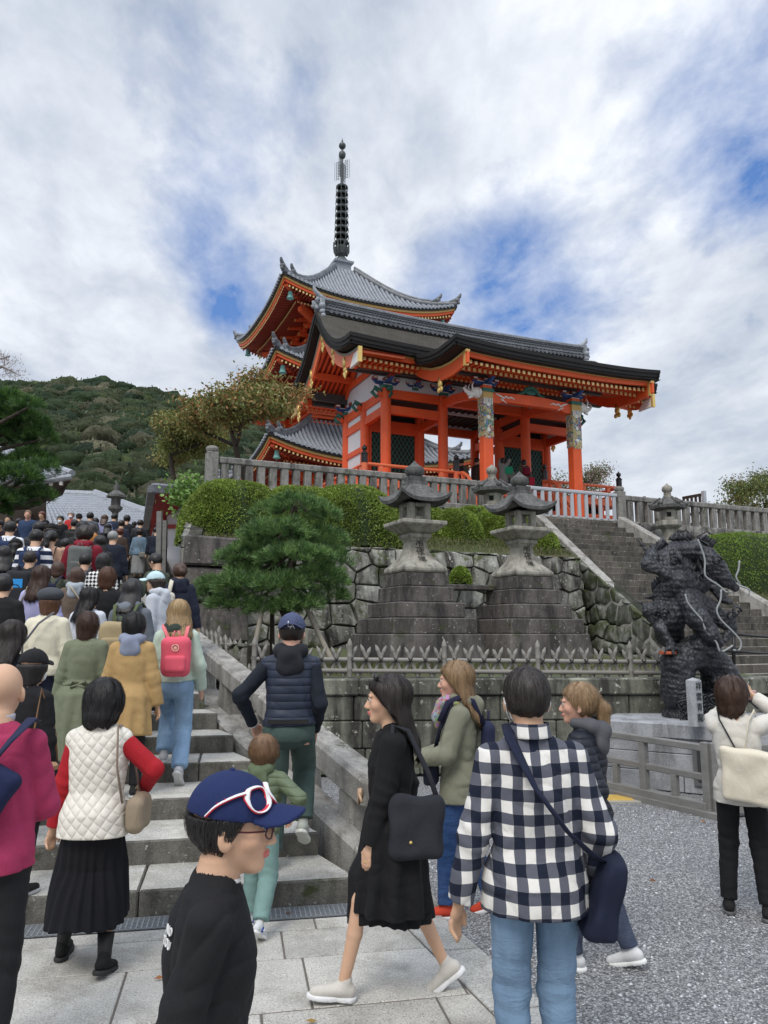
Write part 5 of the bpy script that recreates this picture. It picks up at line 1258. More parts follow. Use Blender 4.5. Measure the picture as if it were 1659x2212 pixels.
m = MB(); c = at_z(1325, 1722, 0); m.box(c[0]-.26, c[0]+.2, c[1]-.12, c[1]+.16, -.03, -.003, None); tag(m.build('floor_plate', simple('yellow_plate', (.55, .36, .08), .6, .2, 12), bevel=.004), 'yellow square plate set in the gravel beside the plinth fence', 'floor plate')
m = MB(); m.box(c[0]-.32, c[0]+.26, c[1]-.18, c[1]+.22, -.03, -.012, None); tag(m.build('plate_surround', simple('concrete_pale', (.36, .35, .30), .9)), 'pale concrete surround of the yellow plate in the gravel', 'plate surround')
# white notice board with vertical characters behind the old balustrade
q = at_gy(709, 1045, 22.6); r_ = thing('notice_board', 'narrow white board with a column of black characters behind the old balustrade', 'notice board', (q[0], 22.6, 5.9), 'G')
m = MB(); m.box(q[0]-.085, q[0]+.085, 22.58, 22.61, 5.95, 6.97); m.build('board', M_PLAST, r_)
m = MB()
for k, ch in enumerate('千手観音奉納'): put_text(m, ch, .135, (q[0], 22.575, 6.86-k*.15), (1, 0, 0), (0, 0, 1), .002)
m.build('characters', simple('ink_black', (.01, .01, .01), .7), r_)
# dark lattice screen at upper right
a = at_gy(1478, 1100, 24.2); b = at_gy(1522, 1095, 23.2); tp = at_gy(1522, 1066, 23.2)
r_ = thing('lattice_screen', 'dark brown wooden lattice screen above the right balustrade', 'lattice screen', (a[0], 24.2, 5.9), 'G'); M_DKW = simple('dark_wood', (.045, .03, .022), .7, .3, 6)
P, Q = Vector((a[0], 24.2, 5.9)), Vector((b[0], 23.2, 5.9)); d = Q-P; m = MB(); Ht = tp[2]-5.9
for z in (Ht-.04, Ht-.42, Ht-.8, .5, .1): m.beam(P+Vector((0, 0, z)), Q+Vector((0, 0, z)), .06, .12)
for k in range(6): m.beam(P+d*(k/5), P+d*(k/5)+Vector((0, 0, Ht+.02)), .07, .08)
m.build('lattice', M_DKW, r_); m = MB(); m.beam(Q, Q+Vector((0, 0, Ht+.1)), .14, .14); m.build('post', simple('grey_timber', (.42, .44, .47)), r_)

M_RAILB = simple('black_steel_rail', (.015, .015, .016), .5)
r_ = thing('handrail', 'black steel handrail standing on the right-hand stair behind the dragon statue', 'handrail', at_Y(1585, 1432, 18.2))
for v0, v1 in ((1368, 1376), (1406, 1411)): m = MB(); m.tube([at_Y(1556, v0, 18.3), at_Y(1720, v1+4, 17.6)], .03, 8); m.build('rail', M_RAILB, r_, smooth=True)
for u in (1585, 1665): m = MB(); m.tube([at_Y(u, 1436, 18.2-(u-1585)*.003), at_Y(u, 1370, 18.2-(u-1585)*.003)], .045, 8); m.build('post', M_RAILB, r_, smooth=True)
# ================================================================ PLANTS, HILLS, FAR BUILDINGS
def mesh_np(name, V, Fq, mat, parent=None, colr=None, origin=None, smooth=False, k=4, frame=None):
    V = np.asarray(V, dtype=np.float64); Fq = np.asarray(Fq, dtype=np.int32)
    org = np.array(BASE[parent.name][0]) if parent is not None else (np.array(origin) if origin is not None else np.array([V[:, 0].mean(), V[:, 1].mean(), V[:, 2].min()]))
    V = V-org; me = bpy.data.meshes.new(name)
    me.vertices.add(len(V)); me.vertices.foreach_set('co', V.astype(np.float32).ravel())
    me.loops.add(Fq.size); me.loops.foreach_set('vertex_index', Fq.ravel())
    me.polygons.add(len(Fq)); me.polygons.foreach_set('loop_start', np.arange(0, Fq.size, k, dtype=np.int32))
    if smooth: me.polygons.foreach_set('use_smooth', np.ones(len(Fq), dtype=bool))
    me.update(calc_edges=True)
    if colr is not None:
        at = me.color_attributes.new('Col', 'FLOAT_COLOR', 'POINT'); c = np.ones((len(V), 4), dtype=np.float32); c[:, :3] = colr; at.data.foreach_set('color', c.ravel())
    me.materials.append(mat); o = bpy.data.objects.new(name, me); COL.objects.link(o)
    if parent is not None: o.parent = parent; BASE[o.name] = BASE[parent.name]
    else: o.location = W(frame, *org); o.rotation_euler = (0, 0, FRM[frame]); BASE[o.name] = (tuple(org), frame)
    return o
def leaf_mat(name, spec=.25, rough=.6):
    if name in MATS: return MATS[name]
    m, t = mat_new(name); at = t.add('ShaderNodeAttribute', dict(attribute_name='Col'))
    b = t.add('ShaderNodeBsdfDiffuse', None, Color=at.outputs[0]); tr = t.add('ShaderNodeBsdfTranslucent', None, Color=at.outputs[0]); g = t.add('ShaderNodeBsdfGlossy', None, Color=(.6, .6, .6, 1), Roughness=.5)
    mx = t.add('ShaderNodeMixShader', None, i0=.25, i1=b.outputs[0], i2=tr.outputs[0]); m2 = t.add('ShaderNodeMixShader', None, i0=.05, i1=mx.outputs[0], i2=g.outputs[0])
    t.add('ShaderNodeOutputMaterial', None, i0=m2.outputs[0]); MATS[name] = m; return m
M_LEAF = leaf_mat('leaf')
def cards(C, D, L, Wd, rng, tri=False):
    """leaf blades: centres C, pointing directions D, lengths L, widths Wd (arrays)"""
    n = len(C); D = D/np.linalg.norm(D, axis=1, keepdims=True); r = rng.normal(size=(n, 3)); S = np.cross(D, r); S /= np.linalg.norm(S, axis=1, keepdims=True)+1e-9
    L = np.broadcast_to(L, n)[:, None]; Wd = np.broadcast_to(Wd, n)[:, None]
    V = np.stack([C, C+D*L*.5+S*Wd*.5, C+D*L, C+D*L*.5-S*Wd*.5], 1).reshape(-1, 3)
    return V, np.arange(4*n).reshape(-1, 4)
def rnd_dirs(n, rng): d = rng.normal(size=(n, 3)); return d/np.linalg.norm(d, axis=1, keepdims=True)
def palette(cols, n, rng, jit=.25, rep=4):
    c = np.array(cols)[rng.integers(0, len(cols), n)]*(1+jit*(rng.random((n, 1))*2-1)); return np.repeat(c, rep, 0)
def vnoise(P, f):      # cheap smooth noise from sines
    x, y, z = P[:, 0]*f, P[:, 1]*f, P[:, 2]*f
    return (np.sin(x*1.7+np.sin(y*1.3+z))+np.sin(y*2.1+1.3*np.sin(z*1.1+x))+np.sin(z*1.9+1.7*np.sin(x*.9+y*1.2)))/3
def hedge(name, lab, u0, u1, v0, v1, gy, depth, cat='hedge', cols=None, dens=1.0, box=3.1, seed=1, group='clipped hedges below the balustrade'):
    rng = np.random.default_rng(seed); a = at_gy(u0, v1, gy); b = at_gy(u1, v0, gy); cx = (a[0]+b[0])/2; hx = (b[0]-a[0])/2; z0 = a[2]; hz = b[2]-z0
    r = thing(name, lab, cat, (cx, gy, z0), 'G', group)
    cols = cols or [(.19, .27, .04), (.23, .32, .055), (.14, .21, .033), (.28, .35, .075)]
    def pos(th, ph, s=1.0):      # superellipsoid dome
        c, si = np.cos(ph), np.sin(ph); e = 2/box
        x = np.sign(np.cos(th))*np.abs(np.cos(th))**e*np.abs(c)**e; y = np.sign(np.sin(th))*np.abs(np.sin(th))**e*np.abs(c)**e; z = np.abs(si)**(2/2.1)
        P = np.stack([cx+x*hx*s, gy+y*depth*s, z0+z*hz*s], -1); return P
    TH, PH = np.meshgrid(np.linspace(-math.pi, math.pi, 49), np.linspace(-.05, math.pi/2, 20)); P = pos(TH.ravel(), PH.ravel(), .965)
    P = P+(vnoise(P, 2.3)*.045*(P[:, 2]-z0).clip(0, 1)[:, None].T).T[:, None]*0 + 0
    F = [(i*49+k, i*49+k+1, (i+1)*49+k+1, (i+1)*49+k) for i in range(19) for k in range(48)]
    mesh_np('twigs', P, F, simple('hedge_core', (.02, .035, .008), .95, .3, 6), r, smooth=True)
    area = math.pi*(hx+depth)*hz*.9+math.pi*hx*depth; n = int(min(30000, 2600*area*dens))
    th = rng.uniform(-math.pi, math.pi, n); ph = np.arcsin(rng.random(n)**.8); P = pos(th, ph, 1.0); nrm = P-np.array([cx, gy, z0+hz*.2]); nrm /= np.linalg.norm(nrm, axis=1, keepdims=True)
    nz = vnoise(P, 3.0)+.6*vnoise(P, 9); P = P+nrm*(nz[:, None]*.028-.02*rng.random((n, 1)))
    D = nrm*.9+rnd_dirs(n, rng)*.8; V, Fq = cards(P-D*.01, D, rng.uniform(.045, .08, n), rng.uniform(.022, .04, n), rng)
    c = palette(cols, n, rng, .35); c *= np.repeat(1+.25*nz[:, None], 4, 0).clip(.4, 1.6); mesh_np('leaves', V, Fq, M_LEAF, r, c); return r
hedge('clipped_hedge', 'large rounded hedge mound at the left, beside the crowd and left of the pine', 384, 612, 1052, 1172, 19.4, 1.4, seed=1)
hedge('clipped_hedge', 'big rounded hedge mound just right of the pine', 645, 852, 1060, 1190, 19.0, 1.25, seed=2)
hedge('clipped_hedge', 'hedge mound half hidden behind the top of the pine', 540, 740, 1062, 1185, 19.8, 1.2, seed=3)
hedge('clipped_hedge', 'small bright hedge ball just under the balustrade, above the mound right of the pine', 775, 830, 1072, 1112, 20.8, .4, seed=4)
hedge('clipped_hedge', 'hedge behind the roof of the left square lantern', 834, 960, 1092, 1182, 19.8, .8, seed=5)
hedge('clipped_hedge', 'hedge between the two square lanterns', 930, 1030, 1104, 1190, 19.6, .8, seed=6)
hedge('clipped_hedge', 'hedge at the left shoulder of the right square lantern', 1005, 1150, 1108, 1192, 19.8, .8, seed=7)
hedge('clipped_hedge', 'small round hedge right of the right square lantern, at the foot of the pale steps', 1152, 1197, 1150, 1196, 18.8, .45, seed=8)
hedge('clipped_hedge', 'low hedge top peeping behind the hexagonal lantern shaft', 985, 1062, 1098, 1128, 20.6, .4, seed=9)
hedge('clipped_hedge', 'tiny bright shrub growing out of the rubble wall between the lanterns', 973, 1015, 1226, 1262, 17.3, .2, cols=[(.16, .24, .03), (.22, .30, .05)], box=2.0, seed=10)
hedge('long_clipped_hedge', 'long clipped hedge under the right balustrade, behind the dragon statue', 1448, 1790, 1166, 1330, 19.3, 1.5, seed=11, box=3.0, cols=[(.17, .28, .04), (.22, .33, .05), (.13, .22, .033), (.28, .36, .07)], dens=1.2)
def grass_tufts(lab, gx0, gx1, gy0, gy1, z0, z1, n, seed):
    rng = np.random.default_rng(seed); x = rng.uniform(gx0, gx1, n); y = rng.uniform(gy0, gy1, n); z = z0+(z1-z0)*(y-gy0)/(gy1-gy0)
    C = np.stack([x*CA-y*SA, x*SA+y*CA, z+.0], 1); D = rnd_dirs(n, rng)*.6+np.array([0, 0, 1]); V, F = cards(C, D, rng.uniform(.05, .16, n), .014, rng)
    o = mesh_np('grass', V, F, M_LEAF, None, palette([(.09, .11, .03), (.16, .15, .06), (.07, .11, .03), (.20, .18, .09)], n, rng)); tag(o, lab, kind='stuff')
grass_tufts('thin grass on the terrace slope under the clipped hedges', 3.2, 14, 17.7, 20, 4.0, 4.9, 14000, 1)
grass_tufts('thin grass and weeds on the bed behind the bamboo fence', 2.4, 11, 10.6, 12.3, 1.24, 1.3, 5000, 2)
grass_tufts('dry grass along the top of the right rubble wall', 20.2, 27, 17.4, 18.4, 2.9, 3.4, 3000, 3)
# ---------------------------------------------------------------- needles and branches
M_PBARK = stone('pine_bark', (.07, .052, .04), (.02, .015, .012), (.13, .10, .08), 6, .4, .1, 0, .9, 0, .95)
def pine_pads(r, pads, per, L, cols, seed, nb=15, wd=.006):
    rng = np.random.default_rng(seed); Cs = []; Ds = []
    for (cx, cy, cz, rx, ry, rz_) in pads:
        n = int(per*(rx*ry+rx*rz_*1.3)); d = rnd_dirs(n, rng); d[:, 2] = np.abs(d[:, 2])*1.0-.25*rng.random(n); rad = (.55+.45*rng.random((n, 1))**.5)
        P = np.array([cx, cy, cz])+d*rad*np.array([rx, ry, rz_]); P[:, 2] += .06*vnoise(P, 7); Cs.append(P); q = d*np.array([1, 1, .5])+np.array([0, 0, .75]); Ds.append(q)
    C = np.concatenate(Cs); D = np.concatenate(Ds); D /= np.linalg.norm(D, axis=1, keepdims=True); n = len(C)
    CC = np.repeat(C, nb, 0); DD = np.repeat(D, nb, 0)+rnd_dirs(n*nb, rng)*.85; CC = CC-DD*0+np.repeat(D, nb, 0)*rng.uniform(0, .5*L, (n*nb, 1))
    V, F = cards(CC, DD, rng.uniform(.7*L, 1.15*L, n*nb), wd, rng)
    tuft = np.repeat(np.array(cols)[rng.integers(0, len(cols), n)]*(.75+.5*rng.random((n, 1))), nb, 0); tuft = np.repeat(tuft*(.8+.4*rng.random((n*nb, 1))), 4, 0)
    return mesh_np('needles', V, F, M_LEAF, r, tuft)
def ypt(u, v, Y): return at_Y(u, v, Y)
def small_pine():
    Y = 12.6; b = ypt(640, 1425, Y); r = thing('pine_tree', 'young pine with layered pads of long needles, propped on poles before the rubble wall', 'pine tree', b)
    pads = []
    for (u, v, wpx, hpx, dy) in ((640, 1095, 105, 60, 0), (575, 1100, 45, 40, .2), (700, 1110, 50, 40, -.1), (600, 1150, 125, 60, -.3), (690, 1165, 100, 60, .2), (560, 1175, 85, 45, .1), (520, 1200, 80, 45, 0), (640, 1200, 130, 50, -.45), (725, 1205, 55, 50, 0),
                               (470, 1262, 65, 45, 0), (530, 1262, 100, 55, -.35), (610, 1262, 100, 50, -.6), (690, 1245, 90, 55, -.3), (715, 1285, 60, 45, 0), (640, 1300, 80, 45, -.5), (500, 1300, 85, 45, -.2), (590, 1310, 90, 40, -.3), (450, 1285, 45, 35, .1), (700, 1240, 80, 40, .5), (560, 1230, 120, 50, .5)):
        p = ypt(u, v, Y+dy); s = Y/1640; pads.append((p[0], p[1], p[2]-.1, wpx*s*.62, wpx*s*.55, hpx*s*.66))
    m = MB(); tr = [ypt(640, 1425, Y), ypt(632, 1350, Y), ypt(612, 1310, Y), ypt(622, 1250, Y), ypt(640, 1180, Y), ypt(625, 1120, Y), ypt(640, 1080, Y)]
    m.tube(tr, [.13, .12, .10, .085, .06, .04, .02], 9)
    for i, p in enumerate(pads):
        k = min(6, max(2, int(2+(p[2]-b[2])/2.1*4))); s_ = Vector(tr[k]); e = Vector(p[:3]); mid = s_.lerp(e, .5)+Vector((0, 0, -.08)); m.tube([s_, mid, e], [.035, .025, .012], 6)
    m.build('trunk', M_PBARK, r, smooth=True); pine_pads(r, pads, 620, .13, [(.10, .19, .06), (.15, .26, .08), (.06, .125, .04), (.20, .32, .10)], 5, 17, .0095)
    Mp = simple('prop_pole', (.26, .23, .19), .8, .3, 8, .3, 30, stretch=(3, 3, 1))
    for lab, p, q in (('weathered wooden prop leaning left under the young pine', ypt(572, 1290, Y-.4), ypt(541, 1440, Y-.9)), ('weathered wooden prop leaning right under the young pine', ypt(660, 1310, Y-.2), ypt(716, 1425, Y-.6)), ('dark upright pole beside the trunk of the young pine', ypt(588, 1290, Y+.3), ypt(588, 1420, Y+.3))):
        m = MB(); m.tube([p, q], [.035, .045], 8); tag(m.build('prop_pole', Mp if 'upright' not in lab else M_DKW, auto=50), lab, 'prop')
small_pine()
def big_pine():
    Y = 19; b = (-13.5, 19.5, 2.0); r = thing('pine_tree', 'large old pine filling the left edge above the crowd', 'pine tree', b)
    pads = []; s = Y/1640; rn = random.Random(5)
    for (u, v, wpx, hpx) in ((10, 880, 90, 60), (55, 905, 80, 50), (85, 935, 55, 50), (20, 940, 90, 50), (-30, 900, 100, 60), (70, 985, 75, 45), (30, 1020, 90, 50), (95, 1000, 45, 35), (-20, 1000, 100, 60), (85, 1060, 55, 35), (40, 1075, 60, 40), (5, 1070, 60, 45), (-30, 1090, 80, 50), (60, 865, 45, 25), (15, 850, 60, 30)):
        p = ypt(u, v, Y+1.5*rn.random()-.7); pads.append((p[0], p[1], p[2]-.2, wpx*s*.62, wpx*s*.6, hpx*s*.62))
    m = MB(); tr = [b, (-12.6, 19.4, 4.5), (-12.2, 19.2, 6.5), (-11.3, 19.2, 8.0), (-10.4, 19, 9.2)]; m.tube(tr, [.35, .3, .24, .16, .06], 10)
    for p in pads: k = min(3, max(1, int((p[2]-2)/2))); s_ = Vector(tr[k]); e = Vector(p[:3]); m.tube([s_, s_.lerp(e, .5)+Vector((0, 0, -.25)), e], [.10, .07, .03], 6)
    m.build('trunk', M_PBARK, r, smooth=True); pine_pads(r, pads, 420, .18, [(.055, .13, .03), (.08, .17, .035), (.045, .10, .035), (.11, .21, .045)], 6, 17, .014)
    m = MB(); a = [ypt(-30, 800, 17), ypt(5, 792, 17), ypt(25, 802, 17), ypt(44, 812, 17)]; m.tube(a, [.05, .035, .02, .008], 6); m.tube([ypt(-20, 775, 17), ypt(8, 775, 17), ypt(22, 768, 17)], [.03, .02, .008], 5)
    m.build('bare_branch', simple('dry_twig', (.28, .25, .24), .9), r); rng = np.random.default_rng(8)
    C = np.concatenate([np.array([ypt(4, 776, 17)])+rng.normal(size=(260, 3))*np.array([.16, .2, .06]), np.array([ypt(25, 806, 17)])+rng.normal(size=(160, 3))*np.array([.18, .2, .05])]); V, F = cards(C, rnd_dirs(len(C), rng)+np.array([0, 0, .3]), .12, .012, rng); mesh_np('dry_needles', V, F, M_LEAF, r, palette([(.25, .18, .15), (.32, .27, .24)], len(C), rng))
big_pine()
def branchy(name, lab, base, h, spread, leafn, lsize, cols, seed, lean=(0, 0), trunk_r=.16, lv=4, group=None, top=None, crown=None):
    """trunk forking into limbs and twigs, with leaf blades along the twigs; crown: (centre offset, radii) the twigs must stay in"""
    rng = np.random.default_rng(seed); rn = random.Random(seed); r = thing(name, lab, 'tree', base, None, group); m = MB(); tips = []
    def grow(p, d, L, rad, k):
        pts = [p]; q = Vector(p); dd = Vector(d)
        for i in range(4):
            dd = (dd+Vector((rn.uniform(-1, 1), rn.uniform(-1, 1), rn.uniform(-.5, .8)))*.22).normalized(); q = q+dd*L/4
            pts.append(q.copy())
            if k >= 2: tips.append((q.copy(), dd.copy()))
        m.tube(pts, [rad*(1-.11*i) for i in range(5)], 6 if k > 1 else 9)
        if k < lv:
            for j in range(3 if k else 4):
                st = pts[rn.choice((2, 3, 4, 4))] if k else pts[rn.choice((3, 4, 4))]; a = rn.uniform(0, 6.28); nd = (dd*.55+Vector((math.cos(a), math.sin(a), rn.uniform(-.15, .5)))*spread).normalized()
                grow(st, nd, L*.66, rad*.55, k+1)
    grow(Vector(base), Vector((lean[0], lean[1], 1)).normalized(), h*.36, trunk_r, 0)
    m.build('trunk', simple('tree_bark', (.05, .04, .033), .95, .3, 8, .4, 30), r, smooth=True)
    T0 = np.array([t[0] for t in tips]); n = leafn; idx = rng.integers(0, len(T0), n); C = T0[idx]+rng.normal(size=(n, 3))*np.array([.22, .22, .15])*h/6
    D = rnd_dirs(n, rng)+np.array([0, 0, -.5]); V, F = cards(C, D, rng.uniform(.7, 1.2, n)*lsize, lsize*.45, rng)
    clump = np.array(cols)[(np.abs(vnoise(T0*1.0, 1.2))*len(cols)*1.4).astype(int) % len(cols)][idx]*(.7+.6*rng.random((n, 1))); mesh_np('leaves', V, F, M_LEAF, r, np.repeat(clump, 4, 0)); return r
CH = [(.22, .23, .07), (.32, .20, .07), (.16, .19, .055), (.40, .19, .08), (.26, .26, .09)]
branchy('cherry_tree', 'cherry tree turning orange behind the left end of the balustrade', ypt(535, 1060, 26), 6.0, 1.35, 12000, .16, CH, 4, (-.12, 0), .14)
branchy('cherry_tree', 'olive-leaved cherry tree with low branches hanging over the red-walled building', ypt(392, 1085, 29), 5.6, 1.6, 13000, .15, [(.19, .22, .06), (.24, .25, .07), (.14, .17, .05), (.30, .22, .08)], 14, (-.35, 0), .14)
branchy('cherry_tree', 'small pink-tinged tree behind the right end of the gate', G(29, 36, 5.9), 8, 1.1, 6500, .14, [(.12, .17, .06), (.26, .14, .10), (.17, .2, .08), (.33, .22, .18)], 21, (0, 0), .12)
branchy('cherry_tree', 'leafy tree over the right end of the balustrade', G(36.5, 31, 5.6), 7.5, 1.2, 9000, .16, [(.16, .19, .05), (.10, .14, .04), (.22, .17, .06)], 24, (.1, 0), .14)
branchy('cherry_tree', 'tree at the far right edge beyond the balustrade', G(41.5, 30, 5.6), 9.5, 1.1, 7500, .17, [(.13, .16, .05), (.17, .15, .06)], 29, (.1, 0), .16)
# bright vine spilling from the terrace corner
rng = np.random.default_rng(3); C = np.array(at_gy(404, 1068, 21))+rng.normal(size=(700, 3))*np.array([.28, .3, .28]); C = np.stack([C[:, 0]*CA-C[:, 1]*SA, C[:, 0]*SA+C[:, 1]*CA, C[:, 2]], 1)
V, F = cards(C, rnd_dirs(700, rng), .13, .1, rng); tag(mesh_np('leafy_shrub', V, F, M_LEAF, None, palette([(.2, .33, .08), (.14, .26, .05)], 700, rng)), 'bright green leafy shrub at the terrace corner below the round-capped post', 'shrub')
# ---------------------------------------------------------------- wooded hill
def hill():
    rng = np.random.default_rng(12)
    def hz(u, t):      # u: bearing x/y, t 0 foot .. 1 ridge
        ridge = np.interp(u, [-1.2, -.75, -.5, -.42, -.36, -.3, -.24, -.19, -.12, -.04, .05], [118, 112, 103, 104, 103, 99, 94, 88, 66, 30, 6])
        return 2+(ridge*.95-2)*np.clip(t, 0, 1.25)**.97
    us = np.linspace(-1.2, .12, 60); ts = np.linspace(-.15, 1.2, 26); V = []
    for t in ts:
        Y = 75+225*t; V.append([(u*Y, Y, max(-.2, float(hz(u, max(t, 0))))*(1 if t > 0 else .2)) for u in us])
    mb = MB(); mb.grid(V); tag(mb.build('wooded_hill', simple('forest_floor', (.02, .03, .012), .95, .3, .1), origin=(-90, 180, 0), smooth=True), kind='structure')
    bm = bmesh.new(); bmesh.ops.create_icosphere(bm, subdivisions=3, radius=1); IV = np.array([v.co[:] for v in bm.verts]); IF = np.array([[v.index for v in f.verts] for f in bm.faces]); bm.free()
    N = 1350; u = rng.uniform(-.66, .02, N); t = rng.random(N)**.8*1.05; Y = 75+225*t; X = u*Y; Z = hz(u, t); Rr = rng.uniform(2.4, 5.2, N)*(.85+.3*t)
    keep = (Z > 3); X, Y, Z, Rr, u = X[keep], Y[keep], Z[keep], Rr[keep], u[keep]; N = len(X); allV = []; allC = []
    pal = np.array([(.05, .075, .035), (.04, .066, .032), (.065, .08, .042), (.055, .072, .036), (.15, .145, .095), (.11, .11, .07), (.034, .055, .032), (.085, .11, .045)])
    wts = [.22, .2, .15, .14, .07, .07, .1, .05]
    for i in range(N):
        P = IV.copy(); Q = P*2.3+i*3.7; d = .22*vnoise(Q, 1.0)+.16*np.abs(vnoise(Q, 2.6))+.10*vnoise(Q, 6.1); P = P*(1+d)[:, None]*np.array([1, 1, .72])*Rr[i]+np.array([X[i], Y[i], Z[i]+Rr[i]*.35]); allV.append(P)
        c = pal[rng.choice(len(pal), p=wts)]*(.75+.5*rng.random()); allC.append(np.repeat(c[None], len(IV), 0)*(1+.35*vnoise(Q, 4.5))[:, None])
    F = (IF[None]+np.arange(N)[:, None, None]*len(IV)).reshape(-1, 3); V = np.concatenate(allV)
    m, tt = mat_new('forest_canopy'); at = tt.add('ShaderNodeAttribute', dict(attribute_name='Col')); co = tt.n.new('ShaderNodeTexCoord').outputs['Object']; n = tt.noise(co, 1.6, 6, .75); v = tt.vor(co, .9, 'F1', 0)
    k = tt.ramp(n, .3, .7); c = tt.mix(k, (.35, .35, .35), (1.5, 1.5, 1.4)); c = tt.mix(1.0, at.outputs[0], c, 'MULTIPLY'); finish(tt, c, .9, tt.math('ADD', n, tt.math('MULTIPLY', v, -.5)), 1.0, 1.2, spec=.15)
    o = mesh_np('forest_canopy', V, F, m, None, np.concatenate(allC).clip(0, 1), origin=(-90, 180, 5), k=3, smooth=False); tag(o, 'dense broadleaf forest covering the hill behind the crowd', kind='stuff')
    # leaf sprays break up the crown outlines
    sel = rng.integers(0, len(V), 52000); D = V[sel]-np.repeat(np.stack([X, Y, Z], 1), len(IV), 0)[sel]; D = D+rnd_dirs(len(sel), rng)*2; Vc, Fc = cards(V[sel], D, rng.uniform(.5, 1.3, len(sel)), .5, rng)
    cc = np.repeat(np.concatenate(allC)[sel]*(.8+.7*rng.random((len(sel), 1))), 4, 0); tag(mesh_np('forest_leaf_sprays', Vc, Fc, M_LEAF, None, cc, origin=(-90, 180, 5)), 'leaf sprays of the hillside forest', kind='stuff')
hill()
# ---------------------------------------------------------------- far roofs and buildings at the left
def tiled_plane(parent, A, B, C, D, n, name, m1=None, m2=None, rr=.09, sag=.0):
    """eave A->B, ridge D->C"""
    A, B, C, D = map(Vector, (A, B, C, D)); a = MB(); a.add([A, B, C, D], [(0, 1, 2, 3)]); o = a.build(name, m1 or M_TILE, parent, recalc=False); nrm = (B-A).cross(D-A).normalized(); nrm = nrm if nrm.z > 0 else -nrm
    t = MB()
    for i in range(n+1):
        p, q = A.lerp(B, i/n)+nrm*.04, D.lerp(C, i/n)+nrm*.04
        t.tube([p, q], rr, 6)
        for k in range(1, 14): c = p.lerp(q, k/14); t.tube([c, c+(q-p).normalized()*.05], rr*1.12, 6)
    t.build('tile_rolls', m2 or M_TILEL, o, auto=50); return o
def left_roofs():
    Y = 42; P = lambda u, v, dy=0: Vector(at_Y(u, v, Y+dy))
    r = thing('tiled_hall', 'low hall with broad pale grey tiled roof behind the crowd at the left', 'hall', P(150, 1190))
    tiled_plane(r, P(30, 1146), P(432, 1146, 1), P(205, 1072, 9), P(60, 1066, 9), 34, 'roof', M_TILEL, M_TILEL, .12)
    m = MB(); m.tube([P(205, 1070, 9), P(300, 1105, 5), P(435, 1143, 1)], .34, 10); m.tube([P(60, 1064, 9), P(205, 1070, 9)], .3, 8); m.tube([P(205, 1063, 9), P(300, 1098, 5), P(435, 1136, 1)], .2, 8); m.build('hip_ridge', M_TILEL, r, auto=50)
    m = MB(); q = P(35, 1150); w_ = P(428, 1150, .5); m.hexa([q+Vector((0, .6, -3)), w_+Vector((0, .6, -3)), w_+Vector((0, 3, -3)), q+Vector((0, 3, -3))], [q+Vector((0, .6, 0)), w_+Vector((0, .6, 0)), w_+Vector((0, 3, 0)), q+Vector((0, 3, 0))]); m.build('wall', M_DKW, r)
    m = MB(); m.beam(P(30, 1150), P(432, 1150, 1), .25, .22); m.build('eave_board', M_DKW, r)
    Y2 = 30; P2 = lambda u, v, dy=0: Vector(at_Y(u, v, Y2+dy)); r = thing('tiled_hall', 'dark hall with curling grey eave corner, half hidden by the big pine', 'hall', P2(90, 1160))
    tiled_plane(r, P2(-60, 1038, -2), P2(152, 1028), P2(120, 1012, 4), P2(-60, 985, 3), 16, 'roof', M_TILE, M_TILEL, .10)
    m = MB(); m.tube([P2(-60, 1045, -2), P2(80, 1040, -.5), P2(154, 1030)], .13, 8); m.tube([P2(70, 990, 4), P2(115, 1008, 2), P2(156, 1022)], .14, 8); m.build('eave_roll', M_TILEL, r)
    m = MB(); m.add([P2(-60, 1050, -2), P2(152, 1036), P2(135, 1070, 3), P2(60, 1100, 5), P2(-60, 1110, 3)], [(0, 1, 2, 3, 4)]); m.add([P2(152, 1036), P2(125, 1048, 4), P2(100, 1090, 5), P2(118, 1078, 3)], [(0, 1, 2, 3)]); m.build('eave_underside', M_DKW, r, recalc=False)
    m = MB(); m.hexa([P2(-60, 1190, 5), P2(100, 1190, 5), P2(100, 1190, 9), P2(-60, 1190, 9)], [P2(-60, 1050, 5), P2(100, 1060, 5), P2(100, 1060, 9), P2(-60, 1050, 9)]); m.build('wall', M_DKW, r)
    m = MB()
    for u, v in ((110, 1041), (132, 1040)): m.beam(P2(u, v, -.1), P2(u, v+8, -.1), .14, .1)
    m.build('rafter_end_caps', M_WHITE, r)
    r = thing('tiled_hall', 'upper pale tiled roof glimpsed through the big pine at the left edge', 'hall', Vector(at_Y(10, 1100, 36)))
    P3 = lambda u, v, dy=0: Vector(at_Y(u, v, 36+dy)); tiled_plane(r, P3(-60, 1012), P3(58, 1000), P3(30, 975, 4), P3(-60, 955, 4), 12, 'roof', M_TILEL, M_TILEL, .1)
    # red-walled building under the cherry tree: striped gable end and white wall
    Y3 = 24.5; Q = lambda u, v, dy=0: Vector(at_Y(u, v, Y3+dy)); r = thing('red_walled_building', 'white and red building with grey tiled eave, between the crowd and the terrace corner', 'building', Q(350, 1215))
    tiled_plane(r, Q(313, 1168, 8), Q(330, 1052, 0), Q(408, 1058, 1), Q(400, 1150, 9), 9, 'roof', M_TILE, M_TILEL, .10)
    m = MB(); m.beam(Q(310, 1170, 8), Q(328, 1056), .25, .25); m.beam(Q(328, 1056), Q(405, 1062, 1), .25, .25); m.build('eave_roll', M_TILE, r)
    m = MB(); m.add([Q(331, 1062), Q(400, 1072, 1), Q(392, 1090, 2.5), Q(322, 1178, 8)], [(0, 1, 2, 3)]); m.build('red_eave_underside', simple('oxide_red', (.36, .03, .03), .7, .2, 2), r, recalc=False)
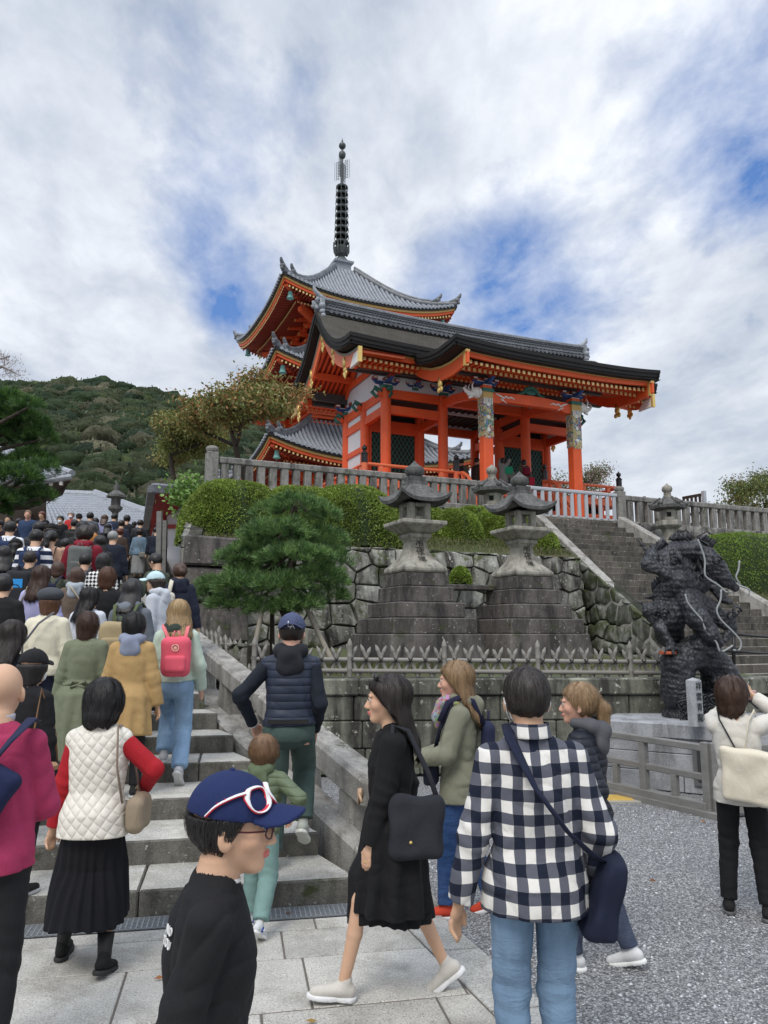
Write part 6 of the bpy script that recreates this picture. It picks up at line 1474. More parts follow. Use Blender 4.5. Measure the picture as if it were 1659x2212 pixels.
    m = MB(); m.hexa([Q(350, 1240, 4), Q(410, 1240, 2.6), Q(410, 1240, 5), Q(350, 1240, 7)], [Q(345, 1085, 4), Q(410, 1085, 2.6), Q(410, 1085, 5), Q(345, 1085, 7)]); m.build('wall', M_PLAST, r)
    m = MB(); m.hexa([Q(358, 1142, 3.5), Q(412, 1142, 2.3), Q(412, 1142, 2.5), Q(358, 1142, 3.7)], [Q(358, 1133, 3.5), Q(412, 1133, 2.3), Q(412, 1133, 2.5), Q(358, 1133, 3.7)])
    for i in range(6): u = 326+i*6; a, b = Q(u, 1190-i*2, 5.2-i*.3), Q(u, 1172-i*13, 5.2-i*.3); m.beam(a, b, .12, .10)
    m.build('red_timbers', MATS['oxide_red'], r)
    for lab, u, v0, v1, dy in (('grey square timber post at the head of the left stair', 345, 1105, 1230, -6), ('second grey timber post just behind the first, before the white wall', 356, 1125, 1225, -5)):
        a, b = Vector(at_Y(u, v1, 24.5+dy)), Vector(at_Y(u, v0, 24.5+dy)); m = MB(); m.beam(a-Vector((0, 0, 1.0)), b, .12, .12); tag(m.build('timber_post', simple('fence_timber', (.19, .185, .175))), lab, 'post')
    hexp = at_Y(246, 1160, 31); m = MB(); m.lathe([(.25, 0), (.2, .1), (.13, .2), (.13, 1.0), (.3, 1.15), (.3, 1.25), (.2, 1.3), (.2, 1.6), (.42, 1.65), (.4, 1.75), (.12, 1.95), (.14, 2.1), (.02, 2.3)], 6, hexp)
    tag(m.build('stone_lantern', M_LANTROOF, auto=40), 'small dark stone lantern behind the crowd beneath the wooded hill', 'stone lantern')
    m = MB()
    for i in range(4): a = at_Y(262+i*14, 1195, 21); b = at_Y(262+i*14, 1180, 21)
    A, B = Vector(at_Y(352, 1168, 20.5)), Vector(at_Y(395, 1180, 19)); 
left_roofs()

rng = np.random.default_rng(77); n = 46; X = rng.uniform(-2.2, 5.5, n); Y = rng.uniform(3.6, 9.5, n); Z = np.array([.012 if x*.9816+y*.1908 < 1.386 and y < 5.5 else -.018 for x, y in zip(X, Y)]); ok = ~((X < .5) & (Y > 5.5))
D = rnd_dirs(n, rng)*np.array([1, 1, .12]); V, F = cards(np.stack([X, Y, Z], 1)[ok], D[ok], .06, .035, rng); V[:, 2] = np.maximum(V[:, 2], np.repeat(Z[ok], 4)); tag(mesh_np('fallen_leaves', V, F, M_LEAF, None, palette([(.45, .16, .04), (.35, .22, .06), (.2, .1, .04)], int(ok.sum()), rng)), 'fallen autumn leaves scattered on the ground', kind='stuff')
# ================================================================ SIGNED-DISTANCE MODELLING (organic bodies, cloth, hair, bronze)
def smin(a, b, k):
    h = np.clip(.5+.5*(b-a)/k, 0, 1); return b*(1-h)+a*h-k*h*(1-h)
def cap(P, a, b, r1, r2, fl=None):
    """tapered capsule; fl=(axis vector, factor) flattens the section along that axis"""
    a = np.asarray(a, float); b = np.asarray(b, float); ab = b-a; t = np.clip(((P-a)@ab)/max(ab@ab, 1e-9), 0, 1); q = P-a-t[:, None]*ab
    if fl is not None: ax = np.asarray(fl[0], float); ax = ax/np.linalg.norm(ax); d = q@ax; q = q+np.outer(d*(1/fl[1]-1), ax)
    return np.linalg.norm(q, axis=1)-(r1+(r2-r1)*t)
def ell(P, c, r, rot=None):
    q = P-np.asarray(c, float)
    if rot is not None: q = q@np.asarray(rot)
    r = np.asarray(r, float); k = np.linalg.norm(q/r, axis=1); k2 = np.linalg.norm(q/(r*r), axis=1); return k*(k-1)/np.maximum(k2, 1e-6)
def chain(P, pts, rs, k=.02, fl=None):
    d = None
    for i in range(len(pts)-1):
        c = cap(P, pts[i], pts[i+1], rs[i], rs[i+1], fl); d = c if d is None else smin(d, c, k)
    return d
def loft(P, rings, ex=2.3):
    """rings: (z, cx, cy, a, b) from low to high; vertical-ish solid with superelliptic sections"""
    R_ = np.array(rings, float); z = P[:, 2]; f = lambda j: np.interp(z, R_[:, 0], R_[:, j]); x = np.abs(P[:, 0]-f(1))/f(3); y = np.abs(P[:, 1]-f(2))/f(4)
    k = (x**ex+y**ex+1e-12)**(1/ex); d = (k-1)*np.minimum(f(3), f(4))*.95
    return np.maximum(d, np.maximum(R_[0, 0]-z, z-R_[-1, 0])-.0)
def rotz(a): c, s = math.cos(a), math.sin(a); return np.array([[c, -s, 0], [s, c, 0], [0, 0, 1]])
def eul(x, y, z): return np.array(Matrix.Rotation(z, 3, 'Z')@Matrix.Rotation(y, 3, 'Y')@Matrix.Rotation(x, 3, 'X'))
def surfnet(f, lo, hi, h):
    """surface nets on a grid, evaluated coarse first and refined near the surface"""
    lo = np.array(lo, float)-2*h; hi = np.array(hi, float)+2*h; c = 4; n = (np.ceil((hi-lo)/(h*c)).astype(int)+1)
    g = [lo[i]+np.arange(n[i])*h*c for i in range(3)]; X, Y, Z = np.meshgrid(*g, indexing='ij'); D = f(np.stack([X.ravel(), Y.ravel(), Z.ravel()], 1)).reshape(n)
    m = (n-1)*c+1; fine = np.repeat(np.repeat(np.repeat(D, c, 0), c, 1), c, 2)[c//2:c//2+m[0], c//2:c//2+m[1], c//2:c//2+m[2]]
    near = np.abs(fine) < h*c*1.7; idx = np.argwhere(near); pts = lo+idx*h; vals = np.empty(len(idx))
    for i in range(0, len(idx), 400000): vals[i:i+400000] = f(pts[i:i+400000])
    fine = fine.copy(); fine[near] = vals; S = fine < 0; m = fine.shape
    a = S[:-1, :-1, :-1]; cnt = np.zeros([k-1 for k in m], int); val = []
    for dx in (0, 1):
        for dy in (0, 1):
            for dz in (0, 1): cnt += S[dx:m[0]-1+dx, dy:m[1]-1+dy, dz:m[2]-1+dz]
    act = (cnt > 0) & (cnt < 8); ids = -np.ones(act.shape, int); C = np.argwhere(act); ids[act] = np.arange(len(C)); acc = np.zeros((len(C), 3)); num = np.zeros(len(C))
    if len(C) == 0: return np.zeros((0, 3)), np.zeros((0, 4), int)
    cor = [(x, y, z) for x in (0, 1) for y in (0, 1) for z in (0, 1)]
    for p in cor:
        for ax in range(3):
            if p[ax]: continue
            q = list(p); q[ax] = 1; q = tuple(q); dp = fine[C[:, 0]+p[0], C[:, 1]+p[1], C[:, 2]+p[2]]; dq = fine[C[:, 0]+q[0], C[:, 1]+q[1], C[:, 2]+q[2]]
            x = (dp < 0) != (dq < 0); t = np.where(x, dp/np.where(dp-dq == 0, 1, dp-dq), 0); pt = np.tile(np.array(p, float), (len(C), 1)); pt[:, ax] += t; acc += pt*x[:, None]; num += x
    V = lo+(C+acc/np.maximum(num, 1)[:, None])*h; Fs = []
    for ax in range(3):
        b1, b2 = [(1, 2), (2, 0), (0, 1)][ax]; sl = [slice(None)]*3; sl[ax] = slice(0, -1); s2 = [slice(None)]*3; s2[ax] = slice(1, None); A = S[tuple(sl)]; B = S[tuple(s2)]
        E = np.argwhere(A != B); E = E[(E[:, b1] > 0) & (E[:, b2] > 0) & (E[:, b1] < m[b1]-1) & (E[:, b2] < m[b2]-1)]
        if len(E) == 0: continue
        q = []
        for o1, o2 in ((-1, -1), (0, -1), (0, 0), (-1, 0)): c_ = E.copy(); c_[:, b1] += o1; c_[:, b2] += o2; q.append(ids[c_[:, 0], c_[:, 1], c_[:, 2]])
        q = np.stack(q, 1); fl = A[E[:, 0], E[:, 1], E[:, 2]]; q[~fl] = q[~fl][:, ::-1]; Fs.append(q[(q >= 0).all(1)])
    return V, np.concatenate(Fs)
def sdf_obj(name, f, lo, hi, h, mat, parent=None, colf=None, origin=None, extra=None):
    V, F = surfnet(f, lo, hi, h)
    if len(V) == 0: return None
    col = colf(V) if colf is not None else None
    if extra is not None:
        for (V2, F2, c2) in extra:
            F = np.concatenate([F, F2+len(V)]); V = np.concatenate([V, V2])
            if col is not None: col = np.concatenate([col, c2])
    return mesh_np(name, V, F, mat, parent, col, origin=origin, smooth=True)
# ---------------------------------------------------------------- bronze dragon fountain statue
def dragon():
    q = at_Y(1497, 1562, 10.25); bx, by = q[0], q[1]; r = thing('dragon_statue', 'dark bronze statue of coiled scaly dragons with pale whiskers, on the granite plinth', 'statue', (bx, by, .78))
    k = 10.25/1640; rgt = np.array([1.0, 0, 0])
    def T(u, v, d=0.0):      # sculpt coordinates measured on the statue: across, height, depth toward the viewer
        return np.array([bx+(u-1497)*k, by-d, at_Y(u, v, 10.25)[2]])
    m, t = mat_new('dragon_bronze'); co = t.n.new('ShaderNodeTexCoord').outputs['Object']
    n = t.noise(co, 9, 6, .7); sc = t.vor(t.scale(co, (1, 1, .75)), 26, 'F1', 0); e = t.ramp(sc, .15, .6); c = t.mix(t.ramp(n, .35, .7), (.022, .023, .027), (.10, .104, .115)); c = t.mix(t.math('MULTIPLY', e, .6), c, (.012, .012, .015))
    lt = t.noise(co, 3.2, 5, .7); c = t.mix(t.math('MULTIPLY', t.ramp(lt, .56, .72), .5), c, (.20, .21, .225)); finish(t, c, .48, t.math('ADD', t.math('MULTIPLY', sc, -1.2), n), .6, .022, .35)
    P_ = [T(1500, 1545, .0), T(1462, 1490, .14), T(1460, 1430, .2), T(1505, 1405, .18), T(1552, 1440, .05), T(1548, 1490, -.1)]
    coil2 = [T(1465, 1370, -.1), T(1452, 1335, .1), T(1490, 1305, .2), T(1532, 1320, .08), T(1540, 1360, -.1)]
    coil3 = [T(1450, 1290, .05), T(1468, 1262, .2), T(1520, 1262, .1), T(1520, 1235, -.05), T(1462, 1232, .12), T(1452, 1210, .05), T(1475, 1192, .05), T(1520, 1190, .05), T(1545, 1205, .05)]
    def f(P):
        d = chain(P, P_, [.26, .22, .20, .21, .19, .15], .05)
        d = smin(d, ell(P, T(1485, 1545, .05), (.33, .30, .17)), .05)
        d = smin(d, chain(P, coil2, [.19, .19, .2, .19, .15], .04), .03)
        d = smin(d, chain(P, coil3, [.16, .17, .15, .15, .17, .15, .135, .13, .13], .04), .025)
        d = smin(d, chain(P, [T(1540, 1203, .10), T(1555, 1230, .16), T(1570, 1252, .18), T(1592, 1272, .18)], [.135, .14, .10, .055], .04), .025)
        d = smin(d, chain(P, [T(1550, 1262, .12), T(1562, 1292, .16), T(1580, 1302, .16)], [.085, .055, .035], .03), .02)
        d = smin(d, chain(P, [T(1482, 1298, .30), T(1492, 1335, .42), T(1512, 1368, .48), T(1530, 1388, .48)], [.14, .145, .11, .06], .04), .025); d = smin(d, chain(P, [T(1498, 1392, .34), T(1528, 1412, .40)], [.10, .06], .03), .02)
        for pts, rs in (([T(1452, 1315, .1), T(1415, 1322, .14), T(1428, 1358, .25), T(1440, 1392, .33)], [.14, .115, .07, .055]), ([T(1545, 1325, .1), T(1562, 1338, .14), T(1582, 1360, .15), T(1560, 1382, .2)], [.13, .10, .06, .045]), ([T(1425, 1205, .1), T(1412, 1222, .18), T(1445, 1245, .28), T(1462, 1258, .3)], [.10, .095, .06, .04]),
                        ([T(1535, 1405, .15), T(1565, 1450, .2), T(1592, 1490, .25), T(1612, 1522, .3)], [.12, .11, .075, .03]), ([T(1545, 1470, .2), T(1580, 1520, .3)], [.10, .04])): d = smin(d, chain(P, pts, rs, .03), .02)
        for a, b in ((T(1440, 1392, .33), T(1422, 1408, .40)), (T(1440, 1392, .33), T(1440, 1412, .42)), (T(1440, 1392, .33), T(1458, 1406, .42)), (T(1420, 1200, .1), T(1400, 1168, .05)), (T(1430, 1195, .1), T(1425, 1168, .05)), (T(1445, 1288, .05), T(1400, 1292, 0)), (T(1415, 1318, .1), T(1392, 1300, .1)), (T(1585, 1345, .14), T(1592, 1308, .14)), (T(1580, 1350, .14), T(1575, 1318, .14))): d = smin(d, cap(P, a, b, .045, .01), .03)
        rip = .009*vnoise(P, 13)+.006*vnoise(P, 27)+.004*np.sin(P[:, 2]*90+5*vnoise(P, 6)); return d+rip
    lo = [bx-.85, by-.75, .76]; hi = [bx+.85, by+.5, 3.2]
    def g(P): return np.maximum(f(P), .775-P[:, 2])
    sdf_obj('body', g, lo, hi, .012, m, r)
    # dorsal fins, curls
    mb = MB(); rn = random.Random(4)
    for j, (ch) in enumerate((coil3, P_, coil2)):
        for i in range(len(ch)-1):
            for s in range(0 if j else 5):
                p = Vector(ch[i]).lerp(Vector(ch[i+1]), s/5); rad = .16; d = (Vector(ch[i+1])-Vector(ch[i])).normalized(); up = Vector((0, -.2, 1)); up = (up-d*up.dot(d)).normalized(); b = p+up*rad*.9
                mb.tube([b-d*.02, b+up*.06, b+up*.12+d*.03], [.05, .03, .004], 5, sq=(.4, 1.2))
    for j in range(70):
        p = Vector(T(1450+70*rn.random(), 1500+58*rn.random(), .38+.06*rn.random())); s = .05+.03*rn.random(); mb.tube([p+Vector((math.cos(a)*s*(1-a/14), -.01*a/6, math.sin(a)*s*(1-a/14))) for a in np.linspace(0, 10, 14)], .010, 4)
    for (u, v) in ((1460, 1215), (1415, 1330), (1432, 1325), (1583, 1322), (1572, 1332), (1500, 1335), (1560, 1465), (1550, 1215), (1520, 1250)):
        p = Vector(T(u, v, .30)); s = .07; mb.tube([p+Vector((math.cos(a)*s*(1-a/12), 0, math.sin(a)*s*(1-a/12))) for a in np.linspace(0, 7, 10)], .016, 5)
    for a, b, c in (((1535, 1190), (1520, 1180), (1500, 1165)), ((1550, 1195), (1545, 1178), (1530, 1168)), ((1555, 1240), (1548, 1228), (1535, 1222)), ((1568, 1245), (1560, 1228), (1560, 1215))): mb.tube([T(*a, .15), T(*b, .12), T(*c, .1)], [.03, .02, .004], 5)
    mb.build('fins_and_curls', m, r, smooth=True)
    W_ = simple('pale_whisker', (.30, .315, .315), .5, .15, 10)
    for pts, dd in ((((1508, 1172), (1514, 1190), (1520, 1215), (1518, 1240), (1522, 1252), (1545, 1268), (1560, 1282), (1572, 1282)), .36), (((1600, 1215), (1596, 1235), (1590, 1250), (1598, 1265)), .26), (((1592, 1268), (1612, 1276), (1610, 1290)), .3),
                    (((1462, 1288), (1466, 1305), (1480, 1325), (1492, 1340), (1500, 1365), (1518, 1385), (1525, 1405), (1540, 1400), (1552, 1392)), .56), (((1540, 1278), (1537, 1300), (1528, 1320), (1535, 1340), (1558, 1365), (1572, 1385), (1568, 1402), (1555, 1402)), .5)):
        mm = MB(); P = [Vector(T(u, v, dd)) for u, v in pts]; Q = []
        for i in range(len(P)-1):
            p0, p1, p2, p3 = P[max(i-1, 0)], P[i], P[i+1], P[min(i+2, len(P)-1)]
            for s in np.linspace(0, 1, 5)[:-1]: Q.append(.5*((2*p1)+(-p0+p2)*s+(2*p0-5*p1+4*p2-p3)*s*s+(-p0+3*p1-3*p2+p3)*s**3))
        Q.append(P[-1]); mm.tube(Q, [.0125]*(len(Q)-1)+[.006], 8); mm.build('whisker', W_, r, smooth=True)
    q = T(1478, 1362+8, .1); m2 = MB(); c = T(1447, 1385-25+50, .22); m2.lathe([(.10, 0), (.11, .01), (.11, .04)], 12, (T(1448, 1396, .3)[0]-.08, by-.3, T(1448, 1412, .3)[2])); tag(m2.build('offering_dish', simple('dish_red', (.45, .10, .04), .4)), 'small red and white offering dish wedged beside the dragon coil', 'dish')
dragon()
# ================================================================ PEOPLE
def ik(a, b, l1, l2, hint):
    a, b = np.array(a, float), np.array(b, float); d = b-a; L = np.linalg.norm(d); L2 = min(L, (l1+l2)*.999); d = d/L; b = a+d*L2
    x = (l1*l1-l2*l2+L2*L2)/(2*L2); h = math.sqrt(max(l1*l1-x*x, 1e-6)); hint = np.array(hint, float); hint = hint-d*(hint@d); hint /= np.linalg.norm(hint)+1e-9
    return a+d*x+hint*h, b
def rbox(P, c, hs, r, rot=None):
    q = P-np.asarray(c, float)
    if rot is not None: q = q@np.asarray(rot)
    q = np.abs(q)-(np.asarray(hs, float)-r); return np.linalg.norm(np.maximum(q, 0), axis=1)+np.minimum(q.max(1), 0)-r
def cloth(name, col, kind='plain', col2=(0, 0, 0), sc=1.0):
    key = 'cloth_'+name
    if key in MATS: return MATS[key]
    m, t = mat_new(key); co = t.n.new('ShaderNodeTexCoord').outputs['Object']; sp = t.add('ShaderNodeSeparateXYZ', None, i0=co); base = tuple(col)+(1,)
    n = t.noise(co, 5, 4, .6); wv = t.noise(co, 160, 2, .6); k = t.math('MULTIPLY_ADD', n, .28, .86); bump = t.math('ADD', t.math('MULTIPLY', wv, .12), t.noise(t.scale(co, (1, 1, .5)), 13, 4, .55, .6)); bd = .018
    c = t.mix(0.0, col, col)
    def sq(v, f, ph=0.0, duty=0.0): return t.ramp(t.math('SINE', t.math('MULTIPLY_ADD', v, f, ph)), duty-.06, duty+.06)
    w_ = t.math('MULTIPLY_ADD', t.noise(co, 4, 2), .035, 0)
    if kind == 'plaid':
        ax = t.math('ARCTAN2', sp.outputs[0], t.math('SUBTRACT', .02, sp.outputs[1]))
        vx = sq(t.math('ADD', sp.outputs[0], w_), 2*math.pi/.076*sc, .4); vz = sq(t.math('ADD', sp.outputs[2], w_), 2*math.pi/.088*sc)
        g = t.math('ADD', vx, vz); c = t.mix(t.math('MULTIPLY', g, .5), (.72, .70, .66), (.008, .012, .028)); c = t.mix(t.ramp(t.math('ABSOLUTE', t.math('SUBTRACT', g, 1.0)), .45, .2), c, (.10, .105, .13))
    elif kind == 'stripes': c = t.mix(sq(sp.outputs[2], 2*math.pi/.13*sc), col, col2)
    elif kind == 'check':
        a, b = t.math('ADD', sp.outputs[0], sp.outputs[2]), t.math('SUBTRACT', sp.outputs[0], sp.outputs[2]); s1, s2 = sq(a, 2*math.pi/.11), sq(b, 2*math.pi/.11)
        c = t.mix(t.math('ABSOLUTE', t.math('SUBTRACT', s1, s2)), col, col2)
    elif kind == 'quilt':
        a, b = t.math('MULTIPLY_ADD', sp.outputs[0], .8, t.math('MULTIPLY', sp.outputs[2], 1.0)), t.math('MULTIPLY_ADD', sp.outputs[0], -1.0, t.math('MULTIPLY', sp.outputs[2], .62))
        q = t.math('MULTIPLY', t.math('ABSOLUTE', t.math('SINE', t.math('MULTIPLY', a, math.pi/.062))), t.math('ABSOLUTE', t.math('SINE', t.math('MULTIPLY', b, math.pi/.062)))); bump = t.math('ADD', t.math('POWER', q, .4), t.math('MULTIPLY', n, .3)); bd = .016
    elif kind == 'puffer':
        q = t.math('ABSOLUTE', t.math('SINE', t.math('ADD', t.math('MULTIPLY', sp.outputs[2], math.pi/.058*sc), t.math('MULTIPLY', n, .9)))); bump = t.math('ADD', t.math('POWER', q, .45), t.math('MULTIPLY', t.noise(t.scale(co, (1, 1, .25)), 30, 3), .35)); bd = .016
    elif kind == 'denim': c = t.mix(t.ramp(t.noise(t.scale(co, (1, 1, .4)), 5, 4, .6), .35, .7), col, tuple(min(1, x*1.6+.02) for x in col)); bump = t.math('ADD', bump, t.math('MULTIPLY', t.noise(t.scale(co, (.6, .6, 2.2)), 14, 3, .6, .8), .9))
    elif kind == 'velvet': bump = t.math('MULTIPLY', n, .8)
    elif kind == 'pleat': bump = t.math('ADD', t.noise(t.scale(co, (1, 1, .05)), 60, 2, .5), t.math('MULTIPLY', n, .4))
    elif kind == 'floral': v = t.vor(co, 45, 'F1', 1); c = t.mix(.32, c, v)
    c = t.mix(1.0, c, t.add('ShaderNodeCombineXYZ', None, i0=k, i1=k, i2=k).outputs[0], 'MULTIPLY')
    finish(t, c, .55 if kind in ('puffer', 'quilt') else .85, bump, .55, bd, spec=.3, sheen=.0); MATS[key] = m; return m
def skin_mat():
    m, t = mat_new('skin'); at = t.add('ShaderNodeAttribute', dict(attribute_name='Col')); co = t.n.new('ShaderNodeTexCoord').outputs['Object']
    n = t.noise(co, 18, 4); c = t.mix(t.math('MULTIPLY', t.ramp(n, .4, .7), .25), at.outputs[0], (.52, .26, .16)); b = finish(t, c, .5, t.noise(co, 220, 2), .08, .004, spec=.35)
    b.inputs['Subsurface Weight'].default_value = .12; b.inputs['Subsurface Radius'].default_value = (.012, .005, .003); b.inputs['Subsurface Scale'].default_value = .6; return m
M_SKIN = skin_mat()
def hair_mat(name, col, hi=None):
    key = 'hair_'+name
    if key in MATS: return MATS[key]
    m, t = mat_new(key); co = t.n.new('ShaderNodeTexCoord').outputs['Object']; n = t.noise(t.scale(co, (1, 1, .06)), 90, 4, .7, .2); n2 = t.noise(t.scale(co, (1, 1, .2)), 12, 3)
    c = t.mix(t.ramp(n, .3, .7), tuple(x*.55 for x in col), tuple(min(1, x*1.5+.004) for x in (hi or col))); c = t.mix(t.math('MULTIPLY', t.ramp(n2, .4, .7), .4), c, tuple(x*.6 for x in col))
    finish(t, c, .38, n, .7, .008, spec=.45); MATS[key] = m; return m
HC = dict(umber=(.035, .028, .024), black=(.012, .010, .010), dark=(.022, .014, .011), brown=(.06, .028, .016), red=(.11, .028, .014), auburn=(.10, .04, .018), blond=(.40, .27, .13), dblond=(.27, .17, .085), grey=(.28, .28, .28), orange=(.42, .17, .03), lbrown=(.19, .105, .05))
SK = dict(a=(.58, .37, .25), b=(.62, .39, .26), c=(.50, .31, .20), d=(.64, .37, .27))
def head_sdf(q, fine):      # head frame: y forward, origin between the ears
    d = ell(q, (0, -.012, .03), (.076, .096, .090)); d = smin(d, ell(q, (0, .018, -.030), (.060, .070, .078)), .035); d = smin(d, ell(q, (0, .060, -.092), (.026, .024, .020)), .03)
    d = smin(d, cap(q, (0, .083, .012), (0, .1035, -.030), .007, .0115), .014)
    for s in (-1, 1): d = smin(d, ell(q, (s*.079, -.004, -.012), (.011, .021, .033), eul(0, 0, s*.45)), .006)
    if fine:
        for s in (-1, 1):
            d = smin(d, ell(q, (s*.032, .084, .024), (.022, .010, .007)), .012); d = -smin(-d, ell(q, (s*.031, .097, .004), (.019, .013, .011)), .012); d = smin(d, ell(q, (s*.031, .079, .003), (.015, .011, .0085)), .005)
            d = smin(d, ell(q, (s*.011, .095, -.034), (.009, .009, .007)), .006); d = smin(d, ell(q, (s*.042, .055, -.022), (.024, .024, .022)), .02)
            d = -smin(-d, ell(q, (s*.0875, .004, -.010), (.005, .011, .017)), .006)
        d = smin(d, ell(q, (0, .089, -.058), (.022, .0105, .0048)), .006); d = smin(d, ell(q, (0, .086, -.067), (.019, .011, .0055)), .005)
    return d
def hair_sdf(q, kind):
    face = q[:, 1]*.8-q[:, 2]*.6; n = .003*vnoise(q*np.array([1, 1, .3]), 60)
    if kind in ('short', 'curly', 'thin'):
        g = {'short': .010, 'curly': .026, 'thin': .005}[kind]; d = ell(q, (0, -.016, .032), (.080+g, .100+g, .094+g)); d = np.maximum(d, face-(.010+g*.5)); d = np.maximum(d, -.075-q[:, 2]+np.clip(q[:, 1]+.02, 0, .1)*1.2)
        return d+n*(3 if kind == 'curly' else 1)
    d = ell(q, (0, -.020, .034), (.095, .114, .104))
    low = {'bob': -.135, 'bobl': -.16, 'pony': -.07, 'bun': -.06, 'long': -.2, 'xlong': -.2, 'fem': -.10}[kind]
    if kind in ('bob', 'bobl', 'fem'): d = smin(d, cap(q, (0, -.025, -.01), (0, -.03, low+.06), .098, .088 if kind != 'fem' else .07), .03)
    if kind in ('long', 'xlong'):
        e = -.30 if kind == 'long' else -.46; c = chain(q, [(0, -.03, 0), (0, -.065, -.12), (0, -.105, -.24), (0, -.11, e)], [.100, .104, .102, .062], .03, ((0, 1, 0), .62)); d = smin(d, c, .03); low = -9
        if kind == 'xlong':
            for s in (-1, 1): d = smin(d, chain(q, [(s*.07, .0, -.02), (s*.088, .0, -.12), (s*.10, .02, -.24), (s*.10, .035, -.34)], [.03, .042, .04, .012], .02), .02)
    d = np.maximum(d, face-(.030-np.clip(.08-q[:, 2], 0, .1)*.15)); d = np.maximum(d, low-q[:, 2]+.02*vnoise(q, 40))
    if kind == 'pony': d = smin(d, chain(q, [(0, -.115, .03), (0, -.15, -.02), (0, -.145, -.14), (0, -.13, -.24)], [.03, .035, .034, .012], .02), .012)
    if kind == 'bun': d = smin(d, ell(q, (0, -.125, .0), (.038, .034, .040)), .01)
    return d+n*1.6
def strands(f, lo, hi, n, L, w, rng, cols, seedz=None, steps=7, off=.003, flare=0.0):
    """thin hair blades combed downward over the surface f = 0"""
    P = rng.uniform(lo, hi, (n*14, 3)); d = f(P); P = P[np.abs(d) < .014][:n]; e = 1e-3; V = []; Wd = []
    def grad(P): g = np.stack([f(P+np.eye(3)[i]*e)-f(P-np.eye(3)[i]*e) for i in range(3)], 1); return g/(np.linalg.norm(g, axis=1, keepdims=True)+1e-9)
    wob = rng.normal(size=P.shape)*.25
    for s in range(steps):
        g = grad(P); P = P-g*(f(P)-off-flare*s)[:, None]; dn = np.array([0, 0, -1.0])+wob*.5+np.array([0, -.15, 0]); dn = dn-g*(dn*g).sum(1, keepdims=True)*.9; dn /= np.linalg.norm(dn, axis=1, keepdims=True)+1e-9
        sd = np.cross(dn, g); V.append((P.copy(), sd/(np.linalg.norm(sd, axis=1, keepdims=True)+1e-9))); P = P+dn*L/steps
    m = len(P); vs = []
    for s, (p, sd) in enumerate(V): k = w*(1-(s/(steps-1))**2*.85); vs += [p-sd*k, p+sd*k]
    A = np.stack(vs, 1).reshape(-1, 3); F = []; b = np.arange(m)*2*steps
    for s in range(steps-1): F.append(np.stack([b+2*s, b+2*s+1, b+2*s+3, b+2*s+2], 1))
    return A, np.concatenate(F)
class Pr: pass
def stick(f, p, off=.002):      # move a point onto a surface; returns point and outward normal
    p = np.array(p, float)
    for _ in range(6):
        e = 2e-3; P = np.vstack([p, p+np.eye(3)*e]); d = f(P); g = (d[1:]-d[0])/e; g /= np.linalg.norm(g)+1e-9; p = p-g*d[0]
    return p+g*off, g
